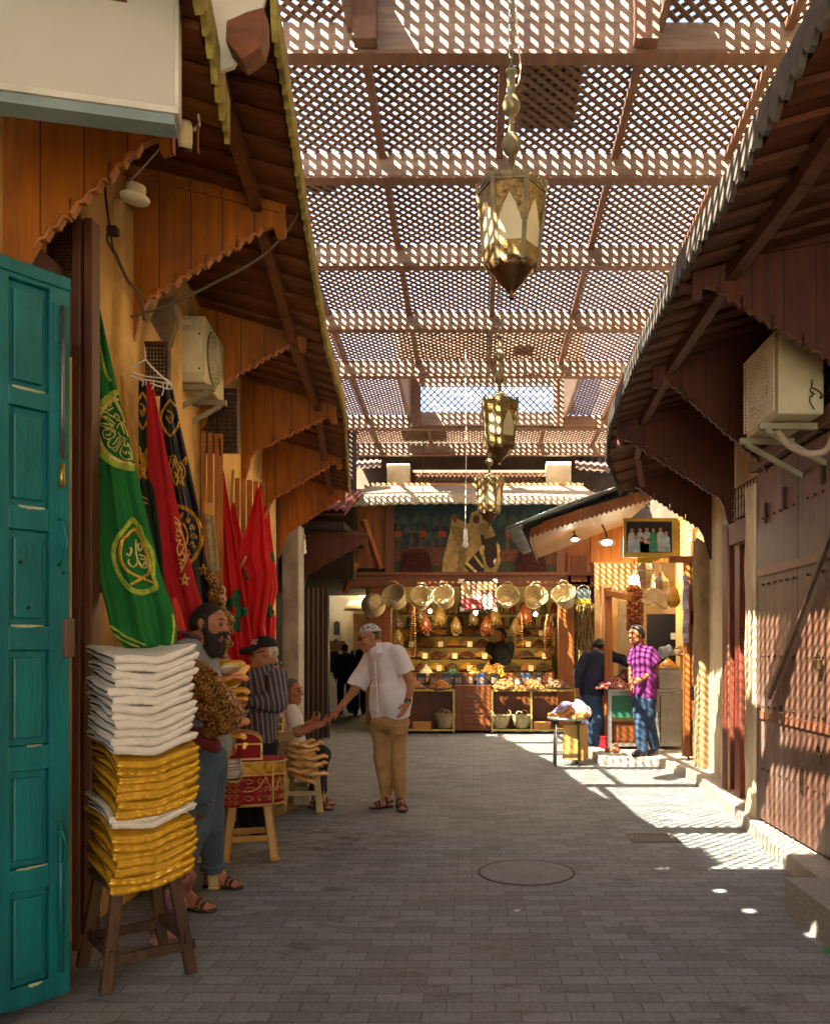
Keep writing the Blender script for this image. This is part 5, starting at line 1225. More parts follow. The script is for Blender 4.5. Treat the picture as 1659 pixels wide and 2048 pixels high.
for x0 in (590, 1297):
    pic('heap', [[(x0-105,630),(x0-90,560),(x0-72,505),(x0-40,488),(x0+40,488),(x0+72,505),(x0+90,560),(x0+105,630)]], '#2c0f10', t_)
    Lm[0] -= .012; mb = MB()
    for r_ in range(9):
        for k in range(-9+r_//3, 10-r_//3): mb.ball(P(*K(x0+k*10+(r_ % 2)*5, 618-r_*14),Lm[0]), .017, 6)
    mb.build('dates', flat('#4a1a18'), t_)
    pic('dish', [[(x0-115,628),(x0+115,628),(x0+80,645),(x0-80,645)]], '#9a7a4a', t_)
# framed photograph under the mural
t_ = thing('framed_photograph', 'framed market photograph hung between the straw baskets', 'picture', P(956,1222,SD-.2))
wb(MB(),919,994,1160,1222,SD-.2,.03).build('frame', mk('black_frame','#17120f',.4), t_)
Lm[0] = SD-.203
def kb(x0,y0,x1,y1): return [(x0,y0),(x1,y0),(x1,y1),(x0,y1)]
pic('print', [kb(868,686,1082,856)], '#6d4a3a', t_); pic('print', [kb(868,686,920,770),kb(960,690,1082,740)], '#a88a5a', t_)
pic('print', [[(870,800),(930,760),(980,790),(1000,856),(868,856)]], '#7d2e2a', t_); pic('print', [[(900,780),(960,740),(1000,770),(960,800)],kb(930,830,960,850)], '#c9a08a', t_)
pic('print', [[(990,800),(1010,762),(1040,750),(1066,790),(1070,850),(1010,856)],[(930,770),(1000,775),(1000,800),(940,790)]], '#d0c9c0', t_)
pic('print', [[(1008,760),(1012,738),(1028,735),(1036,756),(1022,768)]], '#4a2a1c', t_)
for x, y, sx, sy in ((852,668,1,1),(1090,668,-1,1),(856,868,1,-1),(1088,868,-1,-1)):
    pic('corner', [[(x,y),(x+sx*34,y+sy*2),(x+sx*26,y+sy*20),(x+sx*2,y+sy*28)]], '#cfc7bb', t_)
# straw baskets
def straw():
    t = NT('straw'); v = t.tc.outputs['Object']; z = t.sep(v, 2)
    wv = t.math('SINE', t.math('MULTIPLY', z, 420.0)); ns = t.noise(t.coord((1,1,1)), 18, 4)
    c = t.ramp(ns, [(.3, srgb('#a08c5e')), (.7, srgb('#d0bd90'))]); c = t.mix(t.math('MULTIPLY', t.math('ADD', wv, 1.0), .18), c, srgb('#6d5222'))
    t.put(t.b.inputs['Base Color'], c); t.b.inputs['Roughness'].default_value = .8; t.bump(t.math('ADD', wv, ns), .6, .01); return t.m
STRAW = straw()
def basket():
    t = thing('straw_basket', 'x', 'basket', (0,0,0))
    pr = [(0,0),(.10,0),(.135,.015),(.165,.10),(.195,.20),(.215,.275),(.222,.28),(.215,.284),(.205,.275),(.185,.2),(.155,.1),(.125,.03),(0,.02)]
    MB().lathe((0,0,0), pr, 28).build('body', STRAW, t, local=True)
    for s in (-1, 1): MB().tube([Vector((s*.21*math.cos(q)+0, .09*math.sin(q*1.0), .27+0)) if False else Vector((.08*math.cos(q), s*.212, .26+.11*math.sin(q))) for q in [math.pi*k/10 for k in range(11)]], .012, 6).build('handle', STRAW, t, local=True)
    return t
B0 = basket(); first = True
def put_basket(label, loc, rot, sc_=1.0, group=None):
    global first
    t = B0 if first else dup(B0); first = False
    t.location = loc; t.rotation_euler = rot; t.scale = (sc_,)*3; t['label'] = label
    if group: t['group'] = group
hb = 'straw baskets hung along the shop lintel'
for i, (x, y, rx, ry, s, lb) in enumerate(((748,1207,-100,12,1.0,'leftmost straw basket on the lintel, turned so its round base shows'),(792,1198,70,-18,1.05,'wide open straw basket second from left on the lintel'),(842,1200,72,8,.98,'straw basket third from left, just right of the wide open one'),(889,1198,66,-14,1.0,'straw basket hanging just left of the framed photograph'),(1013,1197,78,4,1.0,'straw basket hanging just right of the framed photograph'),(1068,1198,74,10,1.02,'straw basket second right of the framed photograph'),(1129,1197,60,-14,1.05,'rightmost pale straw basket on the lintel, tilted on its cord'))):
    D = SD-.3; c = P(x,y,D); rot = (R(rx-12 if rx > 0 else rx), R(ry*.5), R(ry)); 
    q = Matrix.Rotation(rot[2],3,'Z') @ Matrix.Rotation(rot[1],3,'Y') @ Matrix.Rotation(rot[0],3,'X') @ Vector((0,0,.14*s))
    put_basket(lb, c-q, rot, s, hb)
gb = 'straw baskets standing on the counter racks'
for x, y, s, lb in ((890,1456,.92,'tall straw basket with a dark woven band on the left rack'),(1000,1458,.86,'straw basket at the left end of the right-hand rack'),(1043,1458,.86,'straw basket beside the divider of the right-hand rack')):
    put_basket(lb, Vector((PX(x,SD-.3),SD-.3,.09)), (0,0,R(20+x)), s, gb)
# racks
GM = mk('gilt_metal', '#a8924a', .4, .7, var=.25, vs=8)
def rack(label, x0, x1, divs, D=SD-.42):
    a, b = PX(x0,D), PX(x1,D); t = thing('display_rack', label, 'rack', ((a+b)/2,D,0))
    for x in [a]+[PX(q,D) for q in divs]+[b]: MB().box2((x-.018,D-.0,.03),(x+.018,D+.03,.78)).build('upright', GM, t)
    for z in (.05,.76): MB().box2((a,D-.004,z),(b,D+.03,z+.035)).build('rail', GM, t)
    MB().box2((a,D+.03,.05),(b,D+.34,.075)).build('shelf', GM, t); MB().box2((a,D+.03,.765),(b,D+.34,.79)).build('top', mk('rack_top','#8a7a5a',.5), t)
    mb = MB()
    for x in (a+.05, b-.05): mb.ball((x,D+.02,.02), .03, 8)
    mb.build('castors', IRON, t)
rack('gilt metal display rack left of the drawers', 782, 907, []); rack('gilt metal display rack with a divider, right of the drawers', 984, 1150, [1062])
CARD = mk('carton', '#a8743c', .8, var=.15, vs=4, bump=.1)
for x0, x1, y, lb in ((826,862,1462,'low brown carton on the shelf of the left rack'),(1066,1100,1462,'low brown carton beside the divider of the right rack')):
    a = PX(x0,SD-.3); b = PX(x1,SD-.3); t = thing('carton', lb, 'carton', ((a+b)/2,SD-.3,.076))
    MB().box2((a,SD-.4,.076),(b,SD-.15,.2)).build('box', CARD, t, bevel=.004)
    MB().box2((a-.004,SD-.29,.198),(b+.004,SD-.26,.203)).build('tape', mk('tape','#c9a86a',.4), t)
# heaps in trays: four kinds, copied
NUTS = [mk('brown_dates','#4a2410',.35,var=.5,vs=30), mk('almonds','#8f5a24',.55,var=.4,vs=30), mk('golden_raisins','#a87a1c',.4,var=.4,vs=30), mk('walnut_halves','#7d5a30',.6,var=.4,vs=30), mk('dark_figs','#3a2a18',.5,var=.5,vs=30), mk('cookies','#b5763a',.6,var=.35,vs=20,stain='#5a2a12',st_s=20)]
TRAYM = mk('tray_rim','#5a4020',.6,var=.4,vs=20)
def tray(mat, seed, r=.2, lump=.026, n=110, hh=.13):
    rg = random.Random(seed); t = thing('fruit_tray', 'x', 'tray', (0,0,0))
    MB().lathe((0,0,0), [(0,0),(r*.9,0),(r,.04),(r*.97,.04),(r*.85,.012),(0,.012)], 20).build('tray', TRAYM, t, local=True)
    mb = MB()
    mb.lathe((0,0,.02), [(r*.9,0),(r*.6,hh*.5),(r*.25,hh*.85),(0,hh*.95)], 14)
    for i in range(n):
        q = math.sqrt(rg.random())*r*.95; a = rg.uniform(0,6.283); z = .02+hh*(1-(q/r)**1.3)
        mb.ball((q*math.cos(a),q*math.sin(a),z), lump*rg.uniform(.7,1.2), 5, Matrix.Rotation(rg.uniform(0,3),3,'Z'), (1.3,.8,.7))
    mb.build('heap', mat, t, local=True); return t
TR = [tray(m, i, lump=(.024,.022,.02,.03,.028,.04)[i], n=(110,120,130,80,90,46)[i]) for i, m in enumerate(NUTS)]
NM = ['dark brown dates','tan almonds','golden raisins','walnut halves','near-black figs','round cookies']
first_t = set()
def put_tray(k, loc, label, s=1.0, grp='heaped trays on the tiers of the dried-fruit shop'):
    t = TR[k] if k not in first_t else dup(TR[k]); first_t.add(k)
    t.location = loc; t.rotation_euler = (R(6),0,random.uniform(0,6)); t.scale = (s,s,s); t['label'] = label; t['group'] = grp
rowname = ['lowest tier','second tier','third tier','fourth tier','top tier']
rg = random.Random(12); PRICE = mk('price_card','#d6cfa8',.6,var=.05)
for n in range(5):
    D = 16.25+.42*n; z = .86+.235*n; m = 10
    cnt = {}; xs = [xl+.2+(xr-xl-.4)*k/(m-1) for k in range(m)]
    for k, x in enumerate(xs):
        if n >= 2 and PX(974,D) < x < PX(1026,D): continue
        kind = (k*2+n*3+(k//3)) % 5
        put_tray(kind, Vector((x,D-.02,z-.015)), 'heaped tray of %s on the %s, %s from left' % (NM[kind], rowname[n], ORD[k]), 1.05)
        if (k+n) % 2:
            solo(MB().box((x+.05,D-.235,z+.05), (.1,.008,.11), Matrix.Rotation(-.2,3,'X')), 'price_card', PRICE, 'blank pale price card on the %s, in front of the %s tray from left' % (rowname[n], ORD[k]), 'price card', 'price cards on the tiers')
# counter-top goods
for k, (x, kk, s) in enumerate(((800,3,.9),(828,3,1.0),(880,1,1.1),(1008,5,1.15),(1062,5,1.1),(1115,3,1.1))):
    put_tray(kk, Vector((PX(x,SD-.25),SD-.25,.79)), ['left-end small','second small','wide','wide sunlit','middle sunlit','right-hand'][k]+' tray of '+NM[kk]+' on top of the front '+('left' if x < 950 else 'right')+' rack', s, 'trays on the front racks')
BOXM = mk('black_box','#1d1512',.3,var=.4,vs=10); WRAP = glass('wrapped_sweets', (.6,.75,.5), .2, .6)
for k, x in enumerate((842,868,893,916,938,962,988,1020,1050,1075,1100)):
    t = thing('display_box', 'black and clear sweets box in the counter row, '+ORD[k]+' from left', 'box', (PX(x,SD+.1),SD+.1,.852), 0, 'boxes standing in a row on the counter')
    MB().box2((PX(x,SD+.1)-.085,SD+.06,.852),(PX(x,SD+.1)+.085,SD+.2,1.07)).build('box', [BOXM,DWOOD,mk('blue_box','#2a3a5a',.35,var=.3)][k % 3], t, bevel=.006)
    MB().box2((PX(x,SD+.1)-.06,SD+.055,.89),(PX(x,SD+.1)+.06,SD+.0595,.99)).build('label_card', mk('box_card','#7d6a5a',.4,var=.5,vs=20), t)
FOIL = mk('gold_foil','#b58a2c',.25,.7,var=.4,vs=14,bump=.6,bs=25)
for k, (x, y, m_, lb) in enumerate(((852,1340,PRICE,'pale domed sweet cone with a white top on the counter, left end'),(905,1342,mk('green_sweets','#2c5a26',.4,var=.6,vs=14),'heap of green wrapped sweets on the counter'),(948,1340,FOIL,'gold foil wrapped heap on the counter'),(976,1336,mk('amber_sweets','#d09a3c',.3,var=.4,vs=14),'amber wrapped sweets heap below the shopkeeper'),(1000,1344,FOIL,'second gold foil heap right of the amber one'))):  # amber heap is a plain colour without emission
    mb = MB(); c = P(x,y+12,15.95); mb.lathe(c, [(.16,0),(.13,.06),(.06,.14),(0,.19)], 14)
    rg2 = random.Random(k)
    for i in range(50):
        q = rg2.random()*.15; a = rg2.uniform(0,6.28); mb.ball(c+Vector((q*math.cos(a),q*math.sin(a),.19*(1-q/.16)+.01)), .022, 5)
    solo(mb, 'sweets_heap', m_, lb, 'sweets')
# hanging date clusters, garlands, bulbs, jars
CLUS = [mk('amber_dates','#57290e',.35,var=.5,vs=30), mk('yellow_dates','#5d481a',.4,var=.4,vs=30), mk('dark_cluster','#3c2a12',.45,var=.5,vs=30)]
def cluster(px, py, m_, s, label, D=16.6):
    mb = MB(); rg2 = random.Random(px); c = P(px,py,D)
    mb.lathe(c, [(0,-.2*s),(.08*s,-.17*s),(.115*s,-.08*s),(.10*s,.05*s),(.05*s,.16*s),(0,.2*s)], 10)
    for i in range(90):
        z = rg2.uniform(-.19,.18); r = .115*math.sqrt(max(0,1-((z+.06)/.24)**2)) if z < 0 else .11*(1-z/.22); a = rg2.uniform(0,6.28)
        mb.ball(c+Vector((r*math.cos(a),r*math.sin(a),z))*1.0 if s == 1 else c+Vector((r*math.cos(a),r*math.sin(a),z))*s, .022*s, 5)
    mb.tube([c+Vector((0,0,.18*s)), c+Vector((0,0,.4*s))], .006, 5)
    solo(mb, 'date_cluster', m_, label, 'date cluster', 'date clusters hanging inside the shop')
for x, y, k, s, lb in ((470,930,2,.95,'dark round date cluster at the left edge of the shop'),(612,890,2,1,'dark date cluster behind the third basket'),(646,945,0,1,'amber date cluster hanging low under the third basket'),(735,893,1,1,'bright yellow date cluster left of the framed photograph'),(835,955,1,.85,'small yellow date cluster below the fourth basket'),(940,905,2,.8,'small date cluster below the framed photograph'),(1025,955,0,1,'amber date cluster right above the shopkeeper'),(1078,900,1,.9,'yellow date cluster below the basket right of the photograph'),(1257,880,0,1.15,'large orange date cluster under the second basket from right'),(1200,965,1,.9,'ochre date cluster above the nut necklace'),(1400,985,0,.9,'amber date cluster by the right pillar'),(472,1030,1,1,'olive-gold round gourd-like cluster low at the left edge')):
    cluster(*K(x,y), CLUS[k], s, lb)
GAR = mk('string_of_figs','#8a5f3a',.6,var=.4,vs=20)
def garland(label, pts, D=16.0, r=.022):
    mb = MB()
    for p in sm([P(*K(x,y),D) for x, y in pts], 9): mb.ball(p, r*random.uniform(.8,1.2), 6, None, (1.2,1.2,.7))
    solo(mb, 'fig_garland', GAR, label, 'garland', 'garlands of dried figs hanging in the shop')
garland('long double garland of dried figs by the left pillar', [(566,830),(560,960),(556,1090),(572,1140),(580,1090),(578,960),(574,840)])
garland('short looped fig garland between the two right baskets', [(1222,880),(1206,980),(1200,1110),(1222,1158),(1240,1110),(1236,980),(1228,890)])
garland('broad looped fig garland next to the right pillar', [(1400,890),(1386,980),(1384,1100),(1400,1152),(1424,1110),(1426,980),(1412,890)], r=.028)
BULBM = glow('lit_bulb', (1,.78,.42), 10)
for i, (x, y) in enumerate(((675,868),(955,878),(1322,886))):
    c = P(*K(x,y), 15.95); t = thing('light_bulb', 'lit bulb hanging in the shop '+['left, under the third basket','in the middle, under the framed photograph','right, under the second basket from right'][i], 'bulb', c, 0, 'lit bulbs in the dried-fruit shop')
    MB().ball(c, .035, 10).build('glass', BULBM, t); MB().tube([c+Vector((0,0,.03)), c+Vector((0,0,.09)), c+Vector((0,.05,.7))], .012, 6).build('cord', CABD, t)
    L = bpy.data.lights.new('bulb_light', 'POINT'); lo = bpy.data.objects.new('bulb_light', L); COL.objects.link(lo); lo.location = c+Vector((0,.08,-.1)); L.energy = 1.7; L.color = (1,.72,.36); L.shadow_soft_size = .06
JAR = [mk('jar_olive','#5a5a24',.2,var=.5,vs=12), mk('jar_amber','#8a5a1c',.2,var=.5,vs=12), mk('jar_green','#2c5a3a',.2,var=.5,vs=12), mk('jar_red','#7d2a1c',.3,var=.5,vs=12)]
jp = MB().lathe((0,0,0), [(0,0),(.055,0),(.06,.02),(.06,.15),(.04,.175),(.04,.19),(.045,.19),(.045,.215),(0,.215)], 12)
for zi, z in enumerate((2.01, 2.31)):
    for k in range(15):
        x = xl+.1+k*.225
        tag((lambda o: (setattr(o,'location',Vector((x,18.5,z))), o)[1])(jp.build('jar', JAR[(k*3+zi) % 4], None, local=True)), 'small jar of preserve on the '+['lower','upper'][zi]+' back shelf, '+ORD[k]+' from left', 'jar', 'jars on the back shelves')
# alcove with straw strands and a little arched box, right of the shop
t_ = thing('cupboard_door', 'small orange cupboard door on the boards right of the mural', 'cupboard', P(1158,1170,SD-.05))
part('frame', OWOOD, 1135,1180,1104,1170,SD-.06,.06,t_,.006); part('panel', DWOOD, 1141,1174,1110,1164,SD-.075,.03,t_,.01)
t_ = thing('birdcage', 'small arched cage with a yellow tray hanging right of the baskets', 'birdcage', P(1166,1206,SD-.3))
mb = MB()
for D in (SD-.34, SD-.16):
    mb.tube([P(x,y,D) for x, y in ((1152,1200),(1152,1182),(1157,1174),(1166,1170),(1175,1174),(1180,1182),(1180,1200),(1152,1200))], .01, 6)
    for x in range(1155,1180,4): mb.tube([P(x,1200,D),P(x,1175+abs(x-1166)*.35,D)], .004, 4)
mb.build('wire', mk('cage_wire','#8f8a7a',.4,.5), t_); part('tray', mk('yellow_tray','#b59a1c',.5), 1151,1182,1198,1207,SD-.36,.22,t_,.004); part('back_panel', mk('cage_back','#3a4a4a',.6), 1153,1179,1178,1199,SD-.18,.02,t_)
part('alcove_back', DARKW, 1146,1205,1172,1460,SD+.5,.05); part('alcove_post', OWOOD, 1202,1226,1172,1500,SD-2.2,.14)
mb = MB(); rg = random.Random(6)
for i in range(46):
    x = 1150+i*1.1; pts = [P(x+rg.uniform(-1,1), lerp(1208,1330,k/6)+rg.uniform(-1,1), SD+.02+rg.uniform(0,.15))+Vector((.012*math.sin(k*1.7+i),0,0)) for k in range(7)]
    mb.tube(pts, .012, 5)
solo(mb, 'reed_strands', mk('reed','#7d6432',.8,var=.4,vs=14,stain='#3c2c12',st_s=6), 'curtain of hanging reed strands right of the shop pillar', 'reeds')
# ------------------------------------------------------------------ right-hand sweet shop under the slatted canopy
RD_ = 12.6
OWOOD2 = mk('post_orange_wood', '#8f5420', .55, var=.3, vs=3, stretch=(8,8,.8), bump=.25, bs=40, stain='#5a2c0c', st_s=2)
shop2 = thing('sweet_shop', 'corner sweet shop with orange wooden posts and lit cream back wall', 'shop', (2.5,RD_,0))
def p2_(name, mat, x0, x1, y0, y1, D, th=.06, bevel=0): return wb(MB(), x0,x1,y0,y1,D,th).build(name, mat, shop2, bevel=bevel)
p2_('back_wall', mk('lit_cream_wall','#927448',.85,var=.15,vs=3,bump=.2,stain='#8a5a24',st_s=2), 1190, 1480, 1118, 1520, 14.2, .1)
p2_('side_post', OWOOD2, 1209, 1224, 1175, 1500, 12.0, .12, .006)
p2_('cream_panel', PLASTP, 1236, 1263, 1203, 1400, 12.3, .05)
p2_('doorway', mk('doorway_shade','#120d10',.9), 1294, 1364, 1228, 1400, 13.4, .06)  # dark slab; the unlit doorway is put into its colour
p2_('door_post', OWOOD2, 1369, 1380, 1122, 1514, 10.62, .1, .006); p2_('door_post', OWOOD2, 1383, 1396, 1122, 1514, 10.6, .12, .006)
p2_('top_boards', OWOOD, 1180, 1420, 1040, 1124, 13.0, .08)
p2_('lintel', OWOOD2, 1340, 1440, 1112, 1124, 10.7, .14, .006)
MB().bar(P(1212,1186,12.0), P(1265,1196,11.4), .07, .08).build('arm', OWOOD2, shop2)
MB().box2((PX(1440,10.3)+.1,9.95,0),(6,13,6.4)).build('house_wall', PLAST, shop2)
MB().box2((3.75,12.9,0),(3.9,14.4,6.4)).build('side_wall', PLAST, shop2)
for z in (.55, .98, 1.9): MB().box((PX(1384,10.55),10.59,z), (.03,.02,.16)).build('hinge', IRON, shop2)
# slatted canopy
cp = thing('slatted_canopy', 'low slatted wooden canopy with a ragged edge and two lamps, over the sweet shop', 'canopy', P(1160,1070,11.5))
cA_, cB_ = P(1063,1066,10.6), P(1312,992,10.6); 
def cpt(u, v):                                        # u across the street, v away
    x = lerp(cA_.x, cB_.x, u); y = lerp(10.6, 13.3, v)+.35*(1-v)*max(0,.35-u)*2*(1-u); return Vector((x+ .28*v*(1-u), y, lerp(cA_.z,cB_.z,u)-.02*v))
SLT = mk('slat_pine', '#6d4a22', .6, var=.3, vs=4, stretch=(.8,8,8), bump=.2, bs=40)
mb = MB(); n = 24
for k in range(n):
    v0, v1 = k/n, (k+1)/n-.006
    q = [cpt(0,v0),cpt(1,v0),cpt(1,v1),cpt(0,v1)]; mb.hexa(q+[p+Vector((0,0,.02)) for p in q])
mb.build('slats', SLT, cp)
corrug(MB(), cpt(-.06,-.06)+Vector((0,0,.09)), cpt(1.05,-.06)+Vector((0,0,.16)), cpt(-.06,1.05)+Vector((0,0,.09)), cpt(1.05,1.05)+Vector((0,0,.16)), 1, .0).build('under_sheet', mk('tar_sheet','#1f1c1a',.7,var=.4,vs=6,bump=.4), cp, solid=.02)
mb = MB()
def cor(u, v): p = cpt(lerp(-.16,.95,u), lerp(-.10,1.05,v)); return p+Vector((-.04,0,.15+.07*u+.018*math.sin(v*16*6.283)))
mb.grid(cor, 8, 120).build('corrugated_sheet', mk('zinc_sheet','#8a9594',.4,.55,var=.3,vs=4,bump=.15,stain='#5d4a3a',st_s=2.5), cp, solid=.006)
mb = MB(); n = 26
for k in range(n):                                    # scalloped fascia on the near edge
    a, b = cpt(k/n,-.012), cpt((k+1)/n,-.012); d = b-a; up = Vector((0,0,.11))
    mb.prism([a+up, b+up, b+Vector((0,0,.0)), a+d*.75+Vector((0,0,-.035)), a+d*.4+Vector((0,0,-.045)), a+d*.1+Vector((0,0,-.02)), a], (0,-.02,0))
mb.build('fascia', OWOOD2, cp)
mb = MB()
for k in range(26):
    v0, v1 = k/26, (k+1)/26; a, b = cpt(-.004,v0), cpt(-.004,v1); j = random.uniform(-.03,.03)
    mb.prism([a+Vector((0,0,.05)), b+Vector((0,0,.05)), b+Vector((0,0,-.03)), (a+b)/2+Vector((0,0,-.085+j)), a+Vector((0,0,-.03))], (-.02,0,0))
mb.build('edge_trim', mk('dark_trim','#4a2c14',.8,var=.4,vs=15), cp)
LAMPW = glow('lamp_face', (1,.93,.75), 8)
for i, (x, y, D) in enumerate(((1149,1078,11.6),(1213,1084,11.4))):
    c = P(x,y,D); t = thing('spot_lamp', ['small','wide flat'][i]+' lit spot lamp clamped under the slatted canopy', 'lamp', c)
    Mr = Matrix.Rotation(-.35,3,'X'); r = .07 if i == 0 else .11
    MB().lathe(c, [(0,.05),(.03,.05),(r,.0),(r*1.02,-.012),(r*.95,-.012)], 20, Mr).build('hood', STEEL, t)
    MB().lathe(c+Mr @ Vector((0,0,-.01)), [(0,0),(r*.93,0),(0,-.006)], 20, Mr).build('face', LAMPW, t)
    MB().tube([c+Vector((0,0,.05)), c+Vector((-.02,.02,.15)), c+Vector((-.06,.05,.24))], .012, 6).build('arm', CABD, t)
    L = bpy.data.lights.new('spot_light', 'POINT'); lo = bpy.data.objects.new('spot_light', L); COL.objects.link(lo); lo.location = c+Vector((0,-.03,-.16)); L.energy = .45; L.color = (1,.85,.6); L.shadow_soft_size = .08
# framed family photo
t_ = thing('framed_photograph', 'yellow-framed family group photograph hanging under the slatted canopy', 'picture', P(1302,1113,10.9))
wb(MB(),1246,1360,1036,1115,10.9,.03).build('frame', mk('yellow_frame','#b59432',.5), t_)
wb(MB(),1252,1343,1043,1105,10.895,.004).build('print', flat('#1d1418'), t_)
def K7(x, y): return (1020+x/3.304, 940+y/3.304)
Lm[0] = 10.893
def pic7(name, polys, c):
    Lm[0] -= .002; mb = MB()
    for p in polys: mb.prism([P(*K7(x,y),Lm[0]) for x, y in p], (0,.0018,0))
    return mb.build(name, flat(c), t_)
pp = ((802,395,150,'w'),(857,395,150,'w'),(902,390,155,'w'),(992,390,150,'w'),(1028,415,125,'b'),(945,395,145,'g'),(828,440,105,'b'),(868,460,85,'w'),(912,470,75,'w'))
for kind, col in (('w','#a8a8a0'),('b','#8fa8ac'),('g','#2f7d5c')):
    pic7('figures', [[(x-12,y+16),(x+12,y+16),(x+24,y+34),(x+30,y+hh),(x-30,y+hh),(x-24,y+34)] for x, y, hh, k in pp if k == kind], col)
Lm[0] -= .004
pic7('faces', [[(x-9,y+12),(x-11,y-2),(x-5,y-12),(x+5,y-12),(x+11,y-2),(x+9,y+12),(x,y+20)] for x, y, hh, k in pp], '#a8785c')
pic7('hair', [[(x-11,y-2),(x-9,y-14),(x,y-19),(x+9,y-14),(x+11,y-2),(x+5,y-9),(x-5,y-9)] for x, y, hh, k in pp], '#1d1310')
solo(MB().prism([P(x,y,10.95) for x, y in ((1274,1115),(1343,1112),(1344,1122),(1328,1115),(1300,1126),(1274,1126))], (0,.02,0)), 'cloth_scrap', mk('yellow_cloth','#b5962c',.8), 'yellow cloth scrap under the family photograph', 'cloth')
# hanging lanterns and goods of the sweet shop
def small_lantern(c, s, label):
    t = thing('hanging_lantern', label, 'lantern', c, 0, 'small silver lanterns in the sweet shop')
    MB().lathe(c, [(0,-.22*s),(.03*s,-.2*s),(.07*s,-.16*s),(.11*s,.05*s),(.12*s,.06*s),(.05*s,.14*s),(.02*s,.2*s),(0,.21*s)], 6, smooth=False).build('body', mk('silver_metal','#a8a49a',.25,.9,var=.3,vs=20,bump=.4,bs=40), t)
    MB().tube([c+Vector((0,0,.2*s)), c+Vector((0,0,.5*s))], .006, 5).build('chain', STEEL, t)
small_lantern(P(1288,1150,12.4), 1.15, 'small silver lantern beside the bright lamp in the sweet shop'); small_lantern(P(1321,1172,12.4), 1.05, 'small silver lantern hanging lower, next to the gourd'); small_lantern(P(1300,1130,13.2), .8, 'smallest silver lantern, further back in the sweet shop')
c = P(1267,1160,12.8); t_ = thing('light_bulb', 'bright bare lamp glowing in the sweet shop beside the lanterns', 'bulb', c)
MB().ball(c, .07, 12).build('glass', glow('bright_bulb',(1,.85,.5),12), t_); MB().tube([c+Vector((0,0,.06)), c+Vector((0,0,.3))], .01, 6).build('cord', CABD, t_)
L = bpy.data.lights.new('bulb_light', 'POINT'); lo = bpy.data.objects.new('bulb_light', L); COL.objects.link(lo); lo.location = c+Vector((0,-.12,-.1)); L.energy = 2.2; L.color = (1,.76,.42); L.shadow_soft_size = .07
solo(MB().grid(lambda u, v: P(lerp(1283,1334,u), lerp(1180,1204,v)+12*u*v+4*math.sin(u*9), lerp(12.2,11.7,v)), 16, 8), 'cloth_awning', mk('beige_cloth','#8f7a5c',.85,var=.25), 'small beige cloth sagging between the nut braids and gourd', 'awning', solid=.01)
s = SDF(); c = P(1346,1190,12.0); s.cone(c+Vector((0,0,-.08)), c+Vector((0,0,.04)), .10, .07, .03); s.cone(c+Vector((0,0,.04)), c+Vector((-.03,0,.22)), .05, .025)
tag(base_origin(s.build('gourd', mk('gourd_skin','#a87a1c',.45,var=.4,vs=8,stain='#4a3a10',st_s=5), None, .012)), 'mustard hanging gourd in the sweet shop', 'gourd')
for k, (x, y0, y1) in enumerate(((1257,1176,1258),(1265,1172,1262),(1273,1174,1256),(1281,1180,1250))):
    mb = MB(); rg = random.Random(k)
    for i in range(24):
        c = P(x+rg.uniform(-1.5,1.5), lerp(y0,y1,i/23), 11.9+rg.uniform(-.03,.03)); mb.ball(c, .034, 6, None, (1.1,1.1,.8))
    solo(mb, 'nut_braid', mk('braid_nuts','#8a4a1e',.55,var=.5,vs=18), ['leftmost','second','third','rightmost'][k]+' braid of threaded nuts hanging at the sweet shop entrance', 'nut braid', 'braids of nuts at the sweet shop')
mb = MB()
for i in range(14): mb.box(P(1370.5+math.sin(i)*1.2, 1156+i*9.6, 10.55), (.075,.02,.055), Matrix.Rotation(math.sin(i*2)*.3,3,'Z'))
solo(mb, 'sachet_strip', mk('sachets','#8d86b5',.3,var=.4,vs=10,col2='#d6d0dc'), 'vertical strip of pale and violet sachets hanging on the door post', 'sachets')
solo(MB().box2((PX(1341,13.38),13.385,PZ(1279,13.38)),(PX(1357,13.38),13.395,PZ(1266,13.38))), 'paper_notice', mk('paper','#c9c4b8',.7), 'small white paper notice in the dark doorway', 'paper')
# metal counter
INOX = mk('inox', '#9a9a94', .32, .75, var=.2, vs=3, bump=.08, bs=30, stain='#5d564c', st_s=3, st_a=.4)
CD = 11.75
t_ = thing('metal_counter', 'steel-framed counter with a green front panel before the sweet shop', 'counter', (PX(1290,CD),CD,.12))
zt = PZ(1384,CD)
for x in (1219,1297,1366): MB().box2((PX(x,CD)-.025,CD,.12),(PX(x,CD)+.025,CD+.05,zt)).build('leg', INOX, t_)
for z in (.165, zt-.05): MB().box2((PX(1219,CD),CD+.003,z),(PX(1366,CD),CD+.045,z+.04)).build('rail', INOX, t_)
MB().box2((PX(1222,CD),CD+.012,PZ(1436,CD)),(PX(1296,CD),CD+.03,zt-.05)).build('green_panel', mk('green_paint','#1f5c40',.5,var=.15), t_)
MB().box2((PX(1298,CD),CD+.01,.2),(PX(1365,CD),CD+.6,zt-.05)).build('steel_cabinet', INOX, t_, bevel=.006)
MB().box2((PX(1320,CD)-.006,CD-.004,.22),(PX(1320,CD)+.006,CD+.012,zt-.06)).build('door_seam', IRON, t_)
MB().box2((PX(1314,CD),CD-.02,PZ(1436,CD)),(PX(1318,CD),CD+.01,PZ(1424,CD))).build('handle', STEEL, t_)
MB().box2((PX(1214,CD),CD-.03,zt),(PX(1369,CD),CD+.65,zt+.035)).build('top', INOX, t_, bevel=.006)
MB().box2((PX(1320,CD),CD+.1,zt+.035),(PX(1366,CD),CD+.55,zt+.30)).build('raised_case', INOX, t_, bevel=.01)
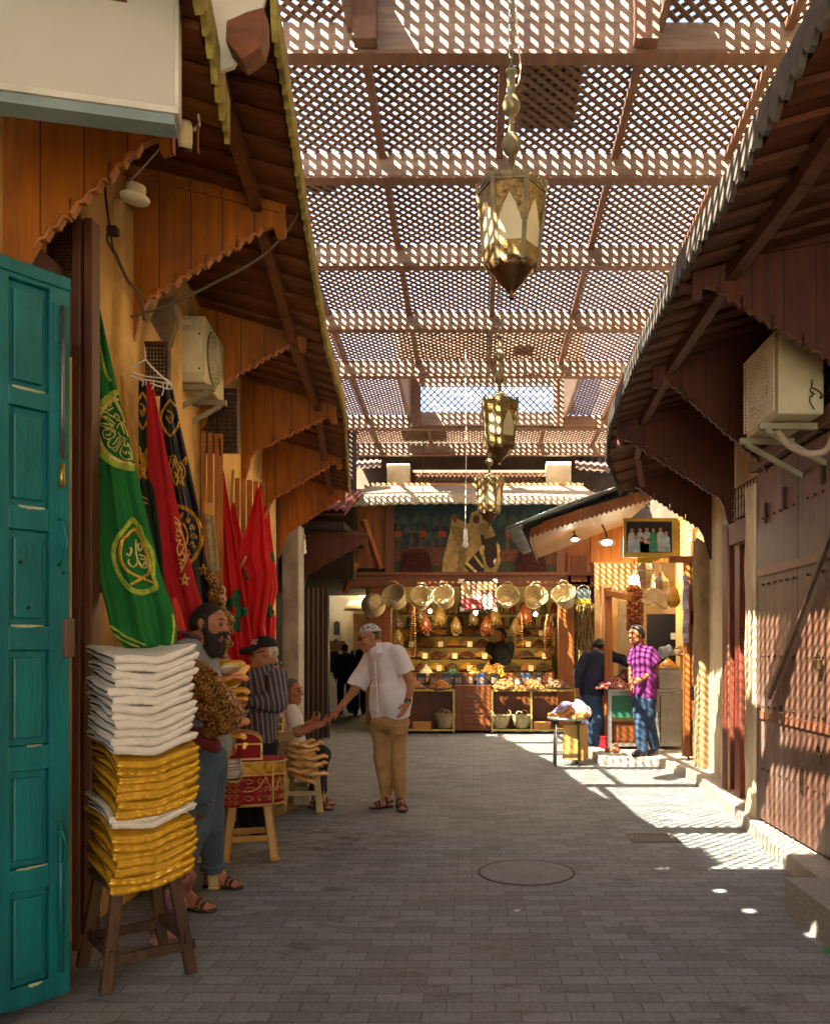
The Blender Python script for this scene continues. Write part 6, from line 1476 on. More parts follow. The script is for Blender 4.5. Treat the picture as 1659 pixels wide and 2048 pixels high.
MB().box2((PX(1225,CD),CD+.05,.2),(PX(1295,CD),CD+.5,.22)).build('shelf', DWOOD, t_)
solo(MB().box2((PX(1226,CD),CD+.08,.222),(PX(1285,CD),CD+.4,.48)), 'wooden_crate', DWOOD, 'dark wooden crate under the green-panelled counter', 'crate', bevel=.01)
solo(MB().box2((PX(1204,CD),CD+.1,.12),(PX(1214,CD),CD+.35,.27)).box2((PX(1203,CD),CD+.09,.27),(PX(1215,CD),CD+.36,.29)), 'crate', mk('red_plastic','#8a1420',.4), 'little red plastic crate beside the counter leg', 'crate', bevel=.004)
def pile(name, label, cat, mat, c, rx, ry, h, lump, n, seed=1, wrap=None):
    mb = MB(); rg = random.Random(seed); c = Vector(c); mb.lathe(c, [(.96,0),(.6,h*.45),(.25,h*.85),(0,h*.95)], 18, None, rx, ry)
    for i in range(n):
        q = math.sqrt(rg.random()); a = rg.uniform(0,6.28); mb.ball(c+Vector((q*rx*math.cos(a),q*ry*math.sin(a),h*(1-q**1.2))), lump*rg.uniform(.7,1.2), 6, Matrix.Rotation(rg.uniform(0,3),3,'Z'), (1.35,.8,.7))
    return solo(mb, name, mat, label, cat)
pile('date_heap', 'heap of reddish dates under plastic on the counter, between the two standing men', 'dates', mk('red_dates','#7d3a2c',.25,var=.5,vs=22,stain='#c9a09a',st_s=10,st_a=.5), (PX(1232,CD),CD+.2,zt+.036), .26, .2, .17, .028, 130, 2)
pile('date_heap', 'darker taller heap of dates further back on the counter', 'dates', mk('brown_date_heap','#5a2416',.35,var=.5,vs=22), (PX(1258,CD),CD+.42,zt+.036), .2, .18, .26, .028, 110, 3)
t_ = thing('sweets_tray', 'sunlit tray of golden-orange sweets on the raised steel case', 'tray', (PX(1345,CD),CD+.3,zt+.302))
mb = MB(); mb.lathe((PX(1345,CD),CD+.3,zt+.302), [(0,0),(.17,0),(.18,.03),(.17,.03),(.15,.01),(0,.01)], 20).build('tray', INOX, t_)
mb = MB(); rg = random.Random(5); c = Vector((PX(1345,CD),CD+.3,zt+.31)); mb.lathe(c, [(.165,0),(.1,.08),(.04,.13),(0,.14)], 16)
for i in range(80):
    q = math.sqrt(rg.random())*.155; a = rg.uniform(0,6.28); mb.ball(c+Vector((q*math.cos(a),q*math.sin(a),.14*(1-q/.165))), .02, 5)
mb.build('heap', mk('orange_sweets','#c0801c',.4,var=.4,vs=14), t_)
t_ = thing('weighing_scale', 'dark counter scale with a pale pan behind the man in purple', 'scale', P(1312,1362,CD+.2))
c = Vector((PX(1309,CD),CD+.25,zt+.036)); MB().box(c+Vector((0,0,.06)), (.2,.22,.12)).build('base', BLACKP, t_, bevel=.015); MB().lathe(c+Vector((0,0,.125)), [(0,0),(.03,0),(.03,.03),(.13,.04),(.15,.06),(.14,.06),(0,.045)], 20).build('pan', INOX, t_)
MB().box(c+Vector((0,-.112,.06)), (.12,.006,.05)).build('display', mk('lcd','#5d6a5a',.3), t_)
s = SDF(); c = P(1328,1306,12.35); s.ball(c, .09); s.ball(c+Vector((.06,0,.02)), .07); s.ball(c+Vector((-.05,0,-.05)), .06)
tag(base_origin(s.build('plastic_bag', mk('blue_white_plastic','#8a9ab5',.3,var=.4,vs=12), None, .012, wob=.025, wf=30)), 'crumpled bluish white plastic bag behind the man in purple', 'bag')
pile('walnut_heap', 'heap of pale goods catching sun behind the orange sweets tray', 'nuts', mk('pale_nuts','#a8906a',.5,var=.4,vs=20), P(1358,1310,12.6), .13, .12, .14, .03, 50, 8)
# hand trolley
t_ = thing('hand_trolley', 'rusty tubular metal trolley frame standing by the tan pillar', 'trolley', (PX(1398,10.75),10.75,.12))
TUB = mk('rusty_tube','#6b4f3c',.5,.5,var=.4,vs=12,stain='#a89a8a',st_s=8)
zt2 = PZ(1432,10.75); xa, xb = PX(1376,10.75), PX(1423,10.75)
mb = MB().tube([(xa,10.75,.12),(xa,10.75,zt2-.03),(xa+.03,10.75,zt2),(xb-.03,10.75,zt2),(xb,10.75,zt2-.03),(xb,10.75,.12)], .014, 8); mb.tube([(xa,10.75,.24),(xb,10.75,.24)], .012, 8); mb.build('frame', TUB, t_)
MB().tube([(xa,11.05,.12),(xa,11.05,zt2-.02),(xa,10.75,zt2-.0)], .013, 8).build('rear_leg', TUB, t_); MB().tube([(xb,11.05,.12),(xb,11.05,zt2-.02),(xb,10.75,zt2-.0)], .013, 8).build('rear_leg', TUB, t_)
MB().tube([(xa,11.05,.24),(xb,11.05,.24)], .012, 8).build('rear_rail', TUB, t_); MB().box2((xa,10.745,zt2+.012),(xb,11.06,zt2+.03)).build('top', mk('pale_board','#b5a68c',.8,var=.2), t_)  # top is a plain pale board
# bread table
TD = 11.05
t_ = thing('bread_table', 'small round metal table with a tray in front of the dark-sweater man', 'table', (PX(1137,TD),TD,0))
zt3 = PZ(1440,TD)
for sx in (-1,1):
    for sy in (-1,1): MB().tube([(PX(1132,TD)+sx*.15,TD+sy*.12,0),(PX(1132,TD)+sx*.14,TD+sy*.11,zt3)], .013, 8).build('leg', mk('grey_tube','#5a564e',.5,.6,var=.3), t_)
mb = MB()
for sy in (-1,1): mb.tube([(PX(1132,TD)-.15,TD+sy*.12,.16),(PX(1132,TD)+.15,TD+sy*.12,.16)], .01, 6)
mb.build('stretcher', MATS['grey_tube'], t_)
MB().lathe((PX(1135,TD),TD,zt3), [(0,0),(.25,0),(.27,.035),(.255,.035),(.24,.012),(0,.012)], 28).build('tray', INOX, t_)
solo(MB().hexa([P(x,y,D) for x, y, D in ((1124,1518,10.95),(1166,1522,10.95),(1176,1516,11.25),(1136,1512,11.25),(1126,1449,10.95),(1166,1450,10.95),(1174,1446,11.25),(1136,1446,11.25))]), 'wooden_box', mk('yellow_plywood','#b5904a',.7,var=.25,vs=5,stain='#7d5a24',st_s=4), 'upright plywood box under the bread table', 'box', bevel=.006)  # plain yellowish plywood colour
BREAD = mk('bread_crust','#b5712c',.6,var=.4,vs=9,bump=.3,bs=40,stain='#6d3510',st_s=6)
for i, (x, y, L_, r, yw, ti) in enumerate(((1110,1428,.16,.035,.3,.1),(1132,1424,.2,.038,.5,.5),(1150,1428,.17,.04,1.2,.9),(1120,1418,.18,.033,.2,.6),(1166,1432,.14,.036,-.4,.2),(1142,1432,.14,.035,2.6,.0))):
    s = SDF(); c = P(x,y,TD-.02+.03*(i%3)); d = Vector((math.cos(yw)*math.cos(ti),math.sin(yw)*.5,math.sin(ti)))*L_/2; s.cone(c-d, c, r*.7, r); s.cone(c, c+d, r, r*.65)
    lab = ['small roll at the left rim of the bread table','long loaf leaning in the middle of the bread table','stubby loaf standing upright on the bread table','slim loaf on top of the bread pile','round-ended roll at the right side of the bread table','short roll lying low at the front of the bread tray'][i]
    tag(base_origin(s.build('bread_loaf', BREAD, None, .009)), lab, 'bread', 'loaves on the round table')
s = SDF(); c = P(1160,1420,TD+.1); s.ball(c, .09); s.ball(c+Vector((-.1,0,.02)), .07); s.ball(c+Vector((.06,0,-.05)), .08); s.ball(c+Vector((-.02,0,.06)), .06)
tag(base_origin(s.build('plastic_bag', mk('clear_plastic','#cfc9c4',.15,var=.3,vs=14,spec=.8), None, .012, wob=.03, wf=28)), 'crumpled clear plastic bag glinting on the bread table', 'bag')
s = SDF(); c = P(1121,1420,TD-.05); s.cone(c+Vector((-.1,0,-.04)), c+Vector((.08,.02,.07)), .04, .05)
tag(base_origin(s.build('plastic_bag', mk('violet_plastic','#7d6f8c',.2,var=.5,vs=14,spec=.8), None, .011, wob=.02, wf=28)), 'violet tinted plastic bag lying over the loaves', 'bag')
s = SDF(); c = Vector((PX(1223,11.4),11.4,.155)); s.cone(c+Vector((-.07,0,0)), c+Vector((.07,0,.0)), .03, .04, .02); s.cone(c+Vector((.05,0,.02)), c+Vector((.06,0,.07)), .03, .03, .02)
tag(base_origin(s.build('shoe', mk('tan_leather','#7d4a28',.5,var=.4,vs=14), None, .009)), 'single tan slipper lying on the step by the counter', 'shoe')
# ------------------------------------------------------------------ street lanterns
BRONZ = mk('old_bronze','#6c5f40',.55,.45,var=.4,vs=10,bump=.3,bs=50,stain='#4d4a2c',st_s=5)
BRONZ2 = mk('pierced_bronze','#7d6434',.5,.7,var=.6,vs=45,bump=1,bs=60,stain='#1f1608',st_s=30,st_a=.9)
LGLASS = mk('frosted_glass','#cdbf94',.35,var=.1,vs=4,bump=.05)
LGLASS.node_tree.nodes['Principled BSDF'].inputs['Transmission Weight'].default_value = .35
def lantern(c, s, rz, label, top):
    """c: middle of the lower rim of the six-sided body"""
    t = thing('hanging_lantern', label, 'lantern', c, rz, 'bronze lanterns on chains down the middle of the street')
    H, R0, R1 = .46*s, .155*s, .205*s
    def pt(k, v, out=0): a = R(60*k); r = lerp(R0,R1,v)+out; return Vector((r*math.cos(a), r*math.sin(a), H*v))
    mb = MB()
    for k in range(6): mb.bar(pt(k,-.04), pt(k,1.06), .026*s, .026*s)
    for v in (0,.03,.97): 
        for k in range(6): mb.bar(pt(k,v), pt(k+1,v), .02*s, .016*s)
    for k in range(6): mb.ball(pt(k,-.07), .017*s, 8); mb.ball(pt(k,1.09), .014*s, 8)
    mb.build('frame', BRONZ, t, local=True)
    for k in range(6):
        def q(u, v, o=0): return pt(k,v).lerp(pt(k+1,v),u)+ (pt(k,v)+pt(k+1,v)).normalized()*o*1.0
        MB().add([q(.08,.2),q(.92,.2),q(.92,.96),q(.08,.96)], [(0,1,2,3)]).build('pane', LGLASS, t, local=True, solid=.006)
        mb = MB(); o = .008*s
        arch = [(.08,.42),(.14,.46),(.17,.52),(.24,.56),(.30,.64),(.42,.72),(.5,.78)]
        L_ = [q(u,v,o) for u, v in arch]; Rr = [q(1-u,v,o) for u, v in reversed(arch)]
        mb.prism(L_+[q(.5,.97,o),q(.06,.97,o)], (pt(k,.5)+pt(k+1,.5)).normalized()*.004); mb.prism([q(.94,.97,o),q(.5,.97,o)]+Rr, (pt(k,.5)+pt(k+1,.5)).normalized()*.004)
        mb.prism([q(.06,.03,o),q(.94,.03,o),q(.94,.19,o),q(.06,.19,o)], (pt(k,.5)+pt(k+1,.5)).normalized()*.004)
        mb.build('pierced_panel', BRONZ2, t, local=True)
        mb = MB()
        for i in range(7): u = .1+.8*i/6; mb.prism([q(u-.055,1.0,0),q(u+.055,1.0,0),q(u,1.09,.012*s)], (pt(k,.5)+pt(k+1,.5)).normalized()*.006)
        mb.build('crown', BRONZ, t, local=True)
    MB().lathe((0,0,H*.99), [(R1*.97,0),(R1*.8,.045*s),(R1*.45,.085*s),(R1*.38,.095*s),(.03*s,.115*s),(.024*s,.13*s)], 12).build('dome', BRONZ, t, local=True)
    MB().lathe((0,0,0), [(0,-.21*s),(.012*s,-.205*s),(.02*s,-.19*s),(.012*s,-.175*s),(.03*s,-.15*s),(.085*s,-.09*s),(.12*s,-.04*s),(R0*1.02,0)], 18).build('bowl', mk('dark_bronze','#5a4020',.45,.7,var=.4,vs=10,bump=.3), t, local=True)
    z = H+.12*s
    pr = [(.018*s,z),(.018*s,z+.10*s),(.04*s,z+.11*s),(.062*s,z+.165*s),(.04*s,z+.22*s),(.02*s,z+.235*s),(.016*s,z+.29*s),(.02*s,z+.345*s),(.04*s,z+.355*s),(.056*s,z+.405*s),(.038*s,z+.455*s),(.024*s,z+.465*s),(.024*s,z+.60*s),(.034*s,z+.605*s),(.034*s,z+.615*s),(0,z+.617*s)]
    MB().lathe((0,0,0), pr, 16).build('stem', BRONZ, t, local=True)
    mb = MB(); zz = z+.61*s; i = 0
    while c.z+zz < top:
        a = R(90*(i % 2)); d = Vector((math.cos(a),math.sin(a),0)); 
        mb.tube([Vector((0,0,zz+.022))+d*.013*math.cos(j*math.pi/5)+Vector((0,0,.026*math.sin(j*math.pi/5))) for j in range(11)], .0038, 5, cap=False); zz += .042; i += 1
    mb.build('chain', STEEL, t, local=True)
    return t
def lz(y, D): return PZ(y, D)
lantern(P(1022,532,5.2), 1.0, R(-6), 'large bronze lantern nearest the viewer, hanging from the front skylight', zb(5.94)+.75)
lantern(P(999,893,7.9), .86, R(34), 'second bronze lantern, above the far skylight seen from the street', zb(7.9)+.2)
lantern(P(978,1024,10.6), .84, R(2), 'furthest bronze lantern hanging before the mural', zb(10.6)+.2)
solo(MB().tube(sm([P(1028,-60,5.4),P(1034,60,5.3),P(1040,130,5.2),P(1036,165,5.2),P(1026,176,5.2)]), .005, 5), 'cable', mk('pale_cable','#b5a68a',.6), 'pale electric cable looping down to the nearest lantern', 'cable')
# bare bulbs on long wires
WB_ = mk('white_bulb','#c9c9c4',.15,var=.05,spec=.8)
for x, y0, y1, D, lb in ((930,700,1062,9.2,'unlit bare bulb on a long white wire in front of the mural'),(608,1068,1082,12.0,'unlit bare bulb hanging under the last left bracket')):
    c = P(x,y1,D); t = thing('light_bulb', lb, 'bulb', c); MB().tube(sm([P(x,y0,D),P(x+2,(y0+y1)/2,D),c]), .004, 5).build('wire', mk('white_wire','#d9d2c4',.5), t)
    MB().lathe(c, [(0,.02),(.02,.02),(.025,-.06),(.03,-.08),(.018,-.1),(.036,-.14),(.03,-.175),(0,-.19)], 14).build('glass', WB_, t)
solo(MB().tube([P(845,865,12.2),P(846,985,12.2)], .006, 6), 'hanging_wire', CABD, 'thin bare wire hanging left of the second lantern', 'wire')
# ------------------------------------------------------------------ people
SKIN = mk('skin', '#a06a48', .55, var=.16, vs=16, bump=.25, bs=70, spec=.3, stain='#8a4a34', st_s=14, st_a=.4, bdist=.004); SKIND = mk('skin_tan', '#8a5436', .55, var=.16, vs=16, bump=.25, bs=70, spec=.3, stain='#6d3a26', st_s=14, st_a=.4, bdist=.004)
for m_ in (SKIN, SKIND):
    m_.node_tree.nodes['Principled BSDF'].inputs['Subsurface Weight'].default_value = .12; m_.node_tree.nodes['Principled BSDF'].inputs['Subsurface Radius'].default_value = (.012,.005,.003)
EYE_ = mk('eye', '#17100c', .15, var=0, bump=0, spec=.6)
def hairm(n, c): return mk('hair_'+n, c, .75, var=.5, vs=40, bump=.6, bs=90, stretch=(1,1,.4))
def cl3(n, c, **k): return mk('cloth_'+n, c, .85, var=k.pop('var', .2), vs=7, bump=.6, bs=22, bdist=.02, **k)
def add_head(sd, c, f, u, S=1.0):
    f = Vector(f).normalized(); u = Vector(u); u = (u-f*u.dot(f)).normalized(); s = f.cross(u); Q = lambda a, b, d=0: c+(f*a+u*b+s*d)*S
    A = (f, s, u)
    sd.ell(Q(-.005,.0), A, (.098*S,.077*S,.093*S)); sd.ell(Q(.025,-.055), A, (.070*S,.062*S,.085*S), .03)
    sd.ball(Q(.060,-.118), .026*S, .035); sd.cone(Q(.02,-.10,.045), Q(.06,-.115,.012), .024*S, .024*S, .03); sd.cone(Q(.02,-.10,-.045), Q(.06,-.115,-.012), .024*S, .024*S, .03)
    sd.cone(Q(.080,.006,.032), Q(.080,.006,-.032), .017*S, .017*S, .022)
    for e in (-1,1): sd.ball(Q(.064,-.045,.036*e), .024*S, .025); sd.ball(Q(.112,-.022,.033*e), .02*S, .012, sub=True)
    sd.cone(Q(.090,-.008), Q(.117,-.050), .008*S, .0145*S, .012); sd.ball(Q(.104,-.056,.011), .009*S, .008); sd.ball(Q(.104,-.056,-.011), .009*S, .008)
    sd.cone(Q(.090,-.083,.019), Q(.090,-.083,-.019), .0085*S, .0085*S, .008); sd.cone(Q(.088,-.094,.015), Q(.088,-.094,-.015), .009*S, .009*S, .008)
    for e in (-1,1): sd.ell(Q(-.012,-.028,.079*e), (f*.9+u*.3, s, u*.9-f*.3), (.021*S,.011*S,.034*S), .008)
    sd.cone(Q(-.03,-.06), Q(-.045,-.16), .056*S, .060*S, .03)
    return Q, A, f, u, s
def hand(sd, w, d, n, side, curl=.5, S=1.0, spread=1.0):
    d = Vector(d).normalized(); n = Vector(n); n = (n-d*n.dot(d)).normalized(); x = d.cross(n)*side
    sd.ell(w+d*.048*S, (d,x,n), (.052*S,.040*S,.018*S), .015)
    for i, (o, L) in enumerate(((.030,.068),(.011,.077),(-.009,.072),(-.028,.056))):
        p = w+d*(.088-.004*abs(i-1))*S+x*o*S; a = curl*(.7+.12*i); dd = d
        for k, q in enumerate((.42,.33,.25)):
            a_ = a*(k+.4); dd = (d*math.cos(a_)+n*math.sin(a_)+x*(o*1.2*spread)).normalized(); p2 = p+dd*L*q*S*1.05
            sd.cone(p, p2, (.0098-.001*k)*S, (.0092-.0012*k)*S, .005); p = p2
    p = w+d*.022*S+x*.030*S; p2 = p+(d*.65+x*.75+n*.25).normalized()*.042*S; sd.cone(p, p2, .0135*S, .0115*S, .008); sd.cone(p2, p2+(d*.85+x*.25+n*.35).normalized()*.036*S, .0112*S, .009*S, .005)
def foot(sd, heel, toe, ank, S=1.0, up=0):
    h, t, a = Vector(heel), Vector(toe), Vector(ank); d = (t-h); d.z = 0; d.normalize(); x = d.cross(Vector((0,0,1))); L = (t-h).length; z = Vector((0,0,1)); b = up
    sd.cone(a, h+d*.035+z*.035, .036*S, .033*S, .02); sd.cone(a, h.lerp(t,.5)+z*.045, .036*S, .028*S, .02); sd.cone(h+d*.035+z*.035, h.lerp(t,.72)+z*.03, .031*S, .033*S, .02)
    sd.cone(h.lerp(t,.5)+z*.045, h.lerp(t,.74)+z*.03, .028*S, .027*S, .02)
    for i, o in enumerate((-.030,-.013,.002,.016,.029)): q = h.lerp(t,.76)+x*o*S+z*.024; sd.cone(q, q+d*(.05-.004*abs(i-1))*S-z*.004, .0125*S, .0105*S, .006)
def sandal(par, heel, toe, mat, z0=0):
    h, t = Vector(heel), Vector(toe); d = (t-h).normalized(); x = d.cross(Vector((0,0,1))).normalized(); z = Vector((0,0,1)); L = (t-h).length
    mb = MB(); prof = [(-.02,.0),(-.012,.026),(.04,.036),(.11,.034),(.18,.046),(.235,.042),(.27,.02),(.278,0)]; k = L/.255
    pl = [h+d*a*k+x*b for a, b in prof]+[h+d*a*k-x*b for a, b in reversed(prof[1:-1])]
    mb.prism([p+z*(.002-h.z+z0) for p in pl], (0,0,.02)); o = mb.build('sandal', mat, par, bevel=.004)
    mb = MB()
    for a, w, hh in ((.66,.043,.055),(.80,.045,.042),(.30,.040,.085)):
        mb.tube([h+d*(a*L)+x*w*math.cos(q*math.pi/10)+z*(.014+hh*math.sin(q*math.pi/10)) for q in range(11)], .0085, 6)
    mb.tube([h+d*(.30*L)+x*.04*math.cos(math.pi+q*math.pi/10)-d*.075*math.sin(q*math.pi/10)+z*.06 for q in range(11)], .007, 6)
    mb.tube([h+d*.8*L+x*.04+z*.03, h+d*.7*L+z*.068, h+d*.6*L-x*.03+z*.06], .008, 6)
    mb.build('straps', mat, o); return o
def shoe(par, heel, toe, mat, S=1.0):
    h, t = Vector(heel), Vector(toe); d = (t-h).normalized(); z = Vector((0,0,1)); s = SDF(); cut = (h+z*.004, (0,0,-1))
    s.cone(h+d*.03+z*.045, h.lerp(t,.6)+z*.04, .042*S, .045*S, .02, cut); s.cone(h.lerp(t,.6)+z*.035, t-d*.04+z*.03, .046*S, .036*S, .03, cut); s.cone(h+d*.04+z*.05, h+d*.045+z*.10, .042*S, .042*S, .02)
    return s.build('shoe', mat, par, .009)
def fuzz(o, n, L, droop=-.2):
    me = o.data; vs = [v.co.copy() for v in me.vertices]; rg = random.Random(len(vs)); add = []; base = len(vs)
    ps = [p for p in me.polygons]
    bm = bmesh.new(); bm.from_mesh(me); mv = list(bm.verts)
    for i in range(n):
        p = ps[rg.randrange(len(ps))]; c = p.center; nn = (p.normal+Vector((rg.uniform(-.6,.6),rg.uniform(-.6,.6),droop+rg.uniform(-.5,.3)))).normalized(); x = nn.orthogonal().normalized()*.0016
        a = [bm.verts.new(c-x-nn*.003), bm.verts.new(c+x-nn*.003), bm.verts.new(c+nn*L*rg.uniform(.5,1.1))]; bm.faces.new(a)
    bm.to_mesh(me); bm.free()
def eyes(par, Q, S=1.0):
    for e in (-1,1): MB().ball(Q(.0895,-.021,.033*e), .0105*S, 8).build('eye', EYE_, par)
    mb = MB()
    for e in (-1,1): mb.tube([Q(.098,.006,.016*e),Q(.097,.012,.034*e),Q(.082,.006,.054*e)], [.004*S,.0055*S,.003*S], 6)
    mb.build('eyebrows', mk('brow_hair','#1d1612',.9), par)
def hair(par, c, A, Q, mat, S=1.0, grow=.007, line=.012, nape=-.075):
    f, s, u = A; sd = SDF(); sd.ell(Q(-.008,.004), A, ((.098+grow)*S,(.077+grow)*S,(.093+grow)*S), .01, [(Q(.055,.05), f*.78-u*.62), (Q(-.02,nape), -u)])
    sd.cone(Q(-.06,-.03,.03), Q(-.06,-.03,-.03), .055*S, .055*S, .02, [(Q(.0,nape), -u)])
    for e in (-1,1): sd.cone(Q(.012,.0,.066*e), Q(.02,-.045,.068*e), .018*S, .012*S, .012)
    o = sd.build('hair', mat, par, .008, wob=.004, wf=60)
    if grow > .003: fuzz(o, 500, .012*S)
    return o
def torso(sd, ch, wa, hp, f, S=1.0, w=(.185,.165,.175), d=(.115,.115,.12), grow=0, cut=None, hem=None):
    """chest, waist and hip centres with the facing direction"""
    up = (ch-wa).normalized(); f = Vector(f); f = (f-up*f.dot(up)).normalized(); s = f.cross(up); A = (s,f,up)
    sd.ell(ch, A, ((w[0]+grow)*S,(d[0]+grow)*S,.20*S), .05); sd.ell(wa, A, ((w[1]+grow)*S,(d[1]+grow)*S,.17*S), .07, cut)
    up2 = (wa-hp).normalized(); f2 = (f-up2*f.dot(up2)).normalized(); A2 = (f2.cross(up2),f2,up2)
    sd.ell(hp, A2, ((w[2]+grow)*S,(d[2]+grow)*S,.16*S), .07, cut)
    return s
def jj(D0, **k): return {n: P(v[0], v[1], D0+(v[2] if len(v) > 2 else 0)) for n, v in k.items()}
def gz(px, D, z=0): return Vector((PX(px,D), D, z))
# --- 1. man in the white shirt shaking hands
def man_white():
    D = 8.12; f = Vector((-.78,-.62,0)); pr = thing('person', 'man in loose white shirt and tan trousers, knitted cap, bending to shake hands', 'person', gz(780,D))
    j = jj(D, hd=(738,1271,.02), nb=(756,1303,.02), ch=(770,1330,.0), wa=(779,1375,.0), hp=(780,1428,.0), rs=(740,1322,.16), ls=(795,1306,-.13), re=(706,1384,.12), rw=(671,1426,.06), le=(822,1371,-.12), lw=(814,1407,-.2), rh=(762,1446,.08), lh=(797,1446,-.06), rk=(763,1514,.05), ra=(772,1590,.02), lk=(795,1514,-.08), la=(800,1597,-.02))
    sd = SDF(); Q, A, hf, hu, hs = add_head(sd, j['hd'], (-.88,-.32,-.22), (-.25,0,1), 1.0)
    sd.cone(Q(-.04,-.11), j['nb'], .058, .066, .03)
    torso(sd, j['ch'], j['wa'], j['hp'], f, .9)
    sd.chain([j['rs'],j['re'],j['rw']], [.052,.042,.029]); sd.chain([j['ls'],j['le'],j['lw']], [.052,.042,.029])
    sd.chain([j['rh'],j['rk'],j['ra']], [.08,.06,.04]); sd.chain([j['lh'],j['lk'],j['la']], [.08,.06,.04])
    hand(sd, j['rw'], P(656,1441,D+.0)-j['rw'], (0,-.2,-1), 1, .75); hand(sd, j['lw'], (-.10,-.05,-.22), (-.8,.3,0), -1, .35)
    rh, rt = gz(783,D-.02), gz(742,D-.12); lh_, lt = gz(798,D-.02), gz(806,D-.28)
    foot(sd, rh, rt, j['ra']); foot(sd, lh_, lt, j['la'])
    b = sd.build('body', SKIN, pr, .0075); eyes(pr, Q)
    sh = SDF(); torso(sh, j['ch'], j['wa'], j['wa']+Vector((.005,0,-.12)), f, 1.0, (.188,.176,.178), (.12,.128,.132), .012, None)
    for a, e, q in (('rs','re',.80),('ls','le',.62)):
        m = j[a].lerp(j[e], q); dd = (j[e]-j[a]).normalized(); sh.cone(j[a], m+dd*.04, .078, .082, .05, (m, dd))
    sh.cone(j['ch']+Vector((0,0,.12)), j['nb']+Vector((0,0,-.01)), .1, .078, .05)
    sh.ell(j['wa'].lerp(j['hp'],.55)+Vector((.01,0,0)), ((.8,-.6,0),(.6,.8,0),(0,0,1)), (.216,.158,.46), .08, [(P(745,1436,D), Vector((.07,0,-1))), (j['wa'], (0,0,1))])
    WS = mk('white_linen','#c9c2bd',.85,var=.06,vs=6,bump=.45,bs=14,bdist=.025)
    s1 = sh.build('shirt', WS, pr, .008, wob=.02, wf=17, fold=.65)
    # collar and button band
    mb = MB(); nb = j['nb']
    ring = [nb+Vector((math.cos(a)*.082, math.sin(a)*.075, .012-.02*math.cos(a+.6))) for a in [6.283*k/16 for k in range(17)]]; mb.tube(ring, .017, 6)
    c0 = P(757,1309,D-.19); mb.prism([P(752,1285,D-.16),P(763,1285,D-.17),P(765,1306,D-.22),P(753,1308,D-.23)], (0,.012,0)); mb.prism([P(736,1302,D-.14),P(744,1312,D-.2),P(747,1322,D-.2),P(740,1316,D-.16)], (0,.012,0)); mb.build('collar', WS, s1)
    mb = MB(); ln = sm([P(749,1322,D-.185),P(751,1350,D-.205),P(754,1400,D-.215),P(755,1430,D-.24)], 5); mb.tube(ln, .009, 5); mb.build('button_band', WS, s1)
    mb = MB()
    for p in ln[2:-1:3]: mb.ball(p+Vector((-.003,-.009,0)), .006, 6)
    mb.build('buttons', mk('shirt_button','#8f8578',.4), s1)
    tr = SDF(); tr.ell(j['hp']+Vector((0,0,-.05)), ((.8,-.6,0),(.6,.8,0),(0,0,1)), (.17,.125,.16), .05)
    for h_, k_, a_ in (('rh','rk','ra'),('lh','lk','la')):
        tr.chain([j[h_],j[k_],j[a_]+Vector((0,0,.02))], [.102,.074,.06], .022)
    cut = None
    t1 = tr.build('trousers', cl3('tan_cotton','#9c7848'), pr, .008, wob=.014, wf=22, fold=.2)
    MB().prism([P(788,1458,D-.235),P(814,1452,D-.20),P(814,1466,D-.20),P(806,1470,D-.215),P(792,1470,D-.24)], (0,.05,0)).build('pocket_flap', cl3('tan_pocket','#906d40'), t1, bevel=.006)
    MB().prism([P(734,1456,D-.03),P(742,1452,D-.06),P(743,1468,D-.06),P(735,1464,D-.03)], (0,.05,0)).build('pocket_flap', MATS['cloth_tan_pocket'], t1, bevel=.006)
    BS = mk('black_sandal','#1d1815',.6,var=.3,vs=20); sandal(pr, rh, rt, BS); sandal(pr, lh_, lt, BS)
    cp_ = SDF(); cp_.ell(Q(-.012,.022), A, (.104,.084,.092), .01, [(Q(.0,.028), -hu*1.0+hf*.12)])
    CAPM = NT('knitted_cap'); vv = CAPM.tc.outputs['Object']
    vo = CAPM.n('TexVoronoi'); CAPM.put(vo.inputs['Vector'], CAPM.coord((1,1,1))); vo.inputs['Scale'].default_value = 48
    CAPM.put(CAPM.b.inputs['Base Color'], CAPM.ramp(vo.outputs['Distance'], [(.36, srgb('#1c1c22')), (.44, srgb('#a8a5a0'))])); CAPM.b.inputs['Roughness'].default_value = .9
    k1 = cp_.build('cap', CAPM.m, pr, .007)
    mb = MB(); mb.tube([Q(-.012,.034)+hf*.104*math.cos(a)+hs*.085*math.sin(a)+hu*(.012*math.cos(a)) for a in [6.283*i/24 for i in range(25)]], .012, 6); mb.build('cap_band', mk('cap_band_knit','#a09c96',.9), k1)
    hr = SDF(); hr.ell(Q(-.03,-.01), A, (.083,.083,.075), .01, [(Q(-.03,.03), hu),(Q(-.0,0), hf)]); hr.build('hair', hairm('grey','#4a4038'), pr, .008, wob=.003, wf=60)
    mb = MB()
    for e in (-1,1): mb.tube([Q(.104,-.02,.033*e)+hs*.02*math.cos(a)+hu*.017*math.sin(a) for a in [6.283*i/14 for i in range(15)]], .0035, 5); mb.tube([Q(.10,-.015,.054*e),Q(.02,-.008,.082*e)], .0035, 5)
    mb.tube([Q(.108,-.016,.013),Q(.108,-.016,-.013)], .0035, 5); mb.build('glasses', mk('dark_frame','#1d1512',.3), pr)
    wv = (j['le']-j['lw']).normalized(); q = j['lw']+wv*.025; x, y, _ = frame(wv)
    t2 = MB().tube([q-wv*.012, q+wv*.012], .035, 14).build('watch', mk('watch_strap','#1c1714',.5), pr); MB().lathe(q+Vector((-.012,-.034,0)), [(0,-.006),(.019,-.006),(.019,.006),(0,.006)], 14, Matrix.Rotation(R(90),3,'X')).build('dial', STEEL, t2)
man_white()
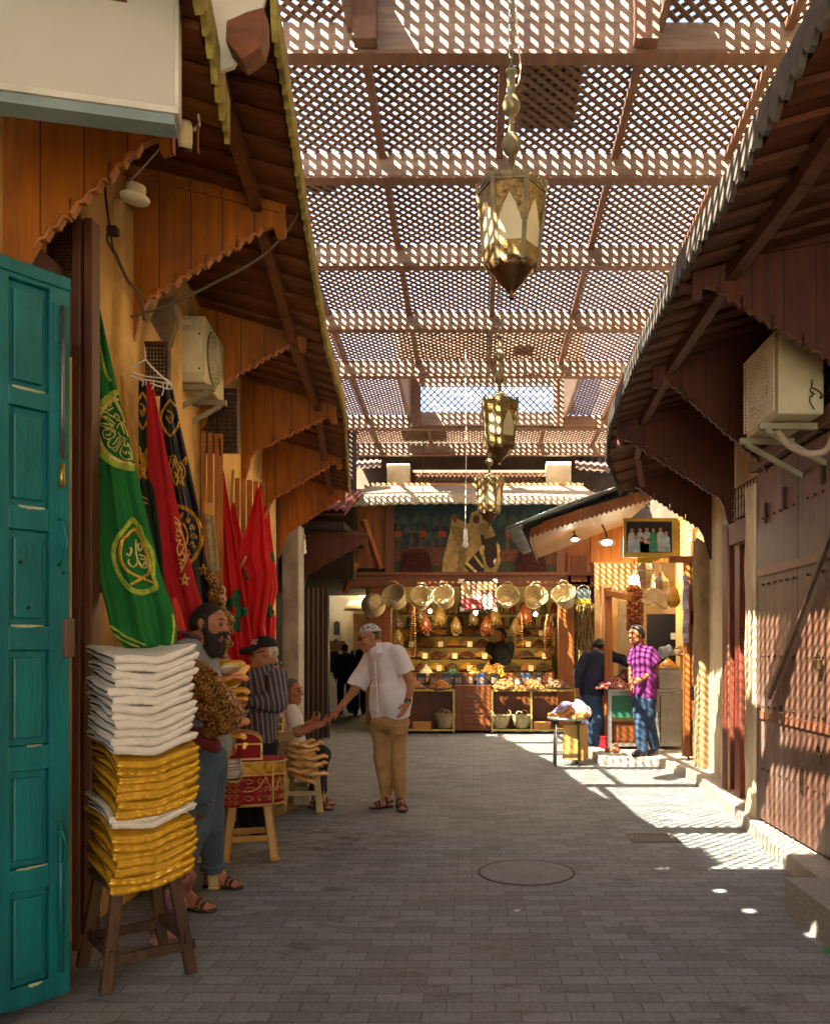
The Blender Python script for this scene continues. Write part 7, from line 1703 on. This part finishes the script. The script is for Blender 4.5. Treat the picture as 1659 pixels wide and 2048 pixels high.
# --- 2. seated man
def man_seated():
    D = 8.25; pr = thing('person', 'seated grey-haired man in a white shirt and dark trousers reaching out for the handshake', 'person', gz(600,D)); f = Vector((.85,-.45,0))
    j = jj(D, hd=(583,1378,0), nb=(571,1409,.02), ch=(569,1445,.05), wa=(574,1480,.06), hp=(580,1512,.06), rs=(583,1424,-.14), ls=(566,1420,.2), re=(596,1466,-.16), rw=(645,1448,-.12), le=(600,1456,.12), lw=(622,1446,.02), rh=(590,1518,-.04), lh=(584,1514,.14), rk=(641,1508,-.25), ra=(632,1588,-.25), lk=(632,1502,.02), la=(640,1585,-.02))
    sd = SDF(); Q, A, hf, hu, hs = add_head(sd, j['hd'], (.93,-.28,.02), (-.15,0,1))
    sd.cone(Q(-.04,-.11), j['nb'], .056, .064, .03); torso(sd, j['ch'], j['wa'], j['hp'], f, .88)
    sd.chain([j['rs'],j['re'],j['rw']], [.05,.042,.03]); sd.chain([j['ls'],j['le'],j['lw']], [.05,.04,.03]); sd.chain([j['rh'],j['rk'],j['ra']], [.08,.06,.042]); sd.chain([j['lh'],j['lk'],j['la']], [.08,.06,.042])
    hand(sd, j['rw'], P(661,1436,D-.1)-j['rw'], (.1,.3,.9), 1, .8); hand(sd, j['lw'], (.10,-.04,.06), (.5,-.6,.6), -1, .8)
    a1, b1 = gz(622,8.05), gz(662,7.93); a2, b2 = gz(632,8.25), gz(664,8.15); foot(sd, a1, b1, j['ra']); foot(sd, a2, b2, j['la'])
    sd.build('body', SKIN, pr, .0075); eyes(pr, Q); hair(pr, j['hd'], A, Q, hairm('salt','#57504a'))
    sh = SDF(); torso(sh, j['ch'], j['wa'], j['hp']+Vector((0,0,.06)), f, 1.0, (.195,.18,.18), (.125,.125,.12), .008)
    for a, e, q in (('rs','re',.72),('ls','le',.7)):
        m = j[a].lerp(j[e], q); dd = (j[e]-j[a]).normalized(); sh.cone(j[a], m+dd*.04, .074, .08, .05, (m, dd))
    sh.cone(j['ch']+Vector((0,0,.1)), j['nb']+Vector((0,0,-.02)), .095, .07, .05); sh.build('shirt', MATS['white_linen'], pr, .008, wob=.01, wf=14, fold=.6)
    tr = SDF(); tr.ell(j['hp'], ((1,0,0),(0,1,0),(0,0,1)), (.16,.16,.11), .05); tr.chain([j['rh'],j['rk'],j['ra']+Vector((0,0,.03))], [.1,.085,.068], .04); tr.chain([j['lh'],j['lk'],j['la']+Vector((0,0,.03))], [.1,.085,.066], .04)
    tr.build('trousers', cl3('charcoal','#1f2024'), pr, .009, wob=.01, wf=20)
    BRS = mk('brown_sandal','#4a2014',.5,var=.3,vs=14); sandal(pr, a1, b1, BRS); sandal(pr, a2, b2, BRS)
    t = pstool('plastic_stool', 'low cream stool under the seated man', (PX(578,8.35),8.35,0), .41, CPL, .2)
man_seated()
# --- 3. man in the striped shirt and black cap
def man_striped():
    D = 6.95; pr = thing('person', 'man in a striped shirt and black cap resting his face on his hand', 'person', gz(520,D)); f = Vector((-.85,-.5,0))
    j = jj(D, hd=(528,1301,0), nb=(540,1336,.03), ch=(528,1385,.03), wa=(519,1434,.03), hp=(521,1478,.04), ls=(556,1358,-.14), rs=(505,1362,.2), le=(556,1408,-.2), lw=(498,1402,-.18), re=(480,1398,.0), rw=(503,1344,-.04), rh=(505,1490,.1), lh=(532,1490,-.05), rk=(500,1575,.1), ra=(490,1646,.1), lk=(522,1580,-.08), la=(524,1648,-.05))
    sd = SDF(); Q, A, hf, hu, hs = add_head(sd, j['hd'], (-.93,-.3,-.12), (-.12,0,1))
    sd.cone(Q(-.04,-.11), j['nb'], .058, .068, .03); torso(sd, j['ch'], j['wa'], j['hp'], f, .9)
    sd.chain([j['rs'],j['re'],j['rw']], [.05,.043,.03]); sd.chain([j['ls'],j['le'],j['lw']], [.05,.043,.03]); sd.chain([j['rh'],j['rk'],j['ra']], [.08,.06,.04]); sd.chain([j['lh'],j['lk'],j['la']], [.08,.06,.04])
    hand(sd, j['rw'], (.02,-.02,.16), (.7,.1,.2), 1, .7); hand(sd, j['lw'], (-.1,.02,.0), (.2,.6,-.3), -1, .5)
    sd.build('body', SKIN, pr, .0075); eyes(pr, Q)
    sh = SDF(); torso(sh, j['ch'], j['wa'], j['hp'], f, 1.0, (.20,.20,.20), (.13,.145,.135), .01)
    sh.chain([j['ls'],j['le'],j['lw']+Vector((.03,0,0))], [.082,.072,.052], .05); sh.chain([j['rs'],j['re'],j['rw']+Vector((0,0,-.03))], [.08,.066,.05], .05); sh.cone(j['ch']+Vector((0,0,.1)), j['nb']+Vector((0,0,-.01)), .11, .078, .05)
    ST = mk('striped_cotton','#3a3d4a',.8,var=.15,vs=6,bump=.35,bs=15,bdist=.02,stripe=((.86,.42,.1),.036,.26,'#8f7d78'))
    s1 = sh.build('shirt', ST, pr, .008, wob=.014, wf=16, fold=.5)
    nb = j['nb']; MB().tube([nb+Vector((math.cos(a)*.083,math.sin(a)*.075,.02+.02*math.cos(a))) for a in [6.283*k/16 for k in range(17)]], .016, 6).build('collar', ST, s1)
    tr = SDF(); tr.ell(j['hp']+Vector((0,0,-.02)), ((.6,-.8,0),(.8,.6,0),(0,0,1)), (.17,.13,.14), .05)
    for h_, k_, a_ in (('rh','rk','ra'),('lh','lk','la')): tr.chain([j[h_],j[k_],j[a_]], [.1,.088,.078], .04)
    tr.build('trousers', cl3('navy','#10121a'), pr, .009, wob=.01, wf=18)
    BL = mk('black_leather','#14110f',.3,var=.3,vs=14); shoe(pr, gz(535,D-.05), gz(500,D-.16), BL); shoe(pr, gz(498,D+.12), gz(462,D+.04), BL)
    cp_ = SDF(); cp_.ell(Q(-.012,.03), A, (.108,.088,.092), .01, [(Q(0,.022), -hu)]); cp_.cone(Q(.07,.028,.03), Q(.165,.012,.028), .032, .03, .02, [(Q(0,.036), hu),(Q(0,.012), -hu-hf*.12)]); cp_.cone(Q(.07,.028,-.03), Q(.165,.012,-.028), .032, .03, .03, [(Q(0,.036), hu),(Q(0,.012), -hu-hf*.12)])
    k1 = cp_.build('cap', mk('black_cap','#0f0d0d',.75,var=.3,bump=.2), pr, .0065)
    mb = MB(); e = -1 if Q(0,0,1).y > Q(0,0,-1).y else 1
    for a, b, r in ((.085,.07,.016),(.072,.085,.012),(.062,.06,.012),(.05,.09,.009)): mb.ball(Q(a,b,e*.045+ (e*.012 if a < .07 else 0)), r, 8, None, (1,.5,1))
    mb.build('cap_emblem', mk('emblem_thread','#b58a80',.6,var=.6,vs=60), k1)
    hr = SDF(); hr.ell(Q(-.035,-.02), A, (.078,.084,.07), .01, [(Q(0,.025), hu),(Q(-.02,0), hf)]); hr.build('hair', hairm('white','#a89c8c'), pr, .008, wob=.004, wf=60)
    mb = MB()
    for e in (-1,1): mb.tube([Q(.106,-.022,.033*e)+hs*.022*math.cos(a)+hu*.017*math.sin(a) for a in [6.283*i/14 for i in range(15)]], .0035, 5); mb.tube([Q(.10,-.015,.056*e),Q(.0,-.008,.084*e)], .0035, 5); mb.ball(Q(.106,-.022,.033*e), .017, 8, None, (.6,.6,.9))
    mb.build('sunglasses', mk('dark_lens','#0d0a0a',.15), pr)
man_striped()
# --- 4. bearded man
def man_bearded():
    D = 5.15; pr = thing('person', 'bearded man with a shaved head in blue cropped trousers standing by the cushions', 'person', gz(410,D)); f = Vector((.9,-.3,0))
    j = jj(D, hd=(420,1240,0), nb=(396,1283,.02), ch=(388,1345,.02), wa=(398,1430,.02), hp=(409,1500,.0), rs=(372,1305,-.18), ls=(398,1300,.2), re=(372,1400,-.2), rw=(420,1440,-.3), le=(425,1390,.15), lw=(455,1425,.0), rh=(398,1520,-.09), lh=(414,1520,.1), rk=(392,1655,-.12), ra=(359,1772,-.22), lk=(416,1640,.08), la=(426,1746,.2))
    sd = SDF(); Q, A, hf, hu, hs = add_head(sd, j['hd'], (.93,-.2,-.08), (.06,0,1), 1.02)
    sd.cone(Q(-.045,-.11), j['nb'], .062, .072, .03); torso(sd, j['ch'], j['wa'], j['hp'], f, .92)
    sd.chain([j['rs'],j['re'],j['rw']], [.055,.046,.032]); sd.chain([j['ls'],j['le'],j['lw']], [.055,.046,.032]); sd.chain([j['rh'],j['rk'],j['ra']], [.085,.062,.042]); sd.chain([j['lh'],j['lk'],j['la']], [.085,.062,.042])
    hand(sd, j['rw'], (.12,.02,-.02), (0,.3,.9), 1, .6); hand(sd, j['lw'], (.1,-.05,-.02), (-.2,-.4,.8), -1, .6)
    a1, b1 = gz(352,4.93), gz(426,4.86); a2, b2 = gz(412,5.38), gz(480,5.33); foot(sd, a1, b1, j['ra'], 1.05); foot(sd, a2, b2, j['la'], 1.05)
    sd.build('body', SKIN, pr, .0075); eyes(pr, Q, 1.0)
    hair(pr, j['hd'], A, Q, hairm('shaved','#1f1610'), 1.02, .004)
    br_ = SDF(); br_.ell(Q(.035,-.115), A, (.066,.062,.078), .03, [(Q(.05,-.062), hu*.9+hf*.35)]); br_.ell(Q(.04,-.17), A, (.05,.048,.05), .04); 
    for e in (-1,1): br_.cone(Q(.0,-.04,.068*e), Q(.03,-.1,.05*e), .017, .03, .02); br_.cone(Q(.092,-.074,.002*e), Q(.082,-.082,.032*e), .011, .012, .01)
    br_.build('beard', hairm('beard','#2a231e'), pr, .007, wob=.006, wf=70); fuzz(pr.children[-1] if False else [q for q in COL.objects if q.parent == pr and q.name.startswith('beard')][0], 1600, .022, -.5)
    sh = SDF(); torso(sh, j['ch'], j['wa'], j['hp']+Vector((0,0,.03)), f, 1.0, (.20,.185,.18), (.125,.13,.13), .008)
    for a, e, q in (('rs','re',.7),('ls','le',.7)):
        m = j[a].lerp(j[e], q); dd = (j[e]-j[a]).normalized(); sh.cone(j[a], m+dd*.04, .08, .078, .05, (m, dd))
    sh.cone(j['ch']+Vector((0,0,.12)), j['nb']+Vector((0,0,-.02)), .11, .085, .05); sh.build('shirt', cl3('grey_tee','#8a8f92'), pr, .009, wob=.01, wf=14, fold=.6)
    tr = SDF(); tr.ell(j['hp']+Vector((0,0,-.02)), ((.3,-.95,0),(.95,.3,0),(0,0,1)), (.17,.13,.15), .05)
    tr.chain([j['rh'],j['rk'],j['ra']+Vector((.01,0,.07))], [.105,.088,.058], .035); tr.chain([j['lh'],j['lk'],j['la']+Vector((0,0,.04))], [.108,.098,.068], .035)
    DN = cl3('blue_denim','#46586a', var=.25)
    t1 = tr.build('trousers', DN, pr, .009, wob=.016, wf=13, fold=.6)
    for k, o in (('la',.075),('ra',.06)):
        c = j[k]+Vector((0,0,.045 if k == 'la' else .07)); MB().tube([c+Vector((-.0,0,-.02)),c+Vector((0,0,.02))], o*1.06, 16).build('cuff', DN, t1)
    c = P(403,1630,D-.21); MB().prism([c+Vector((-.05,.02,.09)),c+Vector((.06,-.0,.085)),c+Vector((.065,0,.045)),c+Vector((-.05,.02,.05))], (0,.03,0)).build('pocket_flap', DN, t1, bevel=.006); MB().ball(c+Vector((.045,-.005,.06)), .009, 8).build('button', BRASSY, t1)
    c = P(400,1634,D-.215); MB().box(c, (.035,.012,.035), Matrix.Rotation(.6,3,'Y')).build('leather_tag', mk('tag_leather','#6d3a1c',.6), t1)
    SS = mk('grey_black_sandal','#2a2624',.55,var=.35,vs=12); sandal(pr, a1, b1, SS); sandal(pr, a2, b2, SS)
    MB().tube([j['nb']+Vector((math.cos(a)*.092,math.sin(a)*.08,.03-.025*math.cos(a))) for a in [6.283*k/18 for k in range(19)]], .014, 6).build('scarf', mk('violet_cloth','#5a3a5c',.8,var=.3,vs=12), pr)
man_bearded()
# --- 5. man in purple
def man_purple():
    D = 11.07; zg = .12; pr = thing('person', 'smiling dark-haired man in a sunlit purple shirt and jeans, hand on hip', 'person', gz(1288,D,zg)); f = Vector((-.75,-.66,0))
    j = jj(D, hd=(1271,1266,0), nb=(1278,1293,.02), ch=(1285,1322,.02), wa=(1288,1358,.02), hp=(1288,1392,.02), ls=(1301,1303,-.08), rs=(1268,1305,.14), le=(1311,1338,-.06), lw=(1282,1360,-.17), re=(1262,1340,.12), rw=(1261,1368,.05), rh=(1280,1400,.08), lh=(1298,1400,-.04), rk=(1279,1448,.0), ra=(1285,1498,-.02), lk=(1297,1446,.04), la=(1309,1492,.10))
    sd = SDF(); Q, A, hf, hu, hs = add_head(sd, j['hd'], (-.85,-.5,-.03), (-.1,0,1))
    sd.cone(Q(-.04,-.11), j['nb'], .058, .064, .03); torso(sd, j['ch'], j['wa'], j['hp'], f, .88)
    sd.chain([j['rs'],j['re'],j['rw']], [.05,.042,.03]); sd.chain([j['ls'],j['le'],j['lw']], [.05,.042,.03]); sd.chain([j['rh'],j['rk'],j['ra']], [.08,.06,.04]); sd.chain([j['lh'],j['lk'],j['la']], [.08,.06,.04])
    hand(sd, j['lw'], (-.1,-.02,-.02), (.2,.8,-.2), -1, .7); hand(sd, j['rw'], (-.02,-.02,-.15), (.8,.2,0), 1, .4)
    sd.build('body', SKIND, pr, .0085); eyes(pr, Q); hair(pr, j['hd'], A, Q, hairm('greying','#2c2724'), 1.0, .012)
    MB().tube([Q(.1,-.087,.018),Q(.103,-.089,0),Q(.1,-.087,-.018)], .005, 6).build('teeth', mk('teeth','#cfc6b5',.4), pr)
    sh = SDF(); torso(sh, j['ch'], j['wa'], j['hp']+Vector((0,0,.03)), f, 1.0, (.2,.185,.18), (.125,.13,.125), .008)
    for a, e, q in (('rs','re',.66),('ls','le',.66)):
        m = j[a].lerp(j[e], q); dd = (j[e]-j[a]).normalized(); sh.cone(j[a], m+dd*.04, .078, .085, .05, (m, dd))
    sh.cone(j['ch']+Vector((0,0,.1)), j['nb']+Vector((0,0,-.02)), .10, .072, .05); sh.build('shirt', cl3('purple_check','#641d5c'), pr, .009, wob=.014, wf=16, fold=.4)
    tr = SDF(); tr.ell(j['hp']+Vector((0,0,-.03)), ((.66,-.75,0),(.75,.66,0),(0,0,1)), (.165,.125,.14), .05)
    for h_, k_, a_ in (('rh','rk','ra'),('lh','lk','la')): tr.chain([j[h_],j[k_],j[a_]], [.1,.08,.07], .04)
    tr.build('jeans', cl3('jeans_blue','#21384f', var=.3), pr, .009, wob=.014, wf=22)
    BL = mk('black_leather','#14110f',.3,var=.3,vs=14); shoe(pr, gz(1290,D-.02,zg), gz(1262,D-.14,zg), BL); shoe(pr, gz(1310,D+.14,zg), gz(1296,D-.05,zg), BL)
man_purple()
# --- 6. man in the dark sweater
def man_sweater():
    D = 12.2; pr = thing('person', 'man in a dark navy sweater and jeans turned away, reaching toward the counter', 'person', gz(1192,D)); f = Vector((.62,.78,0))
    j = jj(D, hd=(1201,1291,.12), nb=(1198,1308,.08), ch=(1192,1327,.04), wa=(1184,1358,.0), hp=(1181,1386,.0), ls=(1174,1313,.0), rs=(1220,1311,.0), le=(1156,1346,-.08), lw=(1153,1378,-.1), re=(1242,1318,.05), rw=(1264,1330,-.1), rh=(1190,1396,-.05), lh=(1173,1396,.05), rk=(1195,1440,-.08), ra=(1198,1492,-.05), lk=(1176,1445,.08), la=(1186,1490,.12))
    sd = SDF(); Q, A, hf, hu, hs = add_head(sd, j['hd'], (.75,.55,-.4), (.25,.2,1))
    sd.cone(Q(-.04,-.11), j['nb'], .058, .064, .03); torso(sd, j['ch'], j['wa'], j['hp'], f, .9)
    sd.chain([j['rs'],j['re'],j['rw']], [.05,.042,.03]); sd.chain([j['ls'],j['le'],j['lw']], [.05,.042,.03]); sd.chain([j['rh'],j['rk'],j['ra']], [.08,.06,.04]); sd.chain([j['lh'],j['lk'],j['la']], [.08,.06,.04])
    hand(sd, j['lw'], (.02,-.02,-.15), (.8,.2,0), -1, .5); hand(sd, j['rw'], (.12,-.06,-.03), (0,.2,-.9), 1, .4)
    sd.build('body', SKIND, pr, .009); hair(pr, j['hd'], A, Q, hairm('dark','#14100d'), 1.0, .008)
    sh = SDF(); torso(sh, j['ch'], j['wa'], j['hp']+Vector((0,0,.02)), f, 1.0, (.21,.19,.19), (.13,.13,.13), .008)
    sh.chain([j['ls'],j['le'],j['lw']+Vector((0,0,.05))], [.085,.068,.05], .05); sh.chain([j['rs'],j['re'],j['rw']+Vector((-.05,0,0))], [.085,.066,.048], .05); sh.cone(j['ch']+Vector((0,0,.1)), j['nb'], .12, .075, .05)
    sh.build('sweater', cl3('navy_knit','#14162c'), pr, .01, wob=.012, wf=14)
    tr = SDF(); tr.ell(j['hp']+Vector((0,0,-.02)), ((.78,-.62,0),(.62,.78,0),(0,0,1)), (.17,.13,.14), .05)
    for h_, k_, a_ in (('rh','rk','ra'),('lh','lk','la')): tr.chain([j[h_],j[k_],j[a_]], [.105,.085,.072], .04)
    tr.build('jeans', cl3('jeans_dark','#243a54', var=.3), pr, .01, wob=.014, wf=20)
    WT = mk('white_sneaker','#bdb5a8',.6,var=.15); shoe(pr, gz(1196,D-.05), gz(1212,D+.06), WT); shoe(pr, gz(1184,D+.1), gz(1202,D+.24), WT)
man_sweater()
# --- 7. far figures
def walker(label, px, ytop, D, c1, c2, lean=0, z0=0, hood=False, half=False, arm=None, S=None, f=(0,1,0)):
    h = PZ(ytop, D)-z0; s = h/1.72; x = PX(px, D); B = Vector((x,D,z0)); f = Vector(f); sx = Vector((1,0,0)); V_ = lambda a, z, b=0: B+sx*a*s+f*b*s+Vector((0,0,z*s))
    pr = thing('person', label, 'person', B); sd = SDF(); Q, A, hf, hu, hs = add_head(sd, V_(0,1.615), f, (0,0,1), s)
    torso(sd, V_(0,1.28), V_(0,1.08), V_(0,.93), f, .9*s); wr = {}
    for e in (-1,1):
        el, w_ = V_(.24*e,1.12,.0), V_(.25*e,.86,.08)
        if arm and e == arm: el, w_ = V_(.26*e,1.14,.15), V_(.30*e,1.0,.32)
        sd.chain([V_(.18*e,1.40),el,w_], [.05*s,.042*s,.03*s]); hand(sd, w_, (w_-el), sx*-e, e, .5, s); wr[e] = (el, w_)
        sd.chain([V_(.09*e,.9),V_(.10*e,.5,.06*e),V_(.10*e,.09,.10*e)], [.08*s,.06*s,.042*s])
    sd.build('body', SKIND, pr, .013)
    sh = SDF(); torso(sh, V_(0,1.28), V_(0,1.08), V_(0,.95), f, s, (.2,.18,.19), (.125,.125,.13), .008)
    for e in (-1,1): sh.chain([V_(.18*e,1.40),wr[e][0],wr[e][1].lerp(wr[e][0],.12)], [.08*s,.066*s,.05*s], .05)
    sh.cone(V_(0,1.38), V_(0,1.47), .1*s, .07*s, .05); sh.build('coat' if hood else 'jacket', c1, pr, .013, wob=.012, wf=12)
    tr = SDF(); tr.ell(V_(0,.9), (sx,f,(0,0,1)), (.17*s,.13*s,.14*s), .05)
    for e in (-1,1): tr.chain([V_(.09*e,.88),V_(.10*e,.5,.06*e),V_(.10*e,.06,.10*e)], [.1*s,.08*s,.068*s], .04)
    tr.build('trousers', c2, pr, .013, wob=.01, wf=16)
    for e in (-1,1): shoe(pr, V_(.10*e,0,.08*e-.06), V_(.105*e,0,.08*e+.2), mk('black_leather','#14110f',.3), s)
    if hood:
        q = SDF(); q.ell(Q(-.01,-.0), A, (.112*s,.092*s,.11*s), .01, [(Q(.05,0), hf)]); q.cone(Q(-.02,-.06), Q(-.03,-.2), .085*s, .13*s, .05); q.build('headscarf', c1, pr, .012)
    else: hair(pr, V_(0,1.615), A, Q, hairm('dark','#14100d'), s, .008)
BLK = cl3('black_wool','#0c0b0d'); MAR = cl3('maroon_wool','#1f0e14')
walker('dark silhouetted man in black walking away down the alley', 690, 1287, 20.0, BLK, BLK, f=(.1,1,0))
walker('dark silhouetted woman in maroon with a headscarf, beside the man in black', 718, 1298, 19.6, MAR, BLK, hood=True, f=(-.1,1,0))
walker('person in dark clothes mostly hidden, walking ahead of the couple in the alley', 706, 1300, 21.2, BLK, BLK, f=(0,1,0))
walker('shopkeeper in a black shirt standing among the tiers of dried fruit', 1000, 1256, 17.3, cl3('black_tee','#0e0d0f'), BLK, arm=1, f=(-.75,-.65,0))
